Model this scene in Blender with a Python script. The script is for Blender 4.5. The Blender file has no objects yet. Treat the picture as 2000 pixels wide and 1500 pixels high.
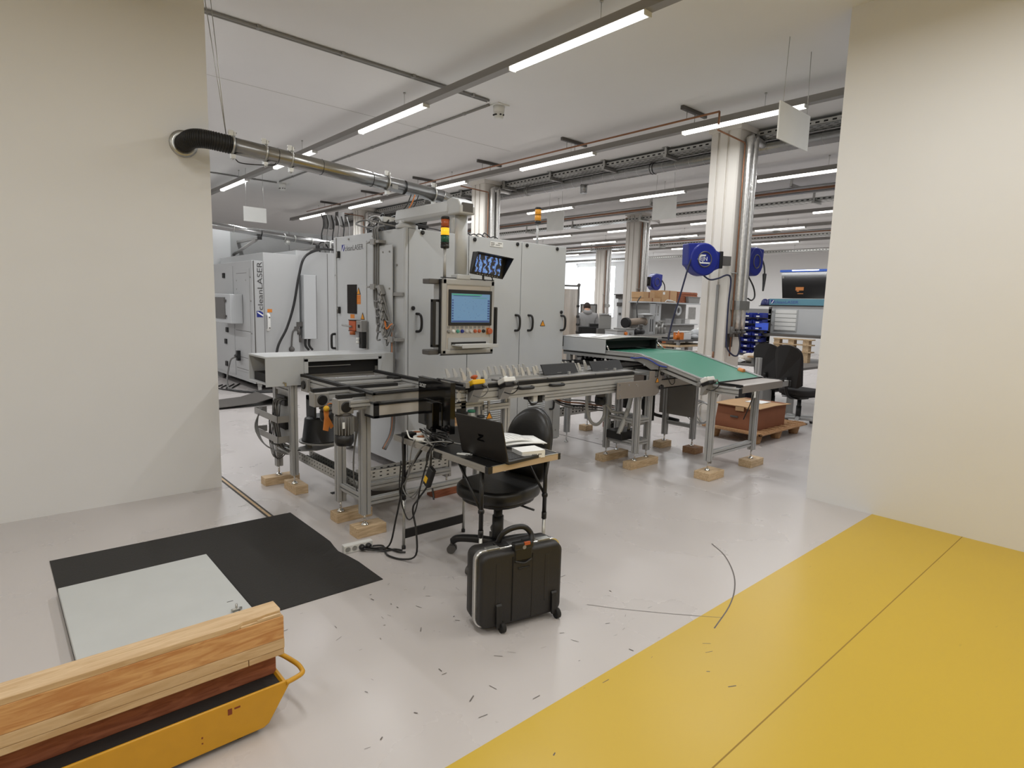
import bpy, bmesh, math, random
from mathutils import Vector, Matrix
random.seed(7)
S = bpy.context.scene
COL = S.collection

# ------------------------------------------------------------------ camera, world, light, exposure
cam_d = bpy.data.cameras.new('camera'); cam = bpy.data.objects.new('camera', cam_d); COL.objects.link(cam)
yaw, pitch, roll = math.radians(41.566), math.radians(7.526), math.radians(1.585)
fw = Vector((math.sin(yaw)*math.cos(pitch), math.cos(yaw)*math.cos(pitch), -math.sin(pitch)))
rt0 = Vector((math.cos(yaw), -math.sin(yaw), 0)); up0 = rt0.cross(fw)
rt = math.cos(roll)*rt0 + math.sin(roll)*up0
up = -math.sin(roll)*rt0 + math.cos(roll)*up0
cam.matrix_world = Matrix(((rt.x, up.x, -fw.x, 0), (rt.y, up.y, -fw.y, 0), (rt.z, up.z, -fw.z, 1.6), (0, 0, 0, 1)))
cam_d.sensor_width = 36.0; cam_d.lens = 36.0*1164.36/2000.0
cam_d.clip_start = 0.05; cam_d.clip_end = 200
S.camera = cam
w = bpy.data.worlds.new('world'); S.world = w; w.use_nodes = True
w.node_tree.nodes['Background'].inputs[0].default_value = (0.86, 0.93, 1.0, 1)
w.node_tree.nodes['Background'].inputs[1].default_value = 7.0
S.view_settings.view_transform = 'Standard'; S.view_settings.look = 'None'
S.view_settings.gamma = 1.0; S.view_settings.use_curve_mapping = False
S.view_settings.exposure = 0.36
LAMP_W = 21.0      # power of one 1.5 m lamp
S.cycles.max_bounces = 8; S.cycles.diffuse_bounces = 4; S.cycles.glossy_bounces = 4
S.cycles.transmission_bounces = 6; S.cycles.transparent_max_bounces = 8
S.cycles.caustics_reflective = False; S.cycles.caustics_refractive = False
S.cycles.sample_clamp_indirect = 6.0

# ------------------------------------------------------------------ materials
def lin(c):
    c = c/255.0
    return c/12.92 if c <= 0.04045 else ((c+0.055)/1.055)**2.4
def rgb(r, g, b): return (lin(r), lin(g), lin(b), 1)
MATS = {}
def mat(name, col, rough=0.5, metal=0.0, var=0.06, scale=6.0, bump=0.0, emit=0.0, alpha=1.0, trans=0.0, coat=0.0, stretch=None):
    if name in MATS: return MATS[name]
    m = bpy.data.materials.new(name); m.use_nodes = True; nt = m.node_tree; N = nt.nodes; L = nt.links
    b = N['Principled BSDF']
    c = rgb(*col)
    b.inputs['Roughness'].default_value = rough; b.inputs['Metallic'].default_value = metal
    b.inputs['Base Color'].default_value = c
    if coat: b.inputs['Coat Weight'].default_value = coat
    if trans: b.inputs['Transmission Weight'].default_value = trans
    if alpha < 1: b.inputs['Alpha'].default_value = alpha
    if emit:
        b.inputs['Emission Color'].default_value = c; b.inputs['Emission Strength'].default_value = emit
    if var or bump:
        tc = N.new('ShaderNodeTexCoord'); mp = N.new('ShaderNodeMapping'); no = N.new('ShaderNodeTexNoise')
        L.new(tc.outputs['Object'], mp.inputs['Vector']); L.new(mp.outputs['Vector'], no.inputs['Vector'])
        if stretch: mp.inputs['Scale'].default_value = stretch
        no.inputs['Scale'].default_value = scale; no.inputs['Detail'].default_value = 4
        if var:
            mx = N.new('ShaderNodeMix'); mx.data_type = 'RGBA'
            mx.inputs[6].default_value = tuple(min(1, v*(1-var)) for v in c[:3])+(1,)
            mx.inputs[7].default_value = tuple(min(1, v*(1+var)) for v in c[:3])+(1,)
            L.new(no.outputs['Fac'], mx.inputs[0]); L.new(mx.outputs[2], b.inputs['Base Color'])
        if bump:
            bp = N.new('ShaderNodeBump'); bp.inputs['Strength'].default_value = bump; bp.inputs['Distance'].default_value = 0.004
            L.new(no.outputs['Fac'], bp.inputs['Height']); L.new(bp.outputs['Normal'], b.inputs['Normal'])
    MATS[name] = m
    return m
CAB = mat('light_grey_lacquer', (190, 192, 193), 0.42, 0, 0.03, 3)
CAB2 = mat('grey_lacquer', (180, 181, 181), 0.45, 0, 0.03, 3)
ALU = mat('anodised_aluminium', (182, 182, 181), 0.4, 0.35, 0.06, 9)
ALUD = mat('dull_aluminium_plate', (158, 156, 153), 0.42, 0.4, 0.06, 9)
SLOT = mat('dark_slot', (52, 50, 48), 0.6)
ZINC = mat('galvanised_steel', (190, 190, 186), 0.36, 0.9, 0.14, 14)
DUCT = mat('spiral_duct_zinc', (156, 156, 155), 0.27, 0.92, 0.12, 8)
CHROME = mat('bright_chrome', (225, 225, 225), 0.15, 1.0, 0)
BLACK = mat('black_plastic', (26, 25, 25), 0.42, 0, 0.1)
BLK2 = mat('matt_black', (20, 19, 19), 0.7, 0, 0.1)
GLOSSB = mat('gloss_black', (12, 12, 13), 0.08, 0, 0)
RUBBER = mat('black_rubber', (30, 29, 28), 0.75, 0, 0.15, 30, 0.1)
LEATHER = mat('black_vinyl', (30, 29, 28), 0.36, 0, 0.08, 50, 0.15)
GREYP = mat('grey_plastic', (140, 139, 136), 0.5)
DGREY = mat('dark_grey_paint', (88, 85, 82), 0.5)
WHITEP = mat('white_plastic', (226, 226, 222), 0.4)
PAPER = mat('white_paper', (238, 238, 236), 0.8, 0, 0.02)
YEL = mat('signal_yellow_plastic', (226, 178, 20), 0.4)
REDO = mat('orange_red_plastic', (184, 90, 52), 0.42)
ORNG = mat('orange_cable', (226, 128, 48), 0.45)
BLUEP = mat('blue_plastic', (34, 52, 150), 0.4, 0, 0.08)
REELB = mat('reel_blue_plastic', (22, 36, 128), 0.38, 0, 0.08)
GREENB = mat('green_belt', (56, 128, 104), 0.5, 0, 0.05, 12)
COPPER = mat('copper_pipe', (150, 108, 82), 0.4, 0.4, 0.12, 5)
CARD = mat('cardboard', (146, 92, 60), 0.8, 0, 0.08, 10)
CARDL = mat('pale_cardboard', (188, 152, 112), 0.8, 0, 0.08, 10)
FOIL = mat('foil_insulation', (220, 219, 216), 0.3, 0.8, 0.25, 30, 1.0)
PLASTER = mat('white_wall_paint', (230, 229, 227), 0.75, 0, 0.02, 2)
CONC = mat('painted_concrete', (222, 217, 209), 0.65, 0, 0.04, 2.5)
CABLEG = mat('grey_cable', (120, 119, 117), 0.5, 0, 0)
HOSEG = mat('grey_corrugated_hose', (168, 168, 165), 0.45)
CLEAR = mat('clear_plastic', (236, 236, 234), 0.12, 0, 0, alpha=0.28)
SKIN = mat('skin', (196, 150, 124), 0.6)
def wood_mat(name, a, b, sc):
    m = bpy.data.materials.new(name); m.use_nodes = True; nt = m.node_tree; N = nt.nodes; L = nt.links
    p = N['Principled BSDF']; p.inputs['Roughness'].default_value = 0.7
    tc = N.new('ShaderNodeTexCoord'); mp = N.new('ShaderNodeMapping'); mp.inputs['Scale'].default_value = sc
    no = N.new('ShaderNodeTexNoise'); no.inputs['Scale'].default_value = 4; no.inputs['Detail'].default_value = 6; no.inputs['Distortion'].default_value = 1.2
    cr = N.new('ShaderNodeValToRGB'); cr.color_ramp.elements[0].position = 0.36; cr.color_ramp.elements[1].position = 0.66
    cr.color_ramp.elements[0].color = rgb(*a); cr.color_ramp.elements[1].color = rgb(*b)
    bp = N.new('ShaderNodeBump'); bp.inputs['Strength'].default_value = 0.2; bp.inputs['Distance'].default_value = 0.003
    L.new(tc.outputs['Object'], mp.inputs[0]); L.new(mp.outputs[0], no.inputs[0]); L.new(no.outputs[0], cr.inputs[0]); L.new(cr.outputs[0], p.inputs['Base Color'])
    L.new(no.outputs[0], bp.inputs['Height']); L.new(bp.outputs[0], p.inputs['Normal'])
    return m
PINE = wood_mat('pine_wood', (188, 160, 124), (218, 192, 156), (2, 14, 14))
PINER = wood_mat('reddish_wood', (132, 74, 48), (164, 100, 70), (2, 14, 14))
SPRUCE = wood_mat('spruce_beam', (190, 134, 82), (218, 172, 118), (1.5, 10, 10))

def floor_mat(name, base, dark, rough):
    m = bpy.data.materials.new(name); m.use_nodes = True; nt = m.node_tree; N = nt.nodes; L = nt.links
    p = N['Principled BSDF']
    tc = N.new('ShaderNodeTexCoord')
    n1 = N.new('ShaderNodeTexNoise'); n1.inputs['Scale'].default_value = 1.1; n1.inputs['Detail'].default_value = 7
    mx = N.new('ShaderNodeMix'); mx.data_type = 'RGBA'
    c = rgb(*base); mx.inputs[6].default_value = tuple(v*0.95 for v in c[:3])+(1,); mx.inputs[7].default_value = tuple(min(1, v*1.05) for v in c[:3])+(1,)
    L.new(tc.outputs['Object'], n1.inputs[0]); L.new(n1.outputs[0], mx.inputs[0])
    # scuffs: thin streaks where stretched noise peaks
    mp = N.new('ShaderNodeMapping'); mp.inputs['Scale'].default_value = (5, 16, 1); mp.inputs['Rotation'].default_value = (0, 0, 0.6)
    n2 = N.new('ShaderNodeTexNoise'); n2.inputs['Scale'].default_value = 2.2; n2.inputs['Detail'].default_value = 2
    L.new(tc.outputs['Object'], mp.inputs[0]); L.new(mp.outputs[0], n2.inputs[0])
    n3 = N.new('ShaderNodeTexNoise'); n3.inputs['Scale'].default_value = 0.9
    L.new(tc.outputs['Object'], n3.inputs[0])
    r2 = N.new('ShaderNodeMapRange'); r2.inputs[1].default_value = 0.725; r2.inputs[2].default_value = 0.76
    L.new(n2.outputs[0], r2.inputs[0])
    r3 = N.new('ShaderNodeMapRange'); r3.inputs[1].default_value = 0.45; r3.inputs[2].default_value = 0.6
    L.new(n3.outputs[0], r3.inputs[0])
    mu = N.new('ShaderNodeMath'); mu.operation = 'MULTIPLY'; L.new(r2.outputs[0], mu.inputs[0]); L.new(r3.outputs[0], mu.inputs[1])
    mu2 = N.new('ShaderNodeMath'); mu2.operation = 'MULTIPLY'; mu2.inputs[1].default_value = 0.22; L.new(mu.outputs[0], mu2.inputs[0])
    mx2 = N.new('ShaderNodeMix'); mx2.data_type = 'RGBA'; mx2.inputs[7].default_value = rgb(*dark)
    L.new(mu2.outputs[0], mx2.inputs[0]); L.new(mx.outputs[2], mx2.inputs[6]); L.new(mx2.outputs[2], p.inputs['Base Color'])
    n4 = N.new('ShaderNodeTexNoise'); n4.inputs['Scale'].default_value = 60; n4.inputs['Detail'].default_value = 3
    L.new(tc.outputs['Object'], n4.inputs[0])
    bp = N.new('ShaderNodeBump'); bp.inputs['Strength'].default_value = 0.03; bp.inputs['Distance'].default_value = 0.003
    L.new(n4.outputs[0], bp.inputs['Height']); L.new(bp.outputs[0], p.inputs['Normal'])
    rr = N.new('ShaderNodeMapRange'); rr.inputs[3].default_value = rough-0.06; rr.inputs[4].default_value = rough+0.08
    L.new(n1.outputs[0], rr.inputs[0]); L.new(rr.outputs[0], p.inputs['Roughness'])
    return m
FLOOR = floor_mat('grey_epoxy_floor', (196, 190, 187), (72, 68, 64), 0.27)
FLOORY = floor_mat('yellow_floor_paint', (202, 168, 44), (120, 92, 30), 0.33)

# ------------------------------------------------------------------ mesh builder
def circ(n, r, ph=0.0): return [(r*math.cos(2*math.pi*i/n+ph), r*math.sin(2*math.pi*i/n+ph)) for i in range(n)]
def smooth_pts(pts, k=6):
    P = [Vector(p) for p in pts]
    if len(P) < 3: return P
    out = []
    for i in range(len(P)-1):
        a = P[i-1] if i > 0 else P[i]*2-P[i+1]; b = P[i]; c = P[i+1]; d = P[i+2] if i+2 < len(P) else P[i+1]*2-P[i]
        for s in range(k):
            t = s/k
            out.append(0.5*((2*b)+(c-a)*t+(2*a-5*b+4*c-d)*t*t+(3*b-a-3*c+d)*t**3))
    out.append(P[-1]); return out
class MB:
    def __init__(s): s.v = []; s.f = []; s.sm = []
    def add(s, vs, fs, sm=False):
        o = len(s.v); s.v += [tuple(v) for v in vs]; s.f += [tuple(i+o for i in f) for f in fs]; s.sm += [sm]*len(fs); return s
    def box(s, x0, x1, y0, y1, z0, z1):
        if x0 > x1: x0, x1 = x1, x0
        if y0 > y1: y0, y1 = y1, y0
        if z0 > z1: z0, z1 = z1, z0
        return s.add([(x0,y0,z0),(x1,y0,z0),(x1,y1,z0),(x0,y1,z0),(x0,y0,z1),(x1,y0,z1),(x1,y1,z1),(x0,y1,z1)],
              [(0,3,2,1),(4,5,6,7),(0,1,5,4),(1,2,6,5),(2,3,7,6),(3,0,4,7)])
    def cb(s, cx, cy, cz, dx, dy, dz): return s.box(cx-dx/2, cx+dx/2, cy-dy/2, cy+dy/2, cz-dz/2, cz+dz/2)
    def obox(s, c, dx, dy, dz, R):
        m = MB().cb(0, 0, 0, dx, dy, dz)
        return s.add([Vector(c)+R @ Vector(v) for v in m.v], m.f)
    def prism(s, poly, h0, h1, axis='z', sm=False):
        n = len(poly)
        def P(a, b, h): return {'z': (a, b, h), 'y': (a, h, b), 'x': (h, a, b)}[axis]
        ar = sum(poly[i][0]*poly[(i+1) % n][1]-poly[(i+1) % n][0]*poly[i][1] for i in range(n))
        if (ar < 0) != (axis == 'y'): poly = poly[::-1]
        vs = [P(a, b, h0) for a, b in poly]+[P(a, b, h1) for a, b in poly]
        s.add(vs, [tuple(range(n))[::-1], tuple(range(n, 2*n))])
        o = len(s.v)-2*n
        for i in range(n): s.f.append((o+i, o+(i+1) % n, o+n+(i+1) % n, o+n+i)); s.sm.append(sm)
        return s
    def cyl(s, p, q, r, n=16, r2=None, cap=True):
        p = Vector(p); q = Vector(q); d = q-p; z = d.normalized()
        a = z.orthogonal().normalized(); b = z.cross(a); r2 = r if r2 is None else r2
        vs = [p+a*x+b*y for x, y in circ(n, r)]+[q+a*x+b*y for x, y in circ(n, r2)]
        s.add(vs, [(i, (i+1) % n, n+(i+1) % n, n+i) for i in range(n)], True)
        if cap: s.f += [tuple(len(s.v)-2*n+i for i in range(n))[::-1], tuple(len(s.v)-n+i for i in range(n))]; s.sm += [False, False]
        return s
    def tube(s, pts, r, n=8, k=6, smooth=True):
        P = smooth_pts(pts, k) if smooth else [Vector(p) for p in pts]
        m = len(P); rings = []
        t0 = (P[1]-P[0]).normalized(); a = t0.orthogonal().normalized()
        for i in range(m):
            t = (P[min(i+1, m-1)]-P[max(i-1, 0)]).normalized()
            a = (a-t*a.dot(t))
            a = a.normalized() if a.length > 1e-6 else t.orthogonal().normalized()
            b = t.cross(a); rr = r(i/(m-1)) if callable(r) else r
            rings.append([P[i]+a*x+b*y for x, y in circ(n, rr)])
        o = len(s.v); s.v += [tuple(v) for R_ in rings for v in R_]
        for i in range(m-1):
            for j in range(n):
                s.f.append((o+i*n+j, o+i*n+(j+1) % n, o+(i+1)*n+(j+1) % n, o+(i+1)*n+j)); s.sm.append(True)
        s.f += [tuple(o+j for j in range(n))[::-1], tuple(o+(m-1)*n+j for j in range(n))]; s.sm += [False, False]
        return s
    def lathe(s, c, prof, n=24, axis=(0, 0, 1)):
        c = Vector(c); z = Vector(axis).normalized(); a = z.orthogonal().normalized(); b = z.cross(a)
        o = len(s.v); m = len(prof)
        for r, h in prof: s.v += [tuple(c+z*h+a*x+b*y) for x, y in circ(n, max(r, 1e-4))]
        for i in range(m-1):
            for j in range(n):
                s.f.append((o+i*n+j, o+i*n+(j+1) % n, o+(i+1)*n+(j+1) % n, o+(i+1)*n+j)); s.sm.append(True)
        s.f += [tuple(o+j for j in range(n))[::-1], tuple(o+(m-1)*n+j for j in range(n))]; s.sm += [False, False]
        return s
    def sphere(s, c, r, n=16, m=10, sc=(1, 1, 1)):
        prof = [(math.sin(math.pi*i/m), -math.cos(math.pi*i/m)) for i in range(m+1)]
        t = MB().lathe((0, 0, 0), prof, n)
        return s.add([(c[0]+v[0]*r*sc[0], c[1]+v[1]*r*sc[1], c[2]+v[2]*r*sc[2]) for v in t.v], t.f, True)
    def torus(s, c, R_, r, axis=(0, 0, 1), n=28, m=8):
        c = Vector(c); z = Vector(axis).normalized(); a = z.orthogonal().normalized(); b = z.cross(a); o = len(s.v)
        for i in range(n):
            t = 2*math.pi*i/n; d = a*math.cos(t)+b*math.sin(t)
            s.v += [tuple(c+d*(R_+r*math.cos(u))+z*r*math.sin(u)) for u in [2*math.pi*j/m for j in range(m)]]
        for i in range(n):
            for j in range(m):
                s.f.append((o+i*m+j, o+((i+1) % n)*m+j, o+((i+1) % n)*m+(j+1) % m, o+i*m+(j+1) % m)); s.sm.append(True)
        return s
    def prof(s, p, q, w=.04, h=.04, g=.009, d=.011, nw=1, nh=1):
        # T-slot extrusion along an axis from p to q; w,h in the two other axes (in xyz order)
        def side(L, n): 
            out = []
            for k in range(n):
                cpos = L*(k+.5)/n-L/2
                out += [(cpos-g/2, 0), (cpos-g/2, d), (cpos+g/2, d), (cpos+g/2, 0)]
            return out
        poly = [(-w/2, -h/2)]+[(a, -h/2+e) for a, e in side(w, nw)]+[(w/2, -h/2)]+[(w/2-e, a) for a, e in side(h, nh)]
        poly += [(w/2, h/2)]+[(-a, h/2-e) for a, e in side(w, nw)]+[(-w/2, h/2)]+[(-w/2+e, -a) for a, e in side(h, nh)]
        ax = [i for i in range(3) if abs(p[i]-q[i]) > 1e-6][0]
        if ax == 2: return s.prism([(p[0]+a, p[1]+b) for a, b in poly], p[2], q[2], 'z')
        if ax == 1: return s.prism([(p[0]+a, p[2]+b) for a, b in poly], p[1], q[1], 'y')
        return s.prism([(p[1]+a, p[2]+b) for a, b in poly], p[0], q[0], 'x')
def origin_of(o):
    p = Vector((0, 0, 0))
    while o: p += o.location; o = o.parent
    return p
def obj(name, mb, m, parent=None, bev=0.0, local=False, label=None, seg=2):
    me = bpy.data.meshes.new(name)
    off = origin_of(parent) if (parent and not local) else Vector((0, 0, 0))
    me.from_pydata([tuple(Vector(v)-off) for v in mb.v], [], mb.f)
    me.polygons.foreach_set('use_smooth', mb.sm); me.materials.append(m); me.update()
    o = bpy.data.objects.new(name, me); COL.objects.link(o)
    if parent: o.parent = parent
    if bev:
        b = o.modifiers.new('bevel', 'BEVEL'); b.width = bev; b.segments = seg; b.limit_method = 'ANGLE'; b.angle_limit = 0.7
    if label: o['label'] = label
    return o
def thing(name, label, cat, loc=(0, 0, 0), group=None, rz=0.0):
    o = bpy.data.objects.new(name, None); COL.objects.link(o); o.location = loc; o.rotation_euler = (0, 0, rz); o.empty_display_size = 0.1
    o['label'] = label; o['category'] = cat
    if group: o['group'] = group
    return o
def tag(o, label, cat, group=None):
    o['label'] = label; o['category'] = cat
    if group: o['group'] = group
    return o
def struct(name, mb, m, parent=None, **k):
    o = obj(name, mb, m, parent, **k)
    if not parent: o['kind'] = 'structure'
    return o
def copy_tree(o, parent=None):
    c = o.copy(); COL.objects.link(c); c.parent = parent
    for ch in list(o.children): copy_tree(ch, c)
    return c
def text(name, s, size, m, parent, M, label=None, ext=0.0008, squeeze=1.0):
    cu = bpy.data.curves.new(name, 'FONT'); cu.body = s; cu.size = size; cu.extrude = ext; cu.align_x = 'LEFT'
    t = bpy.data.objects.new(name, cu); COL.objects.link(t)
    dg = bpy.context.evaluated_depsgraph_get(); me = bpy.data.meshes.new_from_object(t.evaluated_get(dg))
    bpy.data.objects.remove(t)
    off = origin_of(parent)
    me.transform(Matrix.Translation(-off) @ M @ Matrix.Diagonal((squeeze, 1, 1, 1)))
    me.materials.clear(); me.materials.append(m)
    o = bpy.data.objects.new(name, me); COL.objects.link(o); o.parent = parent
    if label: o['label'] = label
    return o
def frame(o, x, y):   # matrix with origin o, local x along x, local y along y
    x = Vector(x).normalized(); y = Vector(y).normalized(); z = x.cross(y)
    return Matrix(((x.x, y.x, z.x, o[0]), (x.y, y.y, z.y, o[1]), (x.z, y.z, z.z, o[2]), (0, 0, 0, 1)))

# ------------------------------------------------------------------ the room shell
fl = struct('floor', MB().box(-6, 25.2, -6, 23.2, -0.1, 0), FLOOR)
obj('painted_walkway', MB().box(-6, 5.3, -6, 1.535, 0, 0.0015), FLOORY, fl, label='yellow painted walkway with a straight edge')
DARKJ = mat('dark_joint', (70, 66, 62), 0.7)
obj('floor_joint', MB().box(5.36, 5.375, 3.9, 12, 0, 0.0012), DARKJ, fl)
j = obj('floor_track', MB().box(1.47, 1.485, 4.3, 5.9, 0, 0.002).box(1.505, 1.52, 4.3, 5.9, 0, 0.002), DARKJ, fl)
obj('floor_track', MB().box(1.485, 1.505, 4.3, 5.9, 0, 0.0015), PINE, fl)
jm = MB(); a, b = Vector((2.35, -1.0, 0)), Vector((2.9, 1.2, 0))
jm.add([(.4, .932, .0018), (5.3, .932, .0018), (5.3, .938, .0018), (.4, .938, .0018)], [(0, 1, 2, 3)])
obj('floor_joint', jm, mat('yellow_joint', (150, 118, 32), .6), fl)
# long curved scratch and straight scratches
sc = MB()
arc = [tuple(p)[:2] for p in smooth_pts([(3.682, 2.021, 0), (3.568, 1.862, 0), (3.374, 1.696, 0), (3.176, 1.579, 0), (2.952, 1.491, 0), (2.68, 1.423, 0)], 4)]
arc2 = [(2.354, 1.993), (2.45, 1.86), (2.62, 1.66), (2.81, 1.453)]
for (x0, y0), (x1, y1), hw in [(a_, b_, .0035) for a_, b_ in zip(arc[:-1], arc[1:])]+[(a_, b_, .0015) for a_, b_ in zip(arc2[:-1], arc2[1:])]:
    d = Vector((x1-x0, y1-y0, 0)).normalized(); n_ = Vector((-d.y, d.x, 0))*hw
    sc.add([(x0-n_.x, y0-n_.y, .0019), (x0+n_.x, y0+n_.y, .0019), (x1+n_.x, y1+n_.y, .0019), (x1-n_.x, y1-n_.y, .0019)], [(3, 2, 1, 0)])
rs = random.Random(5)
for i in range(70):
    x, y = rs.uniform(.9, 2.6), rs.uniform(1.0, 2.9); t = rs.uniform(0, 3.14); l = rs.choice((.005, .008, .012, .02)); w_ = rs.choice((.001, .002, .0035))
    d = Vector((math.cos(t), math.sin(t), 0))*l; n_ = Vector((-math.sin(t), math.cos(t), 0))*w_
    c = Vector((x, y, .002)); sc.add([c-d-n_, c+d-n_*.3, c+d+n_, c-d+n_*.5], [(0, 1, 2, 3)])
s_ = obj('floor_scuffs', sc, mat('scuff_grey', (104, 98, 94), .7), fl); s_['kind'] = 'stuff'
ce = struct('ceiling', MB().box(-6, 25.2, -6, 23.2, 4.0, 4.1), PLASTER)
for y in (1.2, 7.4):
    obj('ceiling_joint', MB().box(-2, 6.4, y, y+.006, 3.9985, 4.0), mat('joint_grey', (170, 165, 158), .8), ce)
struct('wall_back', MB().box(-6, 25, 23, 23.2, 0, 4), PLASTER)
wr = MB().box(25, 25.2, -6, 19.15, 0, 4).box(25, 25.2, 19.15, 23, 0, 1.05).box(25, 25.2, 19.15, 23, 3.85, 4).box(25, 25.2, 19.62, 20.25, 1.05, 3.85)
struct('wall_right', wr, PLASTER)
GLASS = mat('window_glass', (235, 242, 245), 0.02, 0, 0, alpha=0.12)
for i, (y0, y1) in enumerate(((20.25, 23), (19.15, 19.62))):
    wn = obj('window_%d' % (i+1), MB().box(25.06, 25.07, y0, y1, 1.05, 3.85), GLASS); wn['kind'] = 'structure'
    f = MB().box(25.02, 25.1, y0, y0+.06, 1.05, 3.85).box(25.02, 25.1, y1-.06, y1, 1.05, 3.85).box(25.02, 25.1, y0, y1, 1.05, 1.12).box(25.02, 25.1, y0, y1, 3.78, 3.85)
    if i == 0: f.box(25.02, 25.1, 21.6, 21.66, 1.05, 3.85)
    obj('window_frame', f, WHITEP, wn)
struct('wall_rear', MB().box(-6, 25, -6.2, -6, 0, 4), PLASTER)
struct('wall_outer', MB().box(-6.2, -6, -6.2, 23.2, 0, 4), PLASTER)
struct('wall_left', MB().box(-6, 1.43, 5.3, 5.42, 0, 4), PLASTER)
struct('wall_near_right', MB().box(5.3, 5.42, -6, 2.06, 0, 4), PLASTER)

# columns
def column(x, y, label, pipes=True, plate=False):
    g, d = .032, .022
    t = thing('column', label, 'column', (x, y, 0))
    poly = [(x+.02, y), (x+.4, y), (x+.4, y+.4), (x, y+.4)]
    for yy in (y+.29, y+.15): poly += [(x, yy+g/2), (x+d, yy+g/2), (x+d, yy-g/2), (x, yy-g/2)]
    poly += [(x, y+.02)]
    obj('shaft', MB().prism(poly, 0, 4.0), CONC, t)
    if plate is not None: obj('capital_plate', MB().box(x-.03, x+.43, y-.03, y+.43, 3.93, 4.0), CONC, t)
    if pipes:
        z0 = 1.36
        for k, px in enumerate((x+.15, x+.285)):
            obj('insulated_pipe', MB().tube([(px, y-.065, z0), (px, y-.065, 2.6), (px, y-.065, 3.74), (px+.04, y-.06, 3.82), (px+.3, y+.0, 3.85), (px+.65, y+.1, 3.86)], .05, 12, 4), FOIL, t)
        obj('copper_pipe', MB().tube([(x+.06, y-.05, 1.0), (x+.06, y-.05, 3.72), (x+.06, y-.04, 3.76), (x-.6, y-.04, 3.78)], .011, 8, 1, False), COPPER, t)
        obj('pipe_clamp', MB().box(x+.08, x+.35, y-.13, y, 1.62, 1.74), ZINC, t)
        obj('pipe_bracket', MB().cyl((x-.08, y-.06, 2.1), (x+.1, y-.06, 2.1), .008, 6).cyl((x+.06, y-.07, 2.1), (x+.06, y, 2.1), .012, 6), ZINC, t)
        v = MB()
        for k in range(3): v.cyl((x+.02+.13*k, y-.08, 1.26), (x+.02+.13*k, y-.08, 1.4), .028, 8).cyl((x-.03+.13*k, y-.1, 1.32), (x+.07+.13*k, y-.1, 1.32), .022, 8)
        obj('valve_cluster', v, DGREY, t)
    return t
column(7.45, 4.12, 'white grooved concrete column behind the green belt conveyor')
column(7.45, 9.36, 'white grooved concrete column rising behind the main machine cabinet')
column(7.45, 14.45, 'white grooved column far behind the cable bundle on the main cabinet')
column(12.5, 9.45, 'beige grooved concrete column left of the big blue hose reel')
column(17.6, 14.85, 'farthest grooved concrete column beside the bright window')
# conduit strips on the nearest column's left face
cd = thing('wall_conduit', 'thin grey conduit strip running down the nearest white column', 'conduit', (7.44, 4.24, 1))
obj('channel', MB().box(7.425, 7.45, 4.255, 4.285, 1.05, 1.95), GREYP, cd)
obj('copper_stub', MB().cyl((7.435, 4.27, .96), (7.435, 4.27, 1.05), .012, 8), COPPER, cd)

# ------------------------------------------------------------------ light strips
LAMPM = mat('lamp_diffuser', (255, 252, 245), 0.4, 0, 0, emit=3.2)
RAILM = mat('grey_light_rail', (148, 145, 141), 0.5, 0.2, 0.03)
def strip(x, lamps, y0, y1, label):
    t = thing('light_strip', label, 'light strip', (x, (y0+y1)/2, 3.8))
    obj('rail', MB().box(x-.035, x+.035, y0, y1, 3.785, 3.85).box(x-.045, x+.045, y0, y1, 3.775, 3.787), RAILM, t)
    for a, b in lamps:
        poly = [(x-.04, 3.775), (x-.036, 3.752), (x-.022, 3.742), (x+.022, 3.742), (x+.036, 3.752), (x+.04, 3.775)]
        obj('lamp_diffuser', MB().prism(poly, a, b, 'y'), LAMPM, t)
        for e_ in (a-.012, b): obj('lamp_end_cap', MB().box(x-.041, x+.041, e_, e_+.012, 3.74, 3.776), WHITEP, t)
        ld = bpy.data.lights.new('lamp_light', 'AREA'); ld.shape = 'RECTANGLE'; ld.size = .07; ld.size_y = b-a; ld.energy = LAMP_W*(b-a)/1.5; ld.color = (.97, .985, 1.0)
        lo = bpy.data.objects.new('lamp_light', ld); COL.objects.link(lo); lo.parent = t; lo.location = (0, (a+b)/2-(y0+y1)/2, 3.738-3.8)
    for yy in [a+.45 for a, b in lamps]:
        obj('suspension_wire', MB().cyl((x, yy, 3.85), (x, yy, 3.985), .003, 5).cyl((x, yy, 3.985), (x, yy, 4.0), .014, 8), ZINC, t)
strip(1.0, [(-4.2, -2.7), (-1.3, .2), (1.6, 3.1)], -5, 5.25, 'light strip above the yellow dolly, out of the picture')
strip(.95, [(5.9, 7.4), (8.87, 10.37), (11.85, 13.35), (14.8, 16.3)], 5.5, 17, 'light strip behind the left partition wall')
strip(-2.0, [(-3.5, -2), (-.5, 1), (2.4, 3.9)], -5, 5.25, 'added leftmost light strip brightening the left floor, out of the picture')  # unseen strip added to brighten the cabinet side and left floor
strip(-1.9, [(5.9, 7.4), (8.87, 10.37), (11.85, 13.35)], 5.5, 15, 'added unseen leftmost light strip behind the left partition wall')  # added run beyond the partition, also there only for more light
strip(3.82, [(-3.1, -1.6), (-.1, 1.4), (2.92, 4.42), (5.87, 7.38), (8.83, 10.4), (11.85, 13.36), (14.8, 16.3)], -4, 17, 'nearest long grey light strip crossing above the silver suction pipe')
strip(6.64, [(0, 1.45), (2.95, 4.42), (5.87, 7.4), (8.86, 10.35), (11.9, 13.4), (14.7, 16.3)], -.4, 17, 'light strip with the copper pipe alongside, second from the camera')
strip(9.85, [(.6, 2.1), (3.5, 5.06), (6.45, 7.93), (9.25, 10.7), (12.2, 13.7), (15.2, 16.7)], 0, 18, 'third light strip, behind the two hanging white panels')
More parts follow.
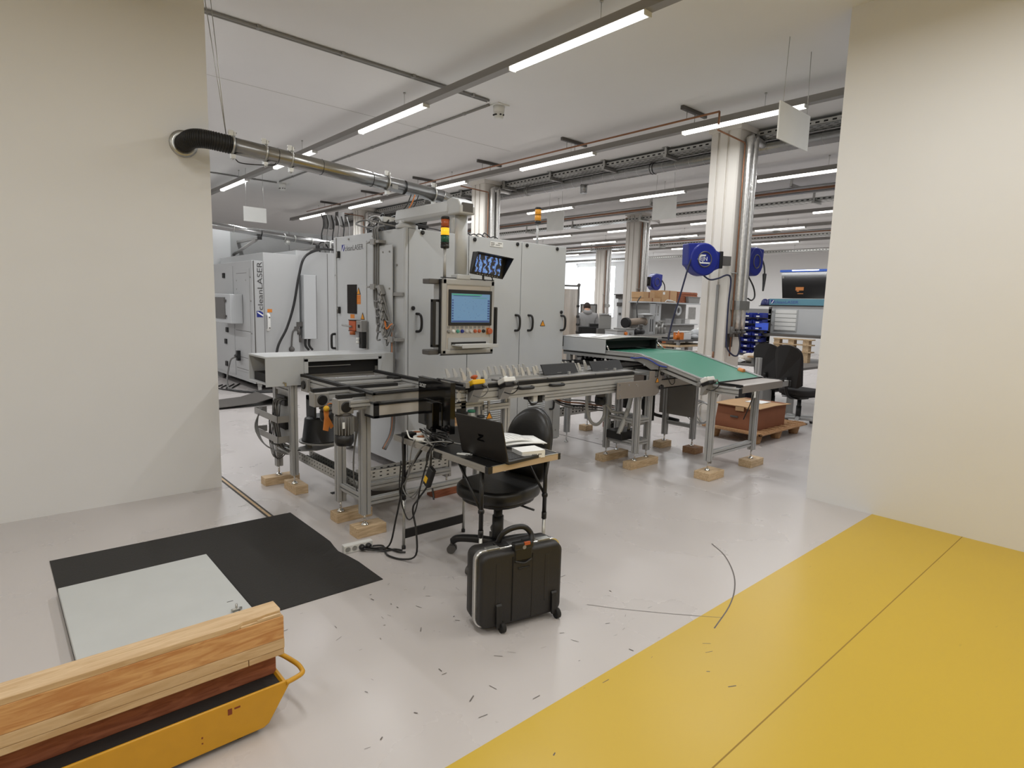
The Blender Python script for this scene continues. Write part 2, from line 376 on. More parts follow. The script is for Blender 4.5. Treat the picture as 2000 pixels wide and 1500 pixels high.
strip(13.65, [(4.2, 5.7), (7.2, 8.7), (9.9, 11.4), (12.85, 14.5), (15.6, 17.1)], 3, 20, 'fourth light strip, level with the beige column')
strip(15.75, [(3.7, 5.2), (6.75, 8.05), (9.8, 11.35), (12.8, 14.3), (15.8, 17.3)], 3, 20, 'fifth light strip, seen behind the beige column')
strip(18.8, [(5.2, 6.7), (8.2, 9.7), (11.2, 12.7), (14.2, 15.7), (17.2, 18.7)], 4, 21, 'sixth light strip, far down the hall')
strip(21.8, [(6.0, 7.5), (9.2, 10.7), (12.2, 13.7), (15.2, 16.7), (18.2, 19.7)], 4, 22, 'last light strip before the end wall')

# conduits and detectors on the ceiling
def conduit(name_label, pts, clips):
    t = thing('ceiling_conduit', name_label, 'conduit', pts[0])
    for a, b in zip(pts[:-1], pts[1:]):
        obj('conduit_tube', MB().cyl(a, b, .014, 8), GREYP, t)
    m = MB()
    for c in clips: m.cb(c[0], c[1], 3.985, .03, .05, .03)
    obj('conduit_clips', m, GREYP, t)
conduit('pale ceiling conduit crossing to the nearer smoke detector', [(-1, 5.78, 3.982), (4.64, 5.78, 3.982)], [(x, 5.78) for x in (1.2, 2.0, 2.8, 3.6, 4.4)])
obj('conduit_tube', MB().cyl((-1, 5.82, 3.982), (4.64, 5.82, 3.982), .012, 8), GREYP, bpy.data.objects['ceiling_conduit'])
conduit('pale ceiling conduit running from the nearer to the farther smoke detector', [(4.74, 5.9, 3.982), (4.74, 12.7, 3.982)], [(4.74, y) for y in (6.4, 7.2, 8, 8.8, 9.6, 10.4, 11.2, 12)])
conduit('pale ceiling conduit behind the nearest light strip, at the far detector', [(1.5, 12.86, 3.982), (4.74, 12.86, 3.982)], [(3.4, 12.86), (4.3, 12.86)])
def detector(x, y, label):
    t = thing('smoke_detector', label, 'detector', (x, y, 4))
    obj('base', MB().box(x-.09, x+.09, y-.09, y+.09, 3.985, 4.0), WHITEP, t)
    obj('housing', MB().lathe((x, y, 3.985), [(.07, 0), (.07, -.06), (.062, -.075), (.066, -.08), (.055, -.14), (.03, -.15)], 18), WHITEP, t)
    obj('slits', MB().box(x-.03, x-.012, y-.069, y-.05, 3.87, 3.885).box(x+.012, x+.03, y-.069, y-.05, 3.87, 3.885).box(x-.069, x-.05, y-.03, y+.03, 3.87, 3.885), BLACK, t)
detector(4.86, 5.86, 'white smoke detector at the corner of the ceiling conduits')
detector(4.86, 12.86, 'white smoke detector far off under the left ceiling')
# copper pipe with channel brackets
t = thing('copper_line', 'thin copper pipe along the ceiling beside the second light strip', 'pipe', (6.5, 9, 3.86))
obj('pipe', MB().cyl((6.47, 3.85, 3.86), (6.47, 15.5, 3.86), .012, 8).cyl((6.47, 3.85, 3.86), (6.47, 3.85, 3.72), .012, 8), COPPER, t)
for y in (4.28, 6.25, 8.2, 10.2, 12.3, 14.4):
    obj('channel_bracket', MB().box(6.36, 6.88, y-.02, y+.02, 3.955, 3.997), DGREY, t)
    obj('bracket_rod', MB().cyl((6.47, y, 3.86), (6.47, y, 3.96), .005, 6).cyl((6.64, y, 3.85), (6.64, y, 3.96), .005, 6), ZINC, t)
# spiral duct + cable tray
t = thing('spiral_duct', 'grey spiral air duct along the ceiling passing behind the nearest column', 'duct', (8.2, 9, 3.82))
m = MB().cyl((8.2, 1.0, 3.83), (8.2, 17, 3.83), .085, 20)
obj('duct_tube', m, DUCT, t)
m = MB(); y = 1.2
while y < 17: m.torus((8.2, y, 3.83), .085, .003, (0.15, 1, 0), 16, 4); y += .24
o = obj('spiral_seams', m, ZINC, t)
for y in (3.62, 5.95, 8.9): obj('duct_joint', MB().torus((8.2, y, 3.83), .088, .008, (0, 1, 0), 18, 5).torus((8.2, y+.05, 3.83), .088, .006, (0, 1, 0), 18, 5), BLACK if y < 6 else ZINC, t)
obj('air_outlet', MB().cyl((8.2, 7.46, 3.8), (8.2, 7.46, 3.62), .062, 16).torus((8.2, 7.46, 3.62), .062, .006, (0, 0, 1), 16, 5), DUCT, t)
def tray(x, z, y0, y1, hangs, label, w_=.14):
    t = thing('cable_tray', label, 'cable tray', (x, (y0+y1)/2, z))
    obj('tray', MB().box(x-w_, x+w_, y0, y1, z, z+.004).box(x-w_, x-w_+.003, y0, y1, z, z+.06).box(x+w_-.003, x+w_, y0, y1, z, z+.06), ZINC, t)
    m = MB(); y = y0
    while y < y1:
        m.box(x-w_-.001, x-w_+.001, y, y+.05, z+.02, z+.04)
        for q in (-.08, 0, .08): m.box(x+q-.008, x+q+.008, y, y+.05, z-.001, z+.001)
        y += .1
    s = obj('tray_slots', m, BLK2, t); s['kind'] = 'stuff'
    for y in hangs:
        obj('tray_hanger', MB().box(x-w_-.04, x-w_-.02, y-.02, y+.02, z-.05, 4.0).box(x-w_-.06, x+w_, y-.025, y+.025, z-.05, z-.01).box(x-w_-.08, x-w_+.02, y-.04, y+.04, 3.99, 4.0), ZINC, t)
    m = MB()
    for k in range(5): m.cyl((x-.1+.05*k, y0, z+.02), (x-.1+.05*k, y1, z+.02), .012, 6)
    obj('cables', m, BLACK if x < 9 else CABLEG, t)
tray(7.98, 3.9, 1.0, 17, (5.49, 6.68, 7.93, 9.2, 10.6, 12), 'perforated cable tray beside the spiral duct')
def bundle(x, label, n=5):
    t = thing('pipe_bundle', label, 'pipes', (x, 9, 3.75))
    for k in range(n): obj('pipe', MB().cyl((x+.12*k, 2.5, 3.8-.02*(k % 2)), (x+.12*k, 18, 3.8-.02*(k % 2)), .022, 8), COPPER if k == 1 else DUCT, t)
    for y in (5, 8, 11, 14): obj('bracket', MB().box(x-.08, x+.12*n, y-.02, y+.02, 3.83, 3.88).box(x-.06, x-.04, y-.02, y+.02, 3.83, 4), ZINC, t)
bundle(11.0, 'row of thin pipes under the ceiling behind the two hanging white panels')
tray(12.1, 3.72, 2.5, 18, (5, 7.2, 9, 11.2, 13), 'cable tray in front of the beige column')
bundle(16.7, 'row of thin pipes far down the ceiling near the fifth light strip', 3)
tray(17.2, 3.7, 3, 19, (6, 9, 12, 15), 'cable tray far down the ceiling near the sixth light strip')
tray(20.3, 3.6, 4, 21, (7, 11, 15), 'cable tray nearest the end wall')
# hanging white panels
def panel(c, dx, dy, dz, label, top=4.0):
    t = thing('hanging_panel', label, 'panel', c)
    obj('board', MB().cb(c[0], c[1], c[2], dx, dy, dz), WHITEP, t)
    for s in (-1, 1):
        ox, oy = (dx*.4*s, 0) if dx > dy else (0, dy*.4*s)
        obj('hanging_wire', MB().cyl((c[0]+ox, c[1]+oy, c[2]+dz/2), (c[0]+ox*.9, c[1]+oy*.9, top), .003, 5), ZINC, t)
panel((9.3, 6.5, 3.4), .012, .5, .38, 'white blank panel on wires left of the nearest column, the nearer one of two')
panel((9.3, 9.24, 3.4), .012, .5, .4, 'white blank panel on wires beside the amber lamp on the cabinet')
panel((4.0, 12.0, 3.17), .42, .012, .27, 'small white panel hanging over the left machine')
panel((5.69, 2.62, 3.29), .62, .012, .32, 'white panel at the right picture edge in front of the lamp')

# ------------------------------------------------------------------ the main laser cabinet
MC = thing('laser_cabinet', 'large light grey laser machine cabinet with three front doors in the centre', 'machine', (3.84, 5.34, 0))
obj('body', MB().box(2.82, 4.86, 4.662, 6.05, .1, 2.25), CAB, MC, .006)
obj('corner_post', MB().box(2.822, 2.852, 4.645, 4.665, .1, 2.25), CAB, MC, .004)
for k, (a, b) in enumerate(((2.856, 3.513), (3.521, 4.196), (4.204, 4.858))):
    d = obj('door', MB().box(a, b, 4.64, 4.662, .12, 2.246), CAB, MC, .003)
    if k == 0: obj('kick_label', MB().box(3.3, 3.34, 4.638, 4.64, .3, .33), WHITEP, d)
    for q, (lx, lz) in enumerate({0: [(2.995, 2.222), (3.46, 2.222), (2.9, 1.55)], 1: [(3.584, 2.215), (4.135, 2.218)], 2: [(4.267, 2.217), (4.713, 2.217), (4.814, 1.538)]}[k]):
        obj('lock_knob', MB().lathe((lx, 4.64, lz), [(.019, 0), (.019, .01), (.012, .013)], 14, (0, -1, 0)), BLACK, d)
    for hx in {0: [2.936], 1: [4.133], 2: [4.315, 4.812]}[k]:
        obj('bow_handle', MB().tube([(hx, 4.645, 1.5), (hx+.02, 4.612, 1.495), (hx+.03, 4.6, 1.46), (hx+.03, 4.6, 1.38), (hx+.02, 4.612, 1.345), (hx, 4.645, 1.34)], .012, 8, 4), BLACK, d)
def louvre(x0, x1, z0, z1, d):
    n = int((z1-z0)/.022)
    for i in range(n):
        z = z0+i*.022
        obj('louvre', MB().add([(x0, 4.639, z), (x1, 4.639, z), (x1, 4.628, z+.004), (x0, 4.628, z+.004), (x0, 4.639, z+.016), (x1, 4.639, z+.016)], [(0, 1, 2, 3), (3, 2, 5, 4), (0, 3, 4), (1, 5, 2), (0, 4, 5, 1)]), CAB, d)
ds = [c for c in MC.children if c.name.startswith('door')]
louvre(3.72, 4.0, .2, .76, ds[1]); louvre(4.35, 4.6, .4, .76, ds[2])
obj('lower_handle', MB().tube([(4.685, 4.645, .64), (4.705, 4.61, .635), (4.71, 4.6, .6), (4.71, 4.6, .5), (4.705, 4.61, .465), (4.685, 4.645, .46)], .011, 8, 4), BLACK, ds[2])
obj('door_seam', MB().box(4.735, 4.739, 4.638, 4.64, .27, .8).box(4.62, 4.739, 4.638, 4.64, .268, .272), DGREY, ds[2])
for z in (.56, .21): obj('screw', MB().cyl((4.79, 4.64, z), (4.79, 4.636, z), .009, 10), ALUD, ds[2])
nm = obj('name_plate', MB().box(3.775, 3.94, 4.636, 4.64, 2.168, 2.216), WHITEP, ds[1])
obj('plate_print', MB().box(3.785, 3.83, 4.635, 4.636, 2.2, 2.206).box(3.875, 3.925, 4.635, 4.636, 2.2, 2.206).box(3.785, 3.83, 4.635, 4.636, 2.186, 2.191).box(3.845, 3.9, 4.635, 4.636, 2.184, 2.189).box(3.785, 3.82, 4.635, 4.636, 2.174, 2.178), DGREY, nm)
def warn(parent, o, x, s, name='warning_sticker'):
    # yellow triangle in the plane through o spanned by x and z
    o = Vector(o); x = Vector(x); z = Vector((0, 0, 1)); n = x.cross(z)
    def T(k, e): return [o+n*e-x*(s*k), o+n*e+x*(s*k), o+n*e+z*(s*1.7*k)]
    a = [v-z*0 for v in T(1, .001)]
    w_ = obj(name, MB().add(a, [(0, 1, 2)]), BLACK, parent)
    c = o+z*s*.12
    b = [c+n*.002-x*s*.76, c+n*.002+x*s*.76, c+n*.002+z*s*1.28]
    y_ = obj('sticker_face', MB().add(b, [(0, 1, 2)]), mat('warning_orange', (226, 150, 40), .5), w_)
    q = c+n*.003+z*s*.5
    m = MB()
    for i in range(8):
        t = i*math.pi/4; r1 = s*.2; m.add([q+(x*math.cos(t-.2)+z*math.sin(t-.2))*r1*.3, q+(x*math.cos(t+.2)+z*math.sin(t+.2))*r1*.3, q+(x*math.cos(t)+z*math.sin(t))*r1*1.5], [(0, 1, 2)])
    m.add([q+(x*math.cos(i*.785)+z*math.sin(i*.785))*s*.13+n*.0003 for i in range(8)], [tuple(range(8))])
    m.add([q-x*s*.4-z*s*.38, q+x*s*.4-z*s*.38, q+x*s*.4-z*s*.3, q-x*s*.4-z*s*.3], [(0, 1, 2, 3)])
    return w_
warn(ds[2], (4.532, 4.639, 1.385), (1, 0, 0), .04)
for x, y in ((2.92, 4.72), (4.76, 4.72), (4.76, 5.95), (2.92, 5.95)):
    obj('levelling_foot', MB().cyl((x, y, .03), (x, y, .12), .018, 10).lathe((x, y, 0), [(.045, 0), (.045, .02), (.02, .035)], 14), ALUD, MC)
# side door
sd = obj('side_door', MB().box(2.812, 2.82, 5.345, 5.93, .35, 2.178), CAB, MC, .003)
obj('edge_profile', MB().box(2.808, 2.82, 6.0, 6.05, .1, 2.25), CAB, MC, .003)
LOGO = mat('logo_grey', (70, 68, 68), .5); LOGOB = mat('logo_blue', (30, 44, 130), .4)
def logo(parent, o, x, y, width, h, mtext=None, mblue=None):
    x = Vector(x).normalized(); y = Vector(y).normalized(); o = Vector(o); n = x.cross(y)*.0012
    s = h*1.25
    lb = obj('logo_mark', MB().add([o+n, o+x*s*.7+n, o+x*s+y*s*.45+n, o+x*s+y*s+n, o+y*s+n], [(0, 1, 2, 3, 4)]), mblue or LOGOB, parent)
    obj('logo_stroke', MB().add([o+n*2+x*s*.1, o+n*2+x*s*.38, o+n*2+x*s*.92+y*s*.9, o+n*2+x*s*.7+y*s*.9], [(0, 1, 2, 3)]), PAPER, lb)
    tx = text('logo_lettering', 'cleanLASER', 1.0, mtext or LOGO, parent, Matrix.Identity(4))
    me = tx.data; xs = [v.co.x for v in me.vertices]; 
    off = origin_of(parent)
    me.transform(Matrix.Translation(off))
    xs = [v.co.x for v in me.vertices]; sx = (width-s*1.15)/(max(xs)-min(xs)); sy = h/.70
    M = frame(o+x*s*1.15+n, x, y) @ Matrix.Diagonal((sx, sy, .001, 1)) @ Matrix.Translation((-min(xs), 0, 0))
    me.transform(Matrix.Translation(-off) @ M)
    return tx
logo(MC, (2.812, 5.866, 2.1), (0, -1, 0), (0, 0, 1), .465, .052)
for hz in (2.07, 1.5):
    h_ = obj('hinge', MB().box(2.79, 2.812, 5.905, 5.955, hz-.035, hz+.035), BLACK, MC, .003)
    obj('hinge_pin', MB().cyl((2.788, 5.93, hz-.03), (2.788, 5.93, hz+.03), .006, 8), ALUD, h_)
obj('viewing_window', MB().box(2.806, 2.812, 5.54, 5.742, 1.472, 1.762), mat('dark_window', (34, 30, 28), .12), MC)
STO = mat('sticker_orange', (214, 128, 40), .5)
wl = obj('laser_sticker', MB().box(2.8105, 2.812, 5.46, 5.545, 1.568, 1.66), STO, MC)
obj('sticker_print', MB().box(2.8098, 2.8105, 5.47, 5.535, 1.642, 1.646).box(2.8098, 2.8105, 5.47, 5.535, 1.625, 1.629).box(2.8098, 2.8105, 5.47, 5.53, 1.58, 1.584), REDO, wl)
warn(MC, (2.811, 5.503, 1.664), (0, -1, 0), .043)
obj('info_sticker', MB().box(2.8105, 2.812, 5.594, 5.684, 1.424, 1.464), STO, MC)
warn(MC, (2.811, 5.42, 1.418), (0, -1, 0), .043)
obj('bow_handle', MB().tube([(2.812, 6.03, 1.245), (2.775, 6.03, 1.24), (2.765, 6.03, 1.215), (2.765, 6.03, 1.12), (2.775, 6.03, 1.095), (2.812, 6.03, 1.09)], .013, 8, 4), BLACK, MC)
sw = obj('safety_switch', MB().box(2.75, 2.812, 5.46, 5.6, 1.305, 1.405), REDO, MC, .004)
obj('switch_lever', MB().cyl((2.74, 5.52, 1.345), (2.74, 5.72, 1.352), .01, 8), ALUD, sw)
obj('switch_cover', MB().box(2.745, 2.812, 5.46, 5.6, 1.405, 1.412).box(2.745, 2.812, 5.46, 5.6, 1.298, 1.305), BLACK, sw)
ib = obj('interlock_box', MB().box(2.75, 2.812, 5.33, 5.44, 1.3, 1.41), ALUD, MC, .004)
obj('interlock_button', MB().box(2.744, 2.75, 5.365, 5.395, 1.34, 1.37), BLACK, ib)
obj('control_strip', MB().box(2.76, 2.812, 5.335, 5.405, 1.14, 1.3), BLACK, MC, .004)
obj('strip_back', MB().box(2.804, 2.812, 5.32, 5.345, 1.1, 1.41), ALUD, MC)
ks = obj('orange_key_knob', MB().cyl((2.75, 5.46, 1.285), (2.71, 5.49, 1.285), .02, 10), mat('orange_brown', (170, 90, 40), .4), MC)
for z in (1.23, 1.195): obj('pilot_light', MB().cyl((2.76, 5.39, z), (2.735, 5.41, z), .014, 10), WHITEP, MC)
for (y, z) in ((5.72, 2.215), (4.78, 1.93), (5.22, 2.21), (6.02, 1.86)): obj('screw', MB().cyl((2.82, y, z), (2.808, y, z), .009, 8), ALUD, MC)
# back plate, clamps, cable run with connectors
obj('mounting_plate', MB().box(2.79, 2.8, 4.815, 5.06, 1.36, 2.11), CAB, MC, .002)
obj('plate_rail', MB().box(2.8, 2.82, 4.66, 4.82, 1.655, 1.685), ALUD, MC)
for (y, z) in ((4.98, 2.05), (4.86, 2.05), (4.86, 1.72)): obj('screw', MB().cyl((2.79, y, z), (2.782, y, z), .008, 8), ALUD, MC)
for y, z in ((5.08, 2.145), (5.08, 1.735), (4.75, 1.265), (4.75, .72)):
    obj('cable_clamp', MB().box(2.745, 2.82, y-.1, y+.07, z-.012, z+.012).box(2.735, 2.76, y-.03, y+.05, z-.025, z+.025).cyl((2.75, y+.07, z), (2.75, y+.13, z), .01, 8), ALUD, MC)
for k in range(6):
    dx, dy = 2.79-.006*(k % 2), .019*k-.03
    e = [(2.785, 4.99, 1.7-.08*k), ]
    obj('signal_cable', MB().tube([(2.86, 5.14-dy, 2.3), (dx, 5.13-dy, 2.27), (dx, 5.12-dy, 2.14), (dx, 5.125-dy, 1.75), (dx, 5.12-dy, 1.62-.05*k), (2.77, 5.06, 1.6-.07*k), (2.77, 5.0, 1.62-.075*k)], .0085, 6, 5), CABLEG, MC)
for k in range(6):
    zz = 1.7-.075*k; yy = 4.985-.012*k
    c_ = obj('connector', MB().obox((2.765, yy-.015, zz), .045, .05, .1, Matrix.Rotation(-.55, 3, 'X')), ALUD, MC, .004)
    obj('connector_clip', MB().obox((2.74, yy-.03, zz-.01), .01, .03, .03, Matrix.Rotation(.5, 3, 'X')), ZINC, c_)
    obj('signal_cable', MB().tube([(2.765, yy-.05, zz-.05), (2.76, 4.88-.006*k, zz-.12), (2.765, 4.80-.012*k, 1.4), (2.77, 4.745+.01*k, 1.27), (2.77, 4.745+.01*k, .9), (2.77, 4.745+.01*k, .45), (2.6, 4.6+.01*k, .3)], .008, 6, 5), ORNG if k == 3 else CABLEG, MC)
# equipment on the roof
ju = thing('roof_electronics', 'tangle of black boxes and cables on the roof of the main cabinet', 'electronics', (3.0, 5.3, 2.25))
obj('terminal_box', MB().box(2.9, 3.1, 5.0, 5.25, 2.25, 2.34).box(2.9, 3.02, 5.35, 5.5, 2.25, 2.33), BLACK, ju, .004)
obj('valve_block', MB().box(2.86, 3.0, 5.1, 5.18, 2.34, 2.39), ZINC, ju)
obj('blue_fitting', MB().cyl((2.88, 5.2, 2.36), (2.98, 5.2, 2.36), .012, 8), BLUEP, ju)
for k in range(9):
    a = random.uniform(0, 6.28); x0, y0 = 2.95+random.uniform(-.08, .2), 5.25+random.uniform(-.2, .25)
    obj('loose_cable', MB().tube([(x0, y0, 2.26), (x0+.08*math.cos(a), y0+.1*math.sin(a), 2.38+.03*(k % 3)), (x0+.2*math.cos(a+.5), y0+.2*math.sin(a+.7), 2.33), (x0+.1*math.cos(a+2), y0+.3*math.sin(a+2), 2.26)], .008, 6), BLACK if k % 3 else CABLEG, ju)
ju2 = thing('roof_cables', 'loops of thin dark cable on the cabinet roof behind the second lock', 'cable', (3.8, 5.1, 2.25))
for k in range(7):
    x0 = 3.5+.09*k
    obj('cable_loop', MB().tube([(x0, 5.0, 2.255), (x0+.05, 5.02, 2.3+.02*(k % 3)), (x0+.14, 5.05, 2.32), (x0+.22, 5.02, 2.255)], .006, 6), BLACK, ju2)
ju3 = thing('roof_sensor', 'black sensor bracket on the roof under the support arm', 'sensor', (3.02, 4.76, 2.25))
obj('sensor_body', MB().box(2.98, 3.1, 4.7, 4.8, 2.27, 2.3).obox((3.03, 4.74, 2.33), .12, .06, .04, Matrix.Rotation(.2, 3, 'Y')), BLACK, ju3, .003)
obj('sensor_foot', MB().box(3.0, 3.03, 4.73, 4.77, 2.25, 2.32).box(3.07, 3.09, 4.73, 4.77, 2.25, 2.29), BLACK, ju3)
obj('sensor_lead', MB().tube([(3.1, 4.75, 2.285), (3.3, 4.8, 2.28), (3.5, 4.9, 2.256)], .005, 6), BLACK, ju3)
# ------------------------------------------------------------------ swing arm with operator panel
SA = thing('operator_panel', 'grey operator panel with blue screen hanging from a swing arm', 'control panel', (2.9, 4.7, 2.25))
obj('arm_base', MB().lathe((2.9, 4.75, 2.25), [(.1, 0), (.1, .03), (.075, .04), (.07, .1)], 20).box(2.83, 2.97, 4.68, 4.82, 2.30, 2.36), CAB, SA, .006)
obj('arm_beam', MB().prism([(2.835, 2.30), (2.965, 2.30), (2.975, 2.33), (2.96, 2.415), (2.84, 2.415), (2.825, 2.33)], 4.02, 4.84, 'y'), CAB, SA, .012)
el = obj('arm_elbow', MB().prism([(3.86, 2.30), (4.05, 2.30), (4.05, 2.42), (3.98, 2.435), (3.9, 2.41), (3.86, 2.36)], 2.835, 2.985, 'x'), CAB, SA, .012)
obj('elbow_opening', MB().box(2.86, 2.96, 3.859, 3.875, 2.315, 2.385), DGREY, el)
obj('hanging_tube', MB().prism([(2.93+.052*math.cos(t)*(1 if abs(math.cos(t)) < .9 else 1.06), 3.97+.04*math.sin(t)) for t in [i*math.pi/8 for i in range(16)]], 1.83, 2.31, 'z', True), CAB, SA)
obj('tube_collar', MB().box(2.865, 3.0, 3.925, 4.015, 1.795, 1.835), CAB, SA, .008)
obj('housing', MB().box(2.735, 3.255, 3.945, 4.08, 1.2, 1.795), CAB2, SA, .02)
obj('front_frame', MB().box(2.725, 2.775, 3.93, 3.96, 1.19, 1.80).box(3.215, 3.262, 3.93, 3.96, 1.19, 1.80).box(2.725, 3.262, 3.93, 3.96, 1.745, 1.80).box(2.725, 3.262, 3.93, 3.96, 1.19, 1.235), ALU, SA, .012)
obj('front_plate', MB().box(2.77, 3.22, 3.938, 3.95, 1.23, 1.75), mat('panel_beige_grey', (186, 180, 172), .45), SA)
obj('edge_gasket', MB().box(2.717, 2.725, 3.94, 3.965, 1.2, 1.79).box(2.73, 3.26, 3.94, 3.965, 1.80, 1.806).box(2.73, 3.26, 3.94, 3.965, 1.184, 1.19), BLACK, SA)
sc_ = obj('screen_bezel', MB().box(2.79, 3.232, 3.926, 3.938, 1.425, 1.712), BLACK, SA, .004)
SCR = mat('screen_blue', (92, 126, 158), .25, 0, 0, emit=.42)
obj('screen', MB().box(2.812, 3.206, 3.9245, 3.926, 1.45, 1.682), SCR, sc_)
scd = mat('screen_dark', (52, 72, 122), .3, 0, 0, emit=.28); scg = mat('screen_green', (70, 140, 120), .3, 0, 0, emit=.35)
m = MB(); m2 = MB().box(2.815, 3.12, 3.9238, 3.9245, 1.668, 1.68).box(3.02, 3.17, 3.9238, 3.9245, 1.648, 1.652)
for k in range(8): m.box(2.816, 2.832, 3.9238, 3.9245, 1.475+.021*k, 1.487+.021*k); m.box(3.182, 3.203, 3.9238, 3.9245, 1.475+.021*k, 1.488+.021*k)
m.box(2.815, 3.205, 3.9238, 3.9245, 1.452, 1.465).box(2.83, 3.1, 3.9234, 3.9238, 1.662, 1.667)
for k in range(30): 
    x = random.uniform(2.86, 3.15); z = random.uniform(1.48, 1.64); m.box(x, x+.004, 3.9238, 3.9245, z, z+.003)
obj('screen_symbols', m, scd, sc_); obj('screen_header', m2, scg, sc_)
cols = [GREYP, WHITEP, mat('button_green', (70, 150, 130), .4), LOGOB, mat('button_grey', (190, 188, 184), .4), mat('button_grey', (0, 0, 0)), REDO, REDO, BLACK]
for k, cm in enumerate(cols):
    x = 2.795+.0445*k
    b_ = obj('push_button', MB().lathe((x, 3.938, 1.378), [(.015, 0), (.015, .006), (.0125, .008), (.0125, .016), (.009, .018)], 14, (0, -1, 0)), cm, SA)
    obj('button_label', MB().box(x-.013, x+.013, 3.936, 3.938, 1.4, 1.42), GREYP, b_)
eb = obj('emergency_stop', MB().lathe((3.205, 3.938, 1.378), [(.018, 0), (.018, .014), (.026, .016), (.026, .028), (.02, .034)], 18, (0, -1, 0)), REDO, SA)
obj('stop_guard', MB().box(3.185, 3.245, 3.934, 3.938, 1.35, 1.405), STO, eb)
dr = obj('keyboard_slot', MB().box(2.79, 3.22, 3.934, 3.938, 1.235, 1.325), CAB2, SA)
obj('slot_opening', MB().box(2.82, 3.18, 3.932, 3.934, 1.265, 1.29), BLACK, dr)
kd = obj('keyboard_drawer', MB().box(2.825, 3.195, 3.79, 3.935, 1.262, 1.272).box(2.825, 3.195, 3.785, 3.795, 1.25, 1.28), CAB, SA, .002)
m = MB()
for r in range(5):
    for c in range(15): m.box(2.84+.022*c, 2.858+.022*c, 3.806+.021*r, 3.823+.021*r, 1.272, 1.277)
s = obj('keys', m, WHITEP, kd); s['kind'] = 'stuff'
hb = obj('side_handle', MB().box(2.66, 2.69, 3.96, 4.0, 1.25, 1.63), BLACK, SA, .006)
obj('handle_foot', MB().box(2.66, 2.73, 3.965, 3.995, 1.61, 1.63).box(2.66, 2.73, 3.965, 3.995, 1.25, 1.27), BLACK, hb)
obj('side_handle', MB().box(3.3, 3.325, 3.96, 4.0, 1.25, 1.58).box(3.25, 3.32, 3.965, 3.995, 1.56, 1.58).box(3.25, 3.32, 3.965, 3.995, 1.25, 1.27), BLACK, SA, .006)
for z in (1.77, 1.21): obj('corner_arm', MB().box(2.63, 2.73, 3.97, 4.07, z-.02, z+.02), DGREY, SA, .006)
# signal tower on the panel
def tower(x, y, z0, z1, segs, label, r=.034):
    t = thing('signal_tower', label, 'signal light', (x, y, z0))
    obj('pole', MB().cyl((x, y, z0), (x, y, z1), .0125, 12), ALU, t)
    z = z1
    obj('base', MB().lathe((x, y, z), [(.028, 0), (r, .004), (r, .03)], 18), BLACK, t); z += .03
    for nm_, h, mm in segs:
        obj(nm_, MB().lathe((x, y, z), [(r-.001, 0), (r-.001, h)], 20), mm, t); z += h
        obj('ring', MB().lathe((x, y, z-.003), [(r+.0006, 0), (r+.0006, .004)], 20), BLACK, t)
    obj('cap', MB().lathe((x, y, z), [(r, 0), (r, .014), (r-.006, .02)], 20), BLACK, t)
LRED = mat('lens_red', (176, 86, 48), .25); LYEL = mat('lens_yellow_lit', (236, 176, 40), .25, 0, 0, emit=.75); LGRN = mat('lens_green', (36, 92, 74), .25); LAMB = mat('lens_amber', (206, 140, 40), .25, 0, 0, emit=.12)
tower(2.765, 3.96, 1.8, 2.03, [('dark_section', .015, BLACK), ('green_lens', .055, LGRN), ('yellow_lens', .06, LYEL), ('red_lens', .065, LRED)], 'signal tower with lit yellow section standing on the operator panel')
tower(4.66, 4.9, 2.25, 2.5, [('amber_lens', .062, LAMB), ('amber_lens', .062, LAMB)], 'signal tower with two amber lenses on the cabinet roof', .036)
# second small monitor
MO = thing('camera_monitor', 'small black hooded monitor on top of the operator panel', 'monitor', (3.17, 3.93, 1.8))
R_ = Matrix.Rotation(-.16, 3, 'Z') @ Matrix.Rotation(.105, 3, 'Y') @ Matrix.Rotation(.12, 3, 'X')
c0 = Vector((3.18, 3.92, 1.915))
def loc(mb): 
    n = MB(); n.v = [tuple(c0+R_ @ Vector(v)) for v in mb.v]; n.f = mb.f; n.sm = mb.sm; return n
obj('case', loc(MB().box(-.155, .155, 0, .03, -.085, .095)), BLACK, MO, .006)
obj('hood', loc(MB().add([(-.155, 0, .095), (.155, 0, .095), (.17, -.1, .1), (-.17, -.1, .1), (-.155, 0, .09), (.155, 0, .09), (.168, -.1, .095), (-.168, -.1, .095)], [(0, 1, 2, 3), (7, 6, 5, 4), (3, 2, 6, 7)]).add([(.155, 0, .095), (.155, 0, -.085), (.17, -.1, .1), (.15, 0, .095), (.15, 0, -.085), (.165, -.1, .1)], [(0, 1, 2), (5, 4, 3), (1, 4, 5, 2)]).add([(-.155, 0, .095), (-.155, 0, -.085), (-.17, -.1, .1), (-.15, 0, .095), (-.15, 0, -.085), (-.165, -.1, .1)], [(2, 1, 0), (3, 4, 5), (2, 5, 4, 1)])), BLACK, MO)
CAMS = bpy.data.materials.new('camera_picture'); CAMS.use_nodes = True
nt = CAMS.node_tree; pb = nt.nodes['Principled BSDF']; tc = nt.nodes.new('ShaderNodeTexCoord'); wv = nt.nodes.new('ShaderNodeTexWave'); wv.inputs['Scale'].default_value = 7; wv.inputs['Distortion'].default_value = 9; wv.inputs['Detail'].default_value = 3; wv.inputs['Detail Scale'].default_value = 3
cr = nt.nodes.new('ShaderNodeValToRGB'); e = cr.color_ramp.elements; e[0].color = rgb(30, 30, 34); e[1].color = rgb(120, 160, 205); e.new(.45).color = rgb(70, 72, 70); e.new(.7).color = rgb(52, 76, 160)
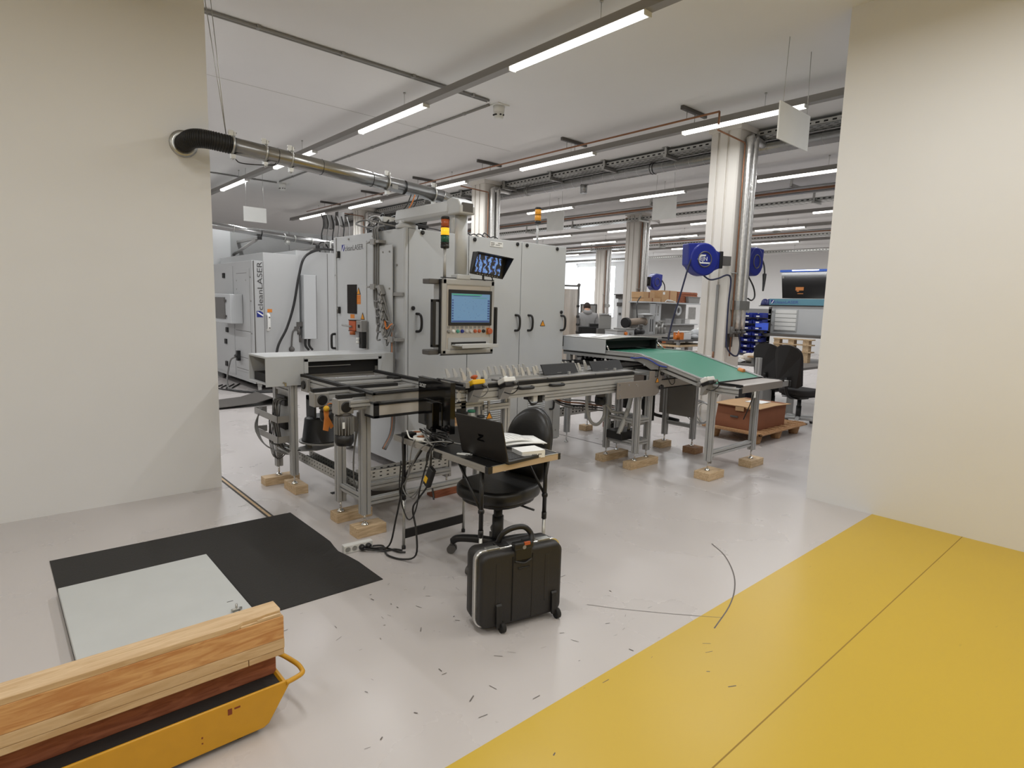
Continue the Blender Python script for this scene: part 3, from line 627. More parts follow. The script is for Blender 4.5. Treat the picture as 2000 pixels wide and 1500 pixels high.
nt.links.new(tc.outputs['Object'], wv.inputs[0]); nt.links.new(wv.outputs[1], cr.inputs[0]); nt.links.new(cr.outputs[0], pb.inputs['Emission Color']); pb.inputs['Emission Strength'].default_value = .8; pb.inputs['Base Color'].default_value = (.01, .01, .01, 1)
obj('picture', loc(MB().box(-.125, .115, -.003, 0, -.06, .08)), CAMS, MO)
m = MB()
for k in range(9): m.box(-.1+.024*k, -.088+.024*k, -.004, 0, -.078, -.072)
obj('button_row', loc(m), GREYP, MO)
obj('bracket', MB().tube([(3.15, 3.95, 1.8), (3.15, 3.95, 1.84), (3.16, 3.94, 1.86)], .009, 8).lathe((3.15, 3.95, 1.796), [(.02, 0), (.02, .01)], 12), BLACK, MO)
obj('lead', MB().tube([(3.22, 3.94, 1.84), (3.25, 3.95, 1.815), (3.26, 3.97, 1.8)], .005, 6), BLACK, MO)
# ------------------------------------------------------------------ suction pipe
SP = thing('suction_pipe', 'thick silver suction pipe running over the infeed hood into the main cabinet', 'pipe', (2.5, 5.0, 2.7))
P0, P1 = Vector((1.5, 5.0, 2.752)), Vector((3.44, 5.0, 2.635))
obj('pipe_run', MB().cyl(P0, P1, .0625, 28), DUCT, SP)
obj('pipe_elbow', MB().tube([P1, (3.5, 5.0, 2.62), (3.555, 5.0, 2.575), (3.575, 5.0, 2.5), (3.575, 5.0, 2.24)], .063, 20, 6), DUCT, SP)
ax = (P1-P0).normalized()
for t_ in (.005, .13, .235, .69, .95):
    c = P0.lerp(P1, t_)
    k_ = obj('pipe_clamp', MB().torus(c, .066, .008, ax, 24, 6).cb(c.x-.01, c.y-.02, c.z+.085, .035, .012, .04).cb(c.x+.015, c.y-.02, c.z+.08, .012, .03, .03).cb(c.x, c.y-.01, c.z-.085, .03, .04, .03), ZINC, SP)
    obj('clamp_bolt', MB().cyl((c.x-.03, c.y-.02, c.z+.09), (c.x+.03, c.y-.02, c.z+.09), .006, 8).cyl((c.x, c.y-.01, c.z-.11), (c.x, c.y-.01, c.z-.07), .006, 8), CHROME, k_)
for t_ in (.18, .37, .61, .78, .785): obj('cable_tie', MB().torus(P0.lerp(P1, t_), .0635, .0025, ax, 24, 5), BLACK, SP)
obj('earth_wire', MB().tube([(1.53, 4.99, 2.65), (1.56, 4.98, 2.628), (1.66, 4.98, 2.632), (1.8, 4.97, 2.65), (1.83, 4.97, 2.67)], .004, 6), BLACK, SP)
obj('type_label', MB().prism([(2.86+.0, 2.66), (2.92, 2.657), (2.92, 2.62), (2.86, 2.623)], 4.935, 4.939, 'y'), GREYP, SP)
for x in (3.07, 3.11, 3.15): obj('drop_cable', MB().tube([(x, 4.95, 2.6), (x-.03, 4.98, 2.5), (x-.08, 5.05, 2.4), (x-.13, 5.12, 2.3)], .005, 6), BLACK if x != 3.11 else ORNG, SP)
hs = obj('black_hose', MB().tube([(1.49, 5.0, 2.753), (1.36, 5.0, 2.76), (1.29, 5.02, 2.762), (1.25, 5.1, 2.763), (1.245, 5.3, 2.763)], .064, 18, 8), RUBBER, SP)
m = MB(); hp = smooth_pts([(1.49, 5.0, 2.753), (1.36, 5.0, 2.76), (1.29, 5.02, 2.762), (1.25, 5.1, 2.763), (1.245, 5.3, 2.763)], 7)
for i in range(0, len(hp)-1): m.torus(hp[i], .064, .005, hp[i+1]-hp[i], 18, 5)
obj('hose_ribs', m, BLACK, hs)
obj('wall_sleeve', MB().lathe((1.245, 5.3, 2.763), [(.1, 0), (.1, .012), (.075, .014)], 24, (0, -1, 0)), ZINC, SP)
for k in range(2): obj('hanger_wire', MB().cyl((1.47, 5.0, 2.82), (1.38-.05*k, 5.02, 4.0), .003, 5), ZINC, SP)

# ------------------------------------------------------------------ wooden blocks under the machine feet
def block(x0, x1, y0, y1, h, label, m=PINE, rz=0.0):
    cx, cy = (x0+x1)/2, (y0+y1)/2
    o = obj('wooden_block', MB().cb(0, 0, h/2, x1-x0, y1-y0, h), m, None, .003)
    o.location = (cx, cy, 0); o.rotation_euler = (0, 0, rz)
    return tag(o, label, 'wooden block', 'wooden blocks under the machine feet')
block(1.72, 2.02, 5.09, 5.2, .068, 'long pine block under the rear left foot of the infeed hood')
block(1.83, 1.94, 4.71, 4.96, .072, 'pine block pointing at the camera under the front foot of the infeed hood')
block(1.82, 2.1, 3.91, 4.03, .068, 'pine block under the second foot from the power strip')
block(1.8, 2.02, 3.56, 3.68, .072, 'pine block right behind the white power strip')
block(2.7, 3.02, 3.97, 4.09, .07, 'reddish block seen behind the cables hanging off the table', PINER, .05)
block(2.86, 3.12, 3.62, 3.73, .07, 'reddish block just behind the chair seat', PINER)
block(4.74, 5.2, 3.525, 3.63, .074, 'long pine block under the front feet of the lifting frame')
block(4.76, 5.18, 3.9, 4.01, .072, 'long pine block under the rear feet of the lifting frame')
block(5.8, 6.0, 3.9, 4.02, .072, 'pine block under the foot behind the perforated tray on the right')
block(5.86, 6.03, 3.5, 3.66, .072, 'brownish pine block under the foot below the grey sheet panel', wood_mat('brown_pine', (140, 104, 76), (170, 134, 100), (2, 14, 14)))
block(5.03, 5.3, 2.835, 3.0, .075, 'pine block under the left front leg of the green belt conveyor')
block(5.83, 6.1, 2.83, 2.97, .075, 'pine block under the right front leg of the green belt conveyor')
block(5.78, 5.92, 5.05, 5.17, .07, 'square pine block under the far foot seen past the cabinet')
block(6.2, 6.36, 5.0, 5.12, .07, 'small reddish block farthest back between the frames', PINER)

def leg(parent, x, y, z1, z0=.15, wd=.055, blk=.072):
    l = obj('leg', MB().prof((x, y, z0), (x, y, z1), wd, wd), ALU, parent)
    obj('foot', MB().cyl((x, y, blk+.01), (x, y, z0+.005), .008, 8).lathe((x, y, blk), [(.026, 0), (.026, .006), (.018, .016), (.008, .022)], 14), CHROME, l)
    return l
def beam(parent, p, q, wd=.045, hd=.045, nm='beam', nw=1, nh=1): return obj(nm, MB().prof(p, q, wd, hd, nw=nw, nh=nh), ALU, parent)
def perf(name, x0, x1, y0, y1, z0, z1, parent, along, step=.05, both=True, hole=(.014, .008), m=ZINC):
    # open sheet-metal cable tray with slots in its side walls
    t = .002
    if along == 'x':
        b = MB().box(x0, x1, y0, y1, z0, z0+t).box(x0, x1, y0, y0+t, z0, z1).box(x0, x1, y1-t, y1, z0, z1)
    else:
        b = MB().box(x0, x1, y0, y1, z0, z0+t).box(x0, x0+t, y0, y1, z0, z1).box(x1-t, x1, y0, y1, z0, z1)
    o = obj(name, b, m, parent)
    h = MB(); e = .0008; a = (x0 if along == 'x' else y0)+.03; L_ = (x1 if along == 'x' else y1)
    while a < L_-.02:
        for zz in (z0+(z1-z0)*.3, z0+(z1-z0)*.7):
            if along == 'x':
                for yy in (y0-e, y1-t-e): h.box(a, a+hole[0], yy, yy+t+2*e, zz, zz+hole[1])
            else:
                for xx in (x0-e, x1-t-e): h.box(xx, xx+t+2*e, a, a+hole[0], zz, zz+hole[1])
        a += step
    s = obj('slots', h, BLK2, o); s['kind'] = 'stuff'
    return o
# ------------------------------------------------------------------ infeed conveyor with hood
IN = thing('infeed_conveyor', 'infeed conveyor under a light grey sheet hood at the left of the main cabinet', 'conveyor', (1.86, 4.95, 0))
hd = obj('hood', MB().box(1.63, 2.775, 4.75, 5.15, 1.13, 1.145).box(1.63, 1.937, 4.75, 4.762, .905, 1.132).box(2.645, 2.775, 4.75, 4.762, .95, 1.132).box(1.937, 2.645, 4.75, 4.762, 1.118, 1.132).box(1.63, 2.775, 5.138, 5.15, .92, 1.132).box(1.63, 1.93, 4.762, 5.14, .92, .932), CAB, IN, .003)
obj('opening_frame', MB().box(1.937, 1.972, 4.745, 4.755, 1.0, 1.118).box(1.937, 2.645, 4.745, 4.755, 1.094, 1.118).box(2.61, 2.645, 4.745, 4.755, .99, 1.118), CAB, hd, .002)
obj('brush_curtain', MB().box(1.972, 2.62, 4.79, 4.8, .985, 1.1), BLK2, hd)
obj('brush_rail', MB().box(1.975, 2.36, 4.775, 4.79, 1.048, 1.053).box(2.6, 2.66, 4.77, 4.79, .985, 1.03), ALUD, hd)
obj('inner_lining', MB().box(1.80, 2.7, 4.9, 4.91, .935, 1.125), BLK2, hd)
obj('hood_screw', MB().cyl((1.766, 4.752, .937), (1.766, 4.738, .937), .006, 8).box(1.775, 1.79, 4.745, 4.75, .905, .935), CHROME, hd)
obj('inner_box', MB().box(1.66, 1.8, 4.85, 5.1, .932, 1.0), BLK2, IN)
beam(IN, (1.7, 4.87, .965), (2.75, 4.87, .965), .05, .05, 'side_rail')
beam(IN, (1.7, 5.08, .965), (2.75, 5.08, .965), .05, .05, 'side_rail')
leg(IN, 1.86, 4.8, .905, blk=.072); leg(IN, 1.86, 5.15, .92, blk=.068)
beam(IN, (1.86, 4.822, .335), (1.86, 5.128, .335)); beam(IN, (1.86, 4.822, .86), (1.86, 5.128, .86), nm='beam')
for z in (.595, .425):
    m = MB().box(1.735, 1.738, 4.82, 5.36, z, z+.055).box(1.735, 1.84, 4.82, 4.823, z, z+.055).box(1.735, 1.84, 5.357, 5.36, z, z+.055)
    h = obj('cable_hoop', m, ALUD, IN)
tb = obj('terminal_plate', MB().box(1.848, 1.858, 4.85, 5.1, .4, .86), CAB2, IN)
for z in (.72, .52): obj('terminal_row', MB().box(1.82, 1.848, 4.88, 5.06, z, z+.08), BLACK, tb, .003)
for k in range(14):
    y = 4.86+.018*k; zb = .62 if k < 8 else .45
    obj('cable', MB().tube([(1.83, y, zb+.16), (1.79-.01*(k % 3), y+.02, zb+.14), (1.77, y+.01*(k % 4), zb+.05), (1.775, y+.03, zb-.06), (1.8, y-.02, zb-.2 if k % 2 else .37), (1.9, y-.1, .36)], .0042, 6), (BLACK, CABLEG, DGREY)[k % 3], IN)
for k in range(3): obj('cable_loop', MB().tube([(1.76, 5.3-.03*k, .66), (1.72-.01*k, 5.25, .5), (1.74, 5.15, .36), (1.82, 5.0-.04*k, .31), (1.9, 4.85, .32)], .006, 6), CABLEG, IN)
perf('cable_channel', 1.915, 2.015, 3.78, 4.86, .255, .33, IN, 'y')
m = MB()
for k in range(4): m.tube([(1.935+.02*k, 4.86, .28), (1.94+.018*k, 4.5, .275), (1.93+.02*k, 4.1, .28), (1.94+.02*k, 3.8, .275)], .008, 6)
obj('channel_cables', m, BLACK, IN)
obj('channel_end_plate', MB().prism([(1.9, 4.78), (1.9, 4.9), (2.02, 4.95), (2.28, 4.86), (2.28, 4.82), (2.03, 4.72)], .345, .349, 'z'), ALUD, IN)
# black drum with its motor box
DR = thing('black_drum', 'black conical drum with a labelled black frame standing under the transfer rails', 'machine part', (2.14, 4.86, .405))
obj('cone', MB().lathe((2.14, 4.86, .405), [(.178, 0), (.178, .01), (.172, .012), (.15, .19), (.13, .2), (.12, .21)], 32), BLACK, DR)
obj('frame_box', MB().box(2.03, 2.045, 4.77, 4.95, .6, .79).box(2.11, 2.2, 4.765, 4.79, .6, .79).box(2.235, 2.25, 4.77, 4.95, .6, .79).box(2.03, 2.25, 4.765, 4.95, .75, .79), BLACK, DR, .003)
obj('drum_label', MB().box(2.13, 2.17, 4.763, 4.765, .62, .70), PAPER, DR); obj('orange_dot', MB().cyl((2.15, 4.765, .73), (2.15, 4.76, .73), .014, 12), REDO, DR)
# the drum stands on a support plate of the infeed stand
obj('support_plate', MB().prism([(2.14+.2*math.cos(t), 4.86+.2*math.sin(t)) for t in [i*math.pi/14 for i in range(28)]], .394, .4045, 'z'), ALUD, IN)
obj('plate_post', MB().box(1.99, 2.03, 4.84, 4.88, .33, .394), ALUD, IN)
# ------------------------------------------------------------------ transfer frame + return conveyor
TF = thing('return_conveyor', 'long aluminium return conveyor with black rails in front of the main cabinet', 'conveyor', (3.2, 3.75, 0))
for (x, y) in ((1.87, 3.96), (1.88, 3.61)): leg(TF, x, y, .9, blk=.07, wd=.062)
leg(TF, 2.86, 4.03, .88, blk=.07); leg(TF, 2.9, 3.66, .88, blk=.07)
beam(TF, (1.875, 3.632, .265), (1.875, 3.938, .265)); beam(TF, (1.9, 3.61, .235), (2.88, 3.61, .235))
beam(TF, (1.9, 3.96, .22), (2.84, 3.96, .22))
# left-hand transfer: two rails along the depth, black rubber on top
for x in (1.925, 2.585):
    obj('transfer_rail', MB().prof((x, 3.5, .93), (x, 4.74, .93), .04, .09, nh=2), ALU, TF)
    obj('rubber_strip', MB().box(x-.02, x+.02, 3.45, 4.76, .976, .998), BLK2, TF)
for y, z in ((4.55, .95), (4.42, .93), (4.3, .95), (4.08, .93)): beam(TF, (1.95, y, z), (2.565, y, z), .045, .04, 'cross_bar')
obj('slide_block', MB().box(2.5, 2.56, 4.28, 4.4, .95, .985), BLACK, TF)
obj('bearing_plate', MB().box(1.88, 1.905, 4.55, 4.68, .87, .98), ALUD, TF, .003); obj('bearing_cap', MB().lathe((1.88, 4.62, .925), [(.035, 0), (.035, .008), (.03, .012)], 18, (-1, 0, 0)), BLACK, TF)
# return line rails
for (y, x0) in ((3.9, 1.64), (3.56, 1.66)):
    obj('rubber_strip', MB().box(x0, 2.3, y-.018, y+.018, .978, 1.0), BLK2, TF)
    obj('line_rail', MB().prof((x0+.1, y, .935), (2.3, y, .935), .04, .085, nh=2), ALU, TF)
for (y, x0, mr, mz) in ((3.9, 1.64, .75, .1), (3.56, 1.65, 1, 0)):
    g = obj('gearbox', MB().box(x0, x0+.11, y-.04, y+.05, .875, .975), ALUD, TF, .006)
    obj('gearbox_cap', MB().lathe((x0+.055, y-.04, .925), [(.036, 0), (.036, .01), (.03, .014)], 20, (0, -1, 0)), BLACK, g)
    obj('gearbox_plate', MB().box(x0+.012, x0+.1, y-.046, y-.04, .885, .966), ALUD, g)
    mx = x0+(.06 if mz == 0 else .105)
    mo = obj('motor', MB().cyl((mx, y, .74+mz), (mx, y, .865), .056*mr, 24).cyl((mx, y, .86), (mx, y, .88), .046*mr, 20), DGREY, TF)
    f = MB()
    for k in range(20):
        t = k*math.pi/10; f.obox((mx+.058*mr*math.cos(t), y+.058*mr*math.sin(t), .80+mz*.6), .014, .003, .115-mz, Matrix.Rotation(t, 3, 'Z'))
    obj('cooling_fins', f, GREYP, mo)
    obj('fan_cover', MB().lathe((mx, y, .74+mz), [(.062*mr, 0), (.062*mr, -.05), (.05*mr, -.072), (.02, -.074)], 24), BLACK, mo)
    obj('motor_label', MB().box(mx-.04*mr, mx-.026*mr, y-.066*mr, y-.06*mr, .79+mz*.6, .83+mz*.5), PAPER, mo)
    obj('connection_box', MB().box(x0+.1, x0+.145, y-.02, y+.05, .75, .85), DGREY, mo, .004)
# guard box at the near end of the transfer
gb = obj('guard_box', MB().box(1.862, 2.3, 3.436, 3.442, .957, 1.005).box(1.85, 1.862, 3.44, 3.53, .955, 1.0), ALUD, TF)
obj('guard_edge', MB().box(1.85, 2.32, 3.43, 3.448, 1.0, 1.012).box(1.845, 1.868, 3.43, 3.54, 1.0, 1.012), BLK2, gb)
obj('glass_top', MB().box(1.868, 2.3, 3.448, 3.53, .985, .99), CLEAR, gb)
obj('lower_panel', MB().box(1.895, 2.3, 3.44, 3.446, .862, .93), mat('panel_beige_grey', (186, 180, 172), .45), gb)
obj('lower_frame', MB().box(1.862, 1.895, 3.434, 3.45, .845, .945).box(1.862, 2.34, 3.434, 3.45, .845, .86).box(1.862, 2.34, 3.434, 3.45, .93, .942).box(1.855, 1.87, 3.44, 3.56, .845, .86).box(2.3, 2.34, 3.434, 3.45, .845, .945), BLK2, gb)
obj('side_sheet', MB().box(1.86, 1.866, 3.45, 3.56, .86, .935), CAB2, gb)
beam(TF, (1.72, 3.5, .945), (1.86, 3.5, .945), .03, .04, 'guide_bar')
# the long run, from the middle to the lifting frame
for y in (3.56, 3.9):
    obj('line_rail', MB().prof((2.74, y, .91), (4.72, y, .91), .05, .1, nh=2), ALU, TF)
    obj('rubber_strip', MB().box(2.74, 4.72, y-.028, y+.024, .962, .99), BLK2, TF)
obj('lower_rail', MB().prof((3.52, 3.57, .83), (4.5, 3.57, .83), .05, .05), ALU, TF)
obj('line_rail', MB().prof((2.42, 3.56, .92), (2.68, 3.56, .92), .05, .08, nh=2), ALU, TF)
obj('rubber_strip', MB().box(2.3, 2.74, 3.53, 3.585, .962, .985), BLK2, TF)
obj('cross_roller', MB().cyl((2.64, 3.5, 1.005), (2.64, 3.86, 1.005), .014, 10), BLACK, TF); obj('roller_end', MB().box(2.625, 2.66, 3.47, 3.5, .985, 1.025), ALUD, TF)
obj('lift_column', MB().box(2.68, 2.73, 3.6, 3.66, .76, .97).box(2.66, 2.78, 3.6, 3.7, .72, .77), BLACK, TF, .003)
beam(TF, (2.92, 3.63, .79), (3.18, 3.63, .79), .04, .045, 'beam'); leg(TF, 3.18, 3.66, .86, z0=.14, blk=.0)
beam(TF, (2.36, 3.62, .83), (2.88, 3.62, .83), .04, .04, 'beam')
for x0 in (3.2, 3.56):
    obj('grip', MB().tube([(x0, 3.535, .938), (x0+.012, 3.5, .938), (x0+.05, 3.49, .938), (x0+.1, 3.49, .938), (x0+.138, 3.5, .938), (x0+.15, 3.535, .938)], .013, 8, 4), BLACK, TF)
obj('sensor_box', MB().box(3.42, 3.47, 3.58, 3.64, .80, .86), WHITEP, TF, .003); obj('sensor_box', MB().box(3.49, 3.53, 3.58, 3.64, .79, .86).box(3.36, 3.4, 3.58, 3.64, .82, .85), BLACK, TF, .003)
for k in range(3): obj('sensor_lead', MB().tube([(3.37, 3.6, .83), (3.4, 3.58, .79-.008*k), (3.46, 3.58, .785), (3.52, 3.6, .81)], .004, 6), BLACK, TF)
warn(TF, (2.96, 3.6, .70), (1, 0, 0), .036)
obj('sign_post', MB().box(2.95, 2.97, 3.605, 3.615, .45, .86), ALUD, TF)
obj('tangle_cables', MB().tube([(2.62, 3.62, .82), (2.66, 3.6, .7), (2.7, 3.62, .78), (2.74, 3.6, .68)], .008, 6).tube([(2.6, 3.62, .8), (2.7, 3.6, .69), (2.62, 3.62, .7), (2.76, 3.62, .76)], .008, 6), BLACK, TF)
perf('cable_channel', 2.05, 2.84, 3.98, 4.08, .25, .325, TF, 'x', .06, hole=(.02, .008), m=mat('perforated_sheet', (205, 203, 198), .45, .3))
m = MB()
for k in range(4): m.tube([(2.05, 4.0+.02*k, .28), (2.4, 4.02+.015*k, .3), (2.84, 4.0+.02*k, .28)], .008, 6)
obj('channel_cables', m, BLACK, TF)
for k in range(5): obj('loose_cable', MB().tube([(1.9+.02*k, 3.7, .27), (1.95, 3.72+.03*k, .3), (2.02, 3.8, .31+.01*k), (2.1, 3.95, .3)], .006, 6), (CABLEG, BLACK, LOGOB)[k % 3], TF)
for k in range(4): obj('hanging_cable', MB().tube([(1.84+.01*k, 3.63, .86), (1.83, 3.66, .6), (1.84, 3.69, .4), (1.88, 3.72, .28)], .005, 6), CABLEG, TF)
# drum foot in stainless steel under the transfer
st = thing('steel_drum', 'round stainless steel pan low under the transfer rails behind the table', 'machine part', (2.38, 4.35, 0))
obj('pan', MB().lathe((2.38, 4.3, .1), [(.2, 0), (.21, .01), (.21, .09), (.2, .1), (.06, .1)], 40), mat('stainless', (190, 190, 188), .32, .5, .08, 8), st)
obj('foot', MB().box(2.2, 2.56, 4.2, 4.4, 0, .1), DGREY, st)
mt = thing('floor_plate', 'dark strip of matting on the floor under the infeed', 'mat', (2.5, 4.5, .0)); obj('strip', MB().box(2.08, 2.66, 4.58, 4.6, 0, .006), RUBBER, mt); obj('strip_edge', MB().box(2.08, 2.66, 4.56, 4.58, 0, .004), BLK2, mt)
og = thing('orange_glove', 'orange fabric tag tied to the second conveyor motor', 'tag', (1.66, 3.72, .88))
obj('knot', MB().sphere((1.672, 3.74, .885), .02, 10, 8), mat('tag_yellow', (226, 176, 40), .6), og)
obj('cloth', MB().add([(1.655, 3.74, .88), (1.69, 3.74, .88), (1.685, 3.735, .83), (1.72, 3.735, .76), (1.70, 3.733, .745), (1.69, 3.735, .77), (1.68, 3.733, .73), (1.65, 3.735, .74), (1.66, 3.737, .82),
     (1.655, 3.75, .88), (1.69, 3.75, .88), (1.685, 3.75, .83), (1.72, 3.75, .76), (1.70, 3.75, .745), (1.69, 3.75, .77), (1.68, 3.75, .73), (1.65, 3.75, .74), (1.66, 3.75, .82)],
     [tuple(range(9)), tuple(range(17, 8, -1))]+[(i, (i+1) % 9, 9+(i+1) % 9, 9+i) for i in range(9)]), mat('tag_orange', (206, 124, 52), .7), og)
obj('string', MB().tube([(1.672, 3.74, .89), (1.68, 3.72, .92), (1.69, 3.64, .93)], .003, 5), ORNG, og)
# workpiece carriers
PRONGM = mat('bright_prong_metal', (214, 212, 208), .35, .3)
def prong(parent, x, y, z, m=ALU):
    o = obj('prong', MB().prism([(x-.01, z), (x+.016, z), (x+.018, z+.022), (x-.014, z+.07), (x-.03, z+.068), (x-.022, z+.038)], y-.006, y+.006, 'y'), m, parent)
    return o
def carrier(x0, x1, xs, ys, label, plate=None, y0=3.55, y1=3.9, z=.99, dark=False):
    t = thing('workpiece_carrier', label, 'carrier', (x0, y0, z), 'workpiece carriers on the return conveyor')
    obj('base_plate', MB().box(x0, x1, y0, y1, z, z+.012), ALUD if not dark else BLACK, t, .002)
    for y in ys:
        obj('prong_bar', MB().box(x0+.02, x1-.02, y-.012, y+.012, z+.012, z+.03), ALU if not dark else BLACK, t)
        for x in xs: prong(t, x, y, z+.03, PRONGM if not dark else BLACK)
    if plate:
        a, b = plate
        obj('black_plate', MB().prism([(3.64, z+.02), (3.65, z+.02), (3.70, z+.105), (3.69, z+.105)], a, b, 'x'), BLACK, t)
        obj('plate_stop', MB().box((a+b)/2+.05, (a+b)/2+.07, 3.6, 3.62, z+.012, z+.04), ALU, t)
        obj('plate_mark', MB().box((a+b)/2-.05, (a+b)/2, 3.645, 3.648, z+.03, z+.034), GREYP, t)
    return t
def R(a, n, s): return [a+s*i for i in range(n)]
carrier(2.66, 3.0, R(2.72, 4, .07), (3.62, 3.83), 'carrier with pale metal prongs behind the yellow emergency stop')
carrier(3.08, 3.54, R(3.14, 6, .068), (3.64, 3.82), 'carrier with two rows of metal prongs behind the white switch box')
carrier(3.56, 4.16, R(4.06, 2, .05)+[3.57], (3.70, 3.86), 'carrier holding a leaning black plate, nearer one of two', (3.6, 4.03))
carrier(4.18, 4.72, R(4.22, 4, .16), (3.72, 3.87), 'carrier holding a leaning black plate at the far end of the line', (4.23, 4.68))
carrier(5.12, 5.5, R(5.16, 5, .07), (4.35, 4.6), 'carrier with black prongs waiting under the outfeed hood', None, 4.25, 4.7, .985, True)
carrier(5.54, 5.95, R(5.58, 5, .07), (4.1, 4.4), 'second carrier with black prongs under the belt bend', None, 4.02, 4.5, .985, True)
# switch boxes on the rail
def sbox(x, y, z, top, knob, label, name, cat):
    t = thing(name, label, cat, (x, y, z)); R_ = Matrix.Rotation(-.45, 3, 'X')
    def L(mb):
        n = MB(); n.v = [tuple(Vector((x, y, z))+R_ @ Vector(v)) for v in mb.v]; n.f = mb.f; n.sm = mb.sm; return n
    obj('base', L(MB().box(-.06, .06, -.045, .045, 0, .032)), BLACK, t, .006)
    obj('cover', L(MB().box(-.06, .06, -.045, .045, .032, .072)), top, t, .008)
    if knob == 'stop': obj('mushroom', L(MB().lathe((0, 0, .072), [(.012, 0), (.012, .02), (.026, .024), (.028, .036), (.02, .042)], 18)), REDO, t)
    elif knob == 'dial': obj('dial', L(MB().lathe((0, 0, .072), [(.016, 0), (.015, .012)], 16).box(-.014, .014, -.005, .005, .08, .092)), WHITEP, t)
    else:
        for q in (-.025, .025): obj('push_button', L(MB().lathe((q, .005, .072), [(.013, 0), (.012, .01)], 14)), WHITEP, t)
    obj('cable_gland', L(MB().cyl((.035, -.045, .02), (.035, -.075, .02), .013, 10)), GREYP, t)
    g = Vector((x, y, z))+R_ @ Vector((.035, -.075, .02))
    obj('lead', MB().tube([g, g+Vector((.005, -.015, -.05)), g+Vector((-.02, .03, -.1)), g+Vector((-.07, .07, -.09))], .0045, 6), CABLEG if knob == 'stop' else BLACK, t)
    obj('mounting_bracket', MB().prism([(y-.02, z+.005), (y+.06, z-.015), (y+.06, z-.1), (y+.045, z-.1)], x-.05, x+.04, 'x'), ALUD, t)
sbox(2.735, 3.47, .965, YEL, 'stop', 'yellow switch box with a red mushroom emergency stop on the conveyor rail', 'emergency_stop_box', 'switch')
sbox(3.04, 3.47, .965, WHITEP, 'dial', 'white switch box with a round dial on the conveyor rail', 'dial_switch_box', 'switch')
# ------------------------------------------------------------------ lifting frame at the right end
LF = thing('lifting_frame', 'aluminium lifting frame on four legs at the right end of the return conveyor', 'frame', (4.95, 3.76, 0))
for (x, y) in ((4.82, 3.92), (4.85, 3.57), (5.08, 3.6), (5.07, 3.98)): leg(LF, x, y, .93 if x > 5 else .82, blk=.073)
for z in (.25, .48): 
    beam(LF, (4.83, 3.6, z), (4.83, 3.9, z)); beam(LF, (5.075, 3.625, z), (5.075, 3.955, z))
    beam(LF, (4.875, 3.585, z), (5.055, 3.585, z))
obj('front_plate', MB().prism([(4.43, .745), (5.04, .735), (5.1, .76), (5.14, .9), (5.14, .985), (5.09, .985), (5.09, .92), (5.02, .92), (5.02, .985), (4.93, .985), (4.93, .9), (4.43, .905)], 3.5, 3.51, 'y'), mat('plate_warm_grey', (158, 150, 142), .42, .5), LF, .002)
m = MB()
for (x, z) in ((4.46, .88), (4.47, .78), (4.46, .83), (4.47, .76), (4.6, .87), (4.72, .87), (4.74, .855)): m.cyl((x, 3.5, z), (x, 3.495, z), .007, 8)
obj('plate_bolts', m, CHROME, LF)
warn(LF, (5.06, 3.499, .865), (1, 0, 0), .035)
obj('clamp_knob', MB().lathe((5.12, 3.49, .955), [(.02, 0), (.018, .02)], 12, (0, -1, 0)).lathe((5.1, 3.49, .815), [(.02, 0), (.018, .02)], 12, (0, -1, 0)).lathe((5.2, 3.55, .81), [(.022, 0), (.02, .025)], 12, (0, -1, 0)), BLACK, LF)
obj('hose', MB().tube([(4.92, 3.7, .75), (4.9, 3.7, .66), (4.86, 3.7, .55), (4.8, 3.7, .44), (4.74, 3.7, .34)], .024, 12, 6), HOSEG, LF)
obj('hose', MB().tube([(4.55, 3.95, .85), (4.52, 3.95, .62), (4.56, 3.93, .46), (4.66, 3.92, .41), (4.74, 3.9, .5), (4.72, 3.9, .7), (4.7, 3.9, .84)], .017, 10, 6), HOSEG, LF)
obj('hose', MB().tube([(4.74, 3.88, .62), (4.8, 3.84, .54), (4.88, 3.78, .53), (4.94, 3.74, .46), (4.93, 3.72, .36)], .016, 10, 6), HOSEG, LF)
obj('hose_clip', MB().box(4.82, 4.9, 3.66, 3.74, .485, .51), CAB2, LF)
obj('control_box', MB().box(4.74, 5.04, 3.66, 3.86, .275, .36), BLACK, LF, .004)
lm = obj('lift_motor', MB().cyl((4.55, 3.8, .72), (4.55, 3.8, .83), .05, 20), DGREY, LF); obj('fan_cover', MB().lathe((4.55, 3.8, .72), [(.055, 0), (.055, -.06), (.045, -.075)], 20), BLACK, lm)
obj('motor_bracket', MB().box(4.4, 4.7, 3.74, 3.86, .83, .86), ALUD, LF)
obj('cylinder', MB().cyl((5.05, 3.85, .56), (5.05, 3.85, .74), .045, 16), BLACK, LF)
for k in range(4): obj('cable', MB().tube([(4.15, 4.25, .78), (4.4, 4.2, .6+.02*k), (4.75, 4.2, .52+.03*k), (5.4, 4.3, .42+.02*k)], .009, 6), (CABLEG, BLACK, COPPER, CABLEG)[k], LF)
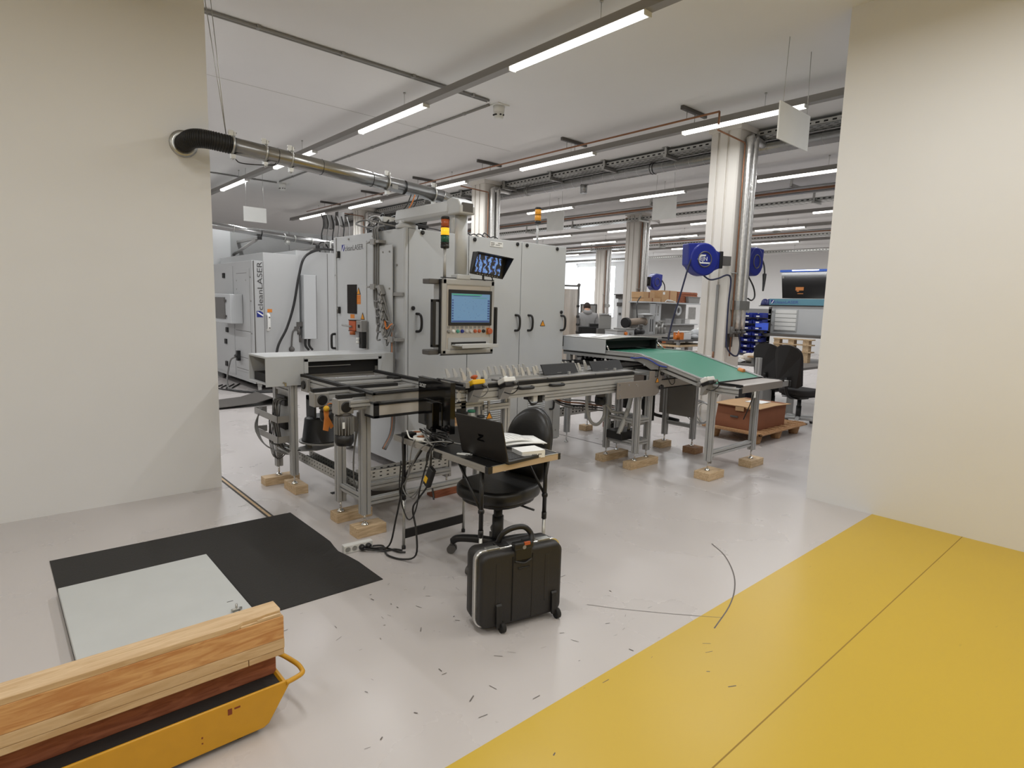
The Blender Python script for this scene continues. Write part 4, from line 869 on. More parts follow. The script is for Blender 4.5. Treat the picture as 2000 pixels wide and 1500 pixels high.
# right transfer under the belt
RT = thing('transfer_table', 'transfer table with a hanging grey sheet panel under the green belt conveyor', 'conveyor', (5.6, 4.3, 0))
for (x, y) in ((5.92, 3.95), (5.95, 3.6)): leg(RT, x, y, .86, blk=.072)
leg(RT, 5.86, 5.1, .86, blk=.07)
beam(RT, (5.94, 3.62, .3), (5.94, 3.93, .3)); beam(RT, (5.94, 3.62, .84), (5.94, 3.93, .84))
obj('sheet_panel', MB().box(5.9, 5.905, 3.58, 4.03, .4, .79), mat('zinc_sheet_dark', (136, 132, 127), .5, .2), RT, .002)
obj('drawer_box', MB().box(5.2, 5.86, 3.575, 3.585, .79, .87), mat('panel_beige_grey', (186, 180, 172), .45), RT)
obj('box_edge', MB().box(5.19, 5.87, 3.57, 3.59, .87, .88).box(5.19, 5.87, 3.57, 3.59, .78, .79).box(5.86, 5.88, 3.57, 3.64, .78, .88), BLK2, RT)
obj('top_unit', MB().box(5.17, 5.74, 3.6, 3.86, .91, .965), CAB2, RT, .003); obj('top_cover', MB().box(5.18, 5.73, 3.61, 3.9, .965, .975), BLK2, RT)
obj('black_post', MB().box(5.5, 5.62, 3.9, 3.98, .35, .86), BLK2, RT)
for y in (3.95, 4.75):
    obj('line_rail', MB().prof((4.88, y, .93), (6.1, y, .93), .05, .09, nh=2), ALU, RT); obj('rubber_strip', MB().box(4.86, 6.1, y-.025, y+.025, .975, .985), BLK2, RT)
for x in (5.1, 5.75):
    obj('cross_rail', MB().prof((x, 3.98, .92), (x, 5.2, .92), .05, .07), ALUD, RT); obj('rubber_strip', MB().box(x-.03, x+.03, 3.98, 5.2, .962, .98), BLK2, RT)
obj('tray_plate', MB().box(4.9, 5.08, 3.62, 4.2, .955, .962), ALUD, RT)
perf('cable_channel', 5.2, 5.86, 4.1, 4.2, .26, .34, RT, 'x', .045, hole=(.012, .01), m=mat('perforated_sheet', (205, 203, 198), .45, .3))
perf('cable_channel', 5.1, 5.84, 4.92, 5.02, .28, .37, RT, 'x', .06, hole=(.02, .02))
m = MB()
for k in range(5): m.tube([(5.2, 4.12+.015*k, .3), (5.5, 4.14+.012*k, .33), (5.86, 4.12+.015*k, .3)], .008, 6)
obj('channel_cables', m, BLACK, RT)
obj('cable_bundle', MB().tube([(5.86, 4.15, .42), (5.92, 4.1, .36), (5.97, 4.0, .34), (5.96, 3.8, .33)], .02, 8).tube([(5.8, 4.2, .55), (5.84, 4.2, .42), (5.9, 4.15, .38)], .03, 8), BLACK, RT)
obj('lead', MB().tube([(5.34, 3.57, .9), (5.4, 3.56, .82), (5.46, 3.56, .83), (5.48, 3.57, .9)], .004, 6), BLACK, RT)
# ------------------------------------------------------------------ outfeed conveyor with green belt
OF = thing('outfeed_conveyor', 'outfeed conveyor with a green belt sloping down to a small table', 'conveyor', (5.6, 3.9, 0))
XL, XR = 5.1, 6.16
oh = obj('hood_side', MB().box(5.08, 5.09, 4.21, 4.86, 1.102, 1.262), CAB, OF, .002); obj('hood_side', MB().box(6.04, 6.05, 4.21, 4.86, 1.14, 1.262), CAB, OF, .002)
m = MB(); n = 10
top = [(5.08+.97*i/n, 1.262+.018*math.sin(math.pi*i/n)) for i in range(n+1)]
m.prism(top+[(x, z-.006) for x, z in top[::-1]], 4.2, 4.9, 'y', True)
obj('hood_lid', m, mat('lid_grey_satin', (197, 196, 192), .22, .15), OF)
obj('hood_gasket', MB().box(5.075, 6.05, 4.89, 4.905, 1.1, 1.268).box(5.072, 5.08, 4.84, 4.88, 1.14, 1.262), BLK2, oh)
obj('interior_shade', MB().box(5.12, 6.03, 4.86, 4.88, 1.1, 1.26), BLK2, oh)  # black sheet standing in for the shade deep inside the hood
obj('brush_curtain', MB().box(5.1, 6.03, 4.3, 4.31, 1.15, 1.258), BLK2, oh)  # black curtain added so the hood opening stays dark
obj('shade_lining', MB().box(6.02, 6.038, 4.22, 4.86, 1.13, 1.255).box(5.092, 5.1, 4.22, 4.86, 1.13, 1.255), BLK2, oh)  # inner hood walls coloured black to give the shade inside
obj('inner_lip', MB().box(5.1, 6.04, 4.212, 4.222, 1.24, 1.262), BLACK, oh)
obj('inner_rod', MB().cyl((5.45, 4.5, 1.14), (5.45, 4.5, 1.26), .012, 8).cyl((5.5, 4.6, 1.14), (5.5, 4.6, 1.26), .008, 8), ALUD, oh)
obj('hood_stay', MB().tube([(5.12, 4.25, 1.22), (5.12, 4.18, 1.13)], .008, 6, 1, False).tube([(6.03, 4.25, 1.24), (6.06, 4.12, 1.13)], .01, 6, 1, False), CHROME, oh)
Yb, zb, Ye, ze = 3.78, 1.125, 2.93, .915
def belt_prof(x0, x1, lo, hi, y_top=4.86):
    # slab following the flat and the sloping run
    pts = [(y_top, zb+hi), (Yb, zb+hi), (Ye, ze+hi), (Ye, ze+lo), (Yb, zb+lo), (y_top, zb+lo)]
    return MB().prism(pts, x0, x1, 'x')
obj('belt', belt_prof(5.17, 6.09, -.006, .002), GREENB, OF)
obj('belt_bed', belt_prof(5.16, 6.1, -.06, -.006), ALUD, OF)
for x in (5.135, 6.125):
    r = obj('side_rail', belt_prof(x-.03, x+.03, -.075, .004), ALU, OF)
    obj('rail_lip', belt_prof(x-.034, x-.02, .004, .012), ALU, r); obj('rail_lip', belt_prof(x+.0, x+.012, .004, .012), ALU, r)
    obj('rail_groove', belt_prof(x-.0315, x-.03, -.045, -.03), SLOT, r)
obj('bend_plate', MB().prism([(3.83, 1.12), (3.62, 1.11), (3.42, 1.055), (3.42, 1.01), (3.6, .985), (3.72, 1.04), (3.83, 1.07)], 5.085, 5.1, 'x'), ALUD, OF, .002)
obj('blue_hose', MB().tube([(5.08, 3.86, 1.085), (5.075, 3.78, 1.09), (5.075, 3.7, 1.1), (5.075, 3.6, 1.08), (5.075, 3.5, 1.04), (5.08, 3.41, 1.03)], .006, 6), mat('hose_blue', (40, 66, 170), .4), OF)
obj('plate_bolt', MB().cyl((5.085, 3.68, 1.03), (5.078, 3.68, 1.03), .012, 10).cyl((5.085, 3.8, 1.1), (5.078, 3.8, 1.1), .008, 8).cyl((5.085, 3.45, 1.03), (5.078, 3.45, 1.03), .008, 8), CHROME, OF)
obj('black_lead', MB().tube([(5.08, 3.5, 1.03), (5.1, 3.52, .92), (5.12, 3.54, .8)], .005, 6), BLACK, OF)
for k, y in enumerate((4.0, 3.86, 3.6)): obj('right_fitting', MB().box(6.16, 6.19, y-.025, y+.025, 1.1-.03*k, 1.15-.03*k), WHITEP, OF, .003)
# near end table
obj('end_plate', MB().prism([(2.93, .914), (2.74, .918), (2.7, .91), (2.7, .84), (2.71, .84), (2.71, .905), (2.93, .908)], 5.26, 6.1, 'x'), mat('plate_warm_grey', (158, 150, 142), .42, .5), OF, .002)
obj('plate_gasket', MB().box(5.25, 6.11, 2.93, 2.945, .905, .925).box(5.25, 5.262, 2.69, 2.94, .9, .922).box(6.098, 6.11, 2.69, 2.94, .9, .922), BLACK, OF)
obj('end_rail', MB().prof((5.15, 2.66, .865), (5.15, 3.0, .865), .045, .07, nh=2), ALU, OF); obj('end_cap', MB().box(5.127, 5.173, 2.65, 2.66, .83, .9), BLACK, OF)
obj('corner_bracket', MB().box(6.1, 6.24, 2.7, 2.74, .845, .905), ALUD, OF, .003); obj('corner_foot', MB().box(6.24, 6.27, 2.69, 2.75, .84, .9), BLACK, OF)
leg(OF, 5.13, 2.92, .85, blk=.075, wd=.06, z0=.17); leg(OF, 5.95, 2.9, .85, blk=.075, wd=.06, z0=.17)
beam(OF, (5.16, 2.915, .24), (5.92, 2.915, .24), .05, .055)
obj('gusset', MB().prism([(5.16, .85), (5.26, .85), (5.16, .76)], 2.9, 2.94, 'y').prism([(5.16, .2), (5.2, .212), (5.16, .14)], 2.9, 2.94, 'y'), ALUD, OF)
leg(OF, 5.13, 4.78, 1.06, blk=0.0, z0=.12); leg(OF, 6.12, 4.78, 1.06, blk=0.0, z0=.12)
obj('roller_clamp', MB().box(5.1, 5.2, 3.0, 3.09, .93, .955).cyl((5.08, 3.05, .9), (5.14, 3.05, .9), .02, 10), ALUD, OF)
obj('hanging_lead', MB().tube([(5.18, 2.92, .8), (5.22, 2.94, .7), (5.26, 2.96, .58), (5.3, 2.98, .5)], .006, 6), BLACK, OF)
obj('hanging_lead', MB().tube([(5.6, 2.74, .85), (5.56, 2.76, .7), (5.53, 2.8, .55)], .005, 6), BLACK, OF)
obj('end_sticker', MB().box(5.5, 5.54, 2.698, 2.7, .78, .84), WHITEP, OF)
obj('orange_sensor', MB().cyl((6.05, 3.1, .965), (6.05, 3.16, .975), .03, 12), mat('sensor_orange', (216, 136, 70), .4), OF)
sbox(5.06, 2.92, .91, WHITEP, 'two', 'white two-button box at the near end of the green belt', 'button_box', 'switch')

# small shelf with a jar and an open carton beside the return conveyor
obj('small_shelf', MB().box(2.42, 2.86, 3.42, 3.56, .648, .66), CAB2, TF, .002); obj('shelf_strap', MB().box(2.84, 2.86, 3.54, 3.56, .648, .79), ALUD, TF)
JG = mat('jar_glass', (214, 214, 206), .08, 0, 0, alpha=.35)
for k, (x, lab, cm) in enumerate(((2.69, 'glass jar with a green lid on the small shelf behind the laptop', mat('lid_green', (40, 110, 84), .4)), (2.78, 'glass jar with a black lid on the small shelf behind the laptop', BLACK))):
    t = thing('glass_jar', lab, 'jar', (x, 3.48, .66)); h = .14 if k == 0 else .09
    obj('jar', MB().lathe((x, 3.48, .6605), [(.036, 0), (.038, .01), (.038, h*.7), (.027, h*.9), (.027, h)], 20), JG, t); obj('lid', MB().lathe((x, 3.48, .6605+h), [(.03, 0), (.03, .014), (.026, .016)], 20), cm, t); obj('jar_label', MB().lathe((x, 3.48, .68), [(.0385, 0), (.0385, .03)], 20), PAPER, t)
t = thing('open_carton', 'small open cardboard carton with paper beside the glass jars', 'box', (2.54, 3.49, .66))
obj('carton_wall', MB().box(2.46, 2.62, 3.44, 3.445, .661, .74), CARDL, t); obj('carton_wall', MB().box(2.46, 2.62, 3.535, 3.54, .661, .76), CARDL, t); obj('carton_wall', MB().box(2.46, 2.465, 3.44, 3.54, .661, .74), CARDL, t); obj('carton_wall', MB().box(2.615, 2.62, 3.44, 3.54, .661, .75), CARDL, t); obj('carton_floor', MB().box(2.46, 2.62, 3.44, 3.54, .6605, .664), CARDL, t); obj('paper', MB().box(2.47, 2.56, 3.45, 3.52, .70, .704), PAPER, t)

# ------------------------------------------------------------------ folding table and what lies on it
TB = thing('folding_table', 'small folding table with black top, metal edging and black legs', 'table', (2.2, 2.83, 0))
tx0, tx1, ty0, ty1 = 1.945, 2.47, 2.36, 3.32
obj('table_top', MB().box(tx0, tx1, ty0, ty1, .722, .748), mat('table_black', (24, 23, 23), .3), TB)
EDG = mat('ribbed_metal_edge', (176, 172, 166), .35, .7); EDW = mat('wood_tint_edge', (190, 168, 140), .5)
obj('edge_strip', MB().box(tx0-.008, tx0, ty0+.02, ty1, .715, .751).box(tx0-.01, tx0-.007, ty0+.02, ty1, .722, .727).box(tx0-.01, tx0-.007, ty0+.02, ty1, .738, .743), EDG, TB)
obj('edge_strip', MB().box(tx1, tx1+.008, ty0, ty1, .715, .751).box(tx0, tx1, ty1, ty1+.008, .715, .751), EDG, TB)
obj('front_edge', MB().box(tx0+.02, tx1-.01, ty0-.008, ty0, .715, .75), EDW, TB); obj('front_edge_trim', MB().box(tx0+.02, tx1-.01, ty0-.009, ty0, .749, .753), EDG, TB)
obj('corner_cap', MB().box(tx0-.01, tx0+.02, ty0-.01, ty0+.02, .714, .752), BLACK, TB, .002); obj('corner_cap', MB().box(tx1-.01, tx1+.01, ty0-.01, ty0+.02, .714, .752), BLACK, TB, .002)
obj('fold_hinge', MB().box(tx0-.014, tx0-.008, 2.78, 2.86, .7, .738).cyl((tx0-.018, 2.8, .72), (tx0-.01, 2.8, .72), .01, 10), BLACK, TB)
for (x, y, yd) in ((1.965, 3.24, 3.02), (2.45, 3.24, 3.02), (1.965, 2.44, 2.66), (2.45, 2.44, 2.66)):
    l = obj('leg', MB().cyl((x, y, .35), (x, y, .722), .0125, 12), BLACK, TB)
    obj('leg_tube', MB().cyl((x, y, .015), (x, y, .36), .01, 12), ZINC, l); obj('leg_collar', MB().cyl((x, y, .335), (x, y, .375), .015, 12), BLACK, l)
    obj('leg_tip', MB().cyl((x, y, 0), (x, y, .02), .0135, 12), BLACK, l); obj('leg_joint', MB().sphere((x, y, .48), .019, 10, 8), BLACK, l)
    obj('brace', MB().cyl((x, y, .48), (x, yd, .72), .008, 8), BLACK, TB)
for y in (3.24, ): obj('cross_bar', MB().box(1.965, 2.45, y-.006, y+.006, .07, .13), BLACK, TB)
obj('cross_bar', MB().box(1.965, 2.45, 2.434, 2.446, .09, .15), BLACK, TB)
# laptop
LP = thing('laptop', 'open black laptop on the folding table, its lid back towards the camera', 'laptop', (2.05, 2.52, .749))
Mh = Matrix.Rotation(math.radians(4), 3, 'Z'); pv = Vector((2.045, 2.52, .749))
def LL(mb):
    n = MB(); n.v = [tuple(pv+Mh @ Vector(v)) for v in mb.v]; n.f = mb.f; n.sm = mb.sm; return n
obj('base', LL(MB().box(0, .245, -.19, .19, .0, .018)), BLACK, LP, .004)
kb = obj('keyboard', LL(MB().box(.04, .15, -.165, .165, .0175, .019)), BLK2, LP)
m = MB()
for r in range(5):
    for c in range(15): m.box(.045+.021*r, .062+.021*r, -.16+.0215*c, -.142+.0215*c, .018, .0205)
s = obj('keys', LL(m), mat('key_grey', (58, 57, 56), .5), kb); s['kind'] = 'stuff'
obj('touchpad', LL(MB().box(.165, .235, -.06, .05, .018, .0186)), DGREY, LP)
tl = Matrix.Rotation(math.radians(-14), 3, 'Y')
def LD(mb):
    n = MB(); n.v = [tuple(tl @ Vector(v)+Vector((.004, 0, .012))) for v in mb.v]; n.f = mb.f; n.sm = mb.sm; return LL(n)
obj('lid', LD(MB().box(-.009, 0, -.19, .19, 0, .235)), mat('laptop_lid_black', (38, 35, 33), .34), LP, .004)
obj('display', LD(MB().box(0, .001, -.175, .175, .02, .225)), GLOSSB, LP)
Z = [(.018, .142), (-.028, .142), (-.028, .132), (-.002, .132)]
zl = MB()
def zp(poly): zl.add([(-.0096, a, b) for a, b in poly], [tuple(range(len(poly)))])
zp([(.02, .138), (-.03, .138), (-.022, .124), (.012, .124)][::-1]); zp([(.0, .124), (-.022, .124), (.012, .106), (.03, .106)][::-1]); zp([(.035, .105), (-.022, .105), (-.03, .095), (.03, .095)][::-1])
obj('lid_emblem', LD(zl), mat('emblem_dark_chrome', (8, 8, 8), .15, .6), LP)
# flat monitor with its back to the camera
MN = thing('flat_monitor', 'glossy black flat monitor seen from behind at the far end of the table', 'monitor', (2.14, 3.1, .749))
ang = math.radians(4); Mm = Matrix.Rotation(-ang, 3, 'Z'); pm = Vector((2.12, 3.11, .96))
def LM(mb):
    n = MB(); n.v = [tuple(pm+Mm @ Vector(v)) for v in mb.v]; n.f = mb.f; n.sm = mb.sm; return n
obj('casing', LM(MB().box(-.018, .012, -.2, .205, -.15, .16)), GLOSSB, MN, .006)
obj('casing_ridge', LM(MB().box(-.024, -.018, -.11, .11, -.12, .03)), GLOSSB, MN, .005)
obj('screen', LM(MB().box(.012, .013, -.19, .195, -.135, .15)), BLK2, MN)
obj('frame_edge', LM(MB().box(-.02, .014, -.203, -.199, -.152, .162).box(-.02, .014, -.203, .207, .159, .163)), GLOSSB, MN)
tx = text('maker_lettering', 'acer', .05, CAB, MN, frame(pm+Mm @ Vector((-.0192, .185, .098)), Mm @ Vector((0, -1, 0)), (0, 0, 1)))
obj('stand_neck', LM(MB().box(-.05, -.02, -.04, .04, -.205, .02)), GLOSSB, MN, .004)
obj('stand_foot', MB().lathe((2.1, 3.11, .749), [(.095, 0), (.095, .006), (.05, .014), (.03, .016)], 28), GLOSSB, MN)
# tape rolls
def roll(x, y, z, r, h, label, tilt=0.0):
    t = thing('tape_roll', label, 'tape roll', (x, y, z))
    ax = Vector((0, math.sin(tilt), math.cos(tilt)))
    obj('tape', MB().lathe((x, y, z), [(r*.62, 0), (r, 0), (r, h), (r*.62, h), (r*.62, 0)], 28, ax), WHITEP, t)
    obj('core', MB().lathe((x, y, z), [(r*.6, .001), (r*.62, .001), (r*.62, h-.001), (r*.6, h-.001), (r*.6, .001)], 28, ax), CARD, t)
roll(2.0, 3.08, .7485, .058, .028, 'larger white tape roll on the table left of the flat monitor')
roll(2.06, 3.24, .7485, .048, .022, 'smaller white tape roll behind the larger one on the table')
for i in range(7):
    a = i*.9; o = obj('cable_end', MB().tube([(2.0+.02*math.cos(a), 3.08+.02*math.sin(a), .752), (2.0+.025*math.cos(a+2), 3.08+.025*math.sin(a+2), .758)], .004, 6), (COPPER, BLACK, LOGOB)[i % 3], bpy.data.objects['tape_roll'])
bx = thing('power_adapter_block', 'black plug-in power adapter on the left table corner', 'adapter', (1.98, 3.26, .7485))
obj('block', MB().box(1.955, 2.035, 3.2, 3.26, .7485, .775), BLACK, bx, .004)
obj('plug_cord', MB().tube([(1.955, 3.22, .762), (1.93, 3.2, .755), (1.925, 3.18, .68), (1.93, 3.17, .55)], .004, 6), BLACK, bx)
# usb sticks, paper, box
for k, (x, y, l) in enumerate(((1.99, 2.66, 'white memory stick on the black table top, front one of two'), (2.01, 2.65, 'white memory stick lying behind the other one on the table'))):
    u = thing('memory_stick', l, 'memory stick', (x, y, .7485))
    obj('stick_body', MB().obox((x, y, .7525), .018, .055, .008, Matrix.Rotation(.5+.1*k, 3, 'Z')), WHITEP, u, .002)
    obj('stick_cap', MB().obox((x+.016, y-.033, .7525), .014, .016, .006, Matrix.Rotation(.5+.1*k, 3, 'Z')), GREYP, u)
WB = thing('white_carton', 'small flat white carton with dark print near the table edge', 'box', (2.29, 2.41, .7485))
rb = Matrix.Rotation(math.radians(-13), 3, 'Z'); cb_ = Vector((2.285, 2.42, .7485+.021))
n_ = MB().obox(cb_, .15, .12, .042, rb)
obj('carton', n_, PAPER, WB)
def WL(v): return cb_+rb @ Vector(v)
m = MB()
for i in range(8):
    if i != 4: m.add([WL((-.01+.008*i, -.0604, -.004)), WL((-.005+.008*i, -.0604, -.004)), WL((-.005+.008*i, -.0604, .003)), WL((-.01+.008*i, -.0604, .003))], [(0, 1, 2, 3)])
obj('carton_print', m, BLK2, WB)
obj('lid_seam', MB().add([WL((-.075, -.0602, .0195)), WL((.075, -.0602, .0195)), WL((.075, -.0602, .0185)), WL((-.075, -.0602, .0185))], [(3, 2, 1, 0)]).add([WL((.0752, -.06, .0195)), WL((.0752, .06, .0195)), WL((.0752, .06, .0185)), WL((.0752, -.06, .0185))], [(3, 2, 1, 0)]), GREYP, WB)
PA = thing('paper_stack', 'bent stack of printed white papers beside the laptop', 'paper', (2.36, 2.55, .76))
def sheet(y_off, z_off, bend, a):
    m = MB(); n = 10; Rz = Matrix.Rotation(a, 3, 'Z'); c = Vector((2.36, 2.6+y_off, .7935+z_off))
    top = []
    for i in range(n+1):
        u = i/n; x = -.15+.3*u; z = bend*math.sin(u*math.pi)*.5+(-.03*u*u if bend > .02 else 0)
        top.append((x, z))
    m.prism(top+[(x, z-.004) for x, z in top[::-1]], -.105, .105, 'y', True)
    m.v = [tuple(c+Rz @ Vector(v)) for v in m.v]; return m, c, Rz
mm, c_, Rz_ = sheet(0, 0, .016, -.35); obj('lower_sheets', mm, PAPER, PA)
mm, c_, Rz_ = sheet(.03, .014, .03, -.22); us = obj('upper_sheet', mm, PAPER, PA)
m = MB()
for i in range(9):
    for sgn in (0,):
        x0 = -.12+.026*i
        u0 = (x0+.15)/.3; zz = .03*math.sin(u0*math.pi)*.5-.03*u0*u0+.0012
        m.add([tuple(c_+Rz_ @ Vector(v)) for v in ((x0, -.08+.01*(i % 3), zz), (x0+.003, -.08+.01*(i % 3), zz), (x0+.003, .06-.02*(i % 2), zz), (x0, .06-.02*(i % 2), zz))], [(0, 1, 2, 3)])
obj('print_lines', m, GREYP, us)
cc = thing('cable_tangle', 'tangle of black and grey cables heaped before the flat monitor and hanging off the table', 'cables', (2.02, 2.95, .75))
for k in range(12):
    a = random.uniform(0, 6.28); x0, y0 = 2.03+random.uniform(-.05, .06), 2.95+random.uniform(-.1, .12)
    obj('cable', MB().tube([(x0, y0, .757), (x0+.05*math.cos(a), y0+.09*math.sin(a), .785+.01*(k % 4)), (x0+.05*math.cos(a+2), y0+.1*math.sin(a+2), .77+.015*(k % 3)), (x0+.03*math.cos(a+4), y0+.07*math.sin(a+4), .757)], .0045, 6), BLACK if k % 3 else CABLEG, cc)
hang = [([(2.02, 2.9, .77), (1.96, 2.88, .775), (1.925, 2.87, .72), (1.92, 2.88, .55), (1.91, 2.98, .42), (1.92, 3.06, .33), (1.92, 3.02, .2), (1.9, 2.99, .06), (1.86, 3.08, .012), (1.82, 3.2, .01), (1.87, 3.34, .01), (1.8, 3.38, .014)], BLACK, .006),
        ([(2.03, 2.92, .77), (1.95, 2.9, .77), (1.92, 2.9, .68), (1.91, 2.96, .5), (1.9, 2.99, .36), (1.91, 3.06, .27), (1.92, 3.14, .26), (1.91, 3.2, .4), (1.93, 3.22, .6)], BLACK, .0045),
        ([(1.97, 3.2, .77), (1.92, 3.18, .75), (1.91, 3.16, .6), (1.92, 3.2, .4), (1.91, 3.25, .2), (1.88, 3.28, .03), (1.8, 3.33, .01), (1.75, 3.38, .02)], BLACK, .006),
        ([(2.1, 2.8, .765), (1.98, 2.85, .79), (1.92, 2.95, .75), (1.91, 3.05, .62), (1.91, 3.12, .5), (1.92, 3.18, .44), (1.91, 3.1, .4), (1.91, 3.0, .46), (1.92, 2.9, .6), (1.93, 2.86, .74)], CABLEG, .0045),
        ([(1.97, 3.06, .77), (1.93, 3.08, .74), (1.91, 3.1, .55), (1.915, 3.14, .45), (1.91, 3.05, .4), (1.91, 2.98, .47), (1.915, 2.93, .55)], CABLEG, .004)]
for p_, m_, r_ in hang: obj('hanging_cable', MB().tube(p_, r_, 6, 5), m_, cc)
obj('white_cable', MB().tube([(1.955, 3.19, .8), (1.95, 3.15, .762), (1.965, 3.1, .757), (1.975, 2.98, .76), (1.98, 2.94, .765)], .005, 8), WHITEP, cc)
br = Matrix.Rotation(.45, 3, 'X')
pb_ = obj('power_brick', MB().obox((1.915, 2.87, .58), .03, .05, .13, br), BLACK, cc, .005)
obj('brick_label', MB().obox((1.899, 2.888, .565), .002, .03, .04, br), YEL, pb_)
obj('brick_lead', MB().tube([(1.915, 2.9, .645), (1.92, 2.91, .69), (1.925, 2.9, .73), (1.97, 2.9, .765)], .005, 6).tube([(1.915, 2.84, .52), (1.91, 2.82, .48), (1.905, 2.81, .46)], .006, 6), BLACK, cc)
# power strip on the floor
PS = thing('power_strip', 'white power strip with two black plugs on the floor by the mat', 'power strip', (1.71, 3.4, 0))
Rp = Matrix.Rotation(-.08, 3, 'Z'); cp = Vector((1.715, 3.4, .03))
def PL(mb):
    n = MB(); n.v = [tuple(cp+Rp @ Vector(v)) for v in mb.v]; n.f = mb.f; n.sm = mb.sm; return n
obj('strip_body', PL(MB().box(-.095, .1, -.022, .022, -.03, .025)), WHITEP, PS, .006)
for k in range(4):
    so = obj('socket', PL(MB().lathe((-.07+.045*k, -.022, -.003), [(.019, 0), (.019, .002), (.016, .002), (.016, -.004), (.001, -.004)], 18, (0, -1, 0))), mat('socket_grey', (196, 195, 190), .5), PS)
for k, q in enumerate((.02, .065)):
    obj('plug', PL(MB().lathe((q, -.022, -.003), [(.019, 0), (.019, .02), (.012, .034)], 14, (0, -1, 0))), BLACK, PS)
    obj('plug_cord', MB().tube([tuple(cp+Rp @ Vector((q, -.055, -.003))), (1.76+.04*k, 3.32, .02), (1.83+.04*k, 3.27+.03*k, .01), (1.9, 3.25-.05*k, .01), (1.93, 3.2-.04*k, .012)], .006, 6), BLACK, PS)
# ------------------------------------------------------------------ swivel chair behind the table
def swivel(x, y, rz, label, vinyl=True, seat_z=.47, fabric=LEATHER):
    t = thing('swivel_chair', label, 'chair', (x, y, 0), None, rz)
    def o_(nm, mb, m, p=t, **k): return obj(nm, mb, m, p, local=True, **k)
    if vinyl: pts = [(.25*math.copysign(abs(math.cos(a))**.75, math.cos(a)), .235*math.copysign(abs(math.sin(a))**.75, math.sin(a))) for a in [i*2*math.pi/28 for i in range(28)]]
    else: pts = [(.24*math.copysign(abs(math.cos(a))**.5, math.cos(a)), .24*math.copysign(abs(math.sin(a))**.5, math.sin(a))) for a in [i*2*math.pi/28 for i in range(28)]]
    o_('seat', MB().prism(pts, seat_z-.05, seat_z+.03, 'z', True), fabric, bev=.025, seg=3)
    o_('seat_shell', MB().prism([(a*.86, b*.86) for a, b in pts], seat_z-.075, seat_z-.05, 'z', True), BLACK)
    # backrest: rounded outline, leaning back along +x
    h0, h1 = (.0, .462) if vinyl else (.06, .66)
    out = []
    for i in range(25):
        a = math.pi*i/24; out.append((.215*math.cos(a)*(.84 if vinyl else .98), seat_z+h1-.22+.22*(math.sin(a)**(.9 if vinyl else .55))))
    e_ = .172 if vinyl else .2
    out += [(-e_, seat_z+h0+.04), (-.14, seat_z+h0), (.14, seat_z+h0), (e_, seat_z+h0+.04)]
    bm_ = MB(); cz = seg0 = seat_z+(h0+h1)/2; nn = len(out)
    for q, xx in ((.02, .205), (.35, .209), (.65, .219), (.86, .234), (.97, .252), (1.0, .27), (.985, .287)): bm_.v += [(xx, a*q, cz+(b-cz)*q) for a, b in out]
    for q in range(6):
        for i in range(nn): bm_.f.append((q*nn+i, q*nn+(i+1) % nn, (q+1)*nn+(i+1) % nn, (q+1)*nn+i)); bm_.sm.append(True)
    bm_.f += [tuple(range(nn))[::-1], tuple(range(6*nn, 7*nn))]; bm_.sm += [False, False]
    bm_.v = [(v[0]+(v[2]-seat_z)*.16-.10*(v[1]/.2)**2*.35, v[1], v[2]) for v in bm_.v]
    o_('backrest', bm_, fabric)
    sh = MB().prism([(a*.97, b) for a, b in out], .287, .30, 'x'); sh.v = [(v[0]+(v[2]-seat_z)*.16-.10*(v[1]/.2)**2*.35, v[1], v[2]) for v in sh.v]
    o_('back_shell', sh, BLACK)
    o_('back_bar', MB().tube([(.0, 0, seat_z-.09), (.2, 0, seat_z-.09), (.31, 0, seat_z), (.34, 0, seat_z+.2)], .022, 8), BLACK)
    o_('mechanism', MB().box(-.1, .12, -.08, .08, seat_z-.12, seat_z-.075), BLACK, bev=.01)
    lv = o_('lever', MB().cyl((.05, -.05, seat_z-.1), (.06, -.24, seat_z-.11), .007, 8), BLACK)
    o_('gas_column', MB().cyl((0, 0, .1), (0, 0, seat_z-.1), .028, 16).cyl((0, 0, .08), (0, 0, .28), .036, 16), BLACK)
    for k in range(5):
        a = math.radians(127)-rz+k*2*math.pi/5; d = Vector((math.cos(a), math.sin(a), 0)); n = Vector((-d.y, d.x, 0))
        l = o_('base_leg', MB().tube([d*.03+Vector((0, 0, .105)), d*.15+Vector((0, 0, .11)), d*.26+Vector((0, 0, .10)), d*.3+Vector((0, 0, .075))], lambda u: .03-.008*u, 8), BLACK if vinyl else ALU)
        c = d*.3
        o_('caster', MB().cyl(c+n*.008+Vector((0, 0, .028)), c+n*.026+Vector((0, 0, .028)), .028, 14).cyl(c-n*.008+Vector((0, 0, .028)), c-n*.026+Vector((0, 0, .028)), .028, 14).cyl(c+Vector((0, 0, .03)), c+Vector((0, 0, .08)), .012, 8), DGREY, l)
    return t
swivel(2.36, 2.76, math.radians(8), 'black vinyl swivel chair tucked behind the folding table')
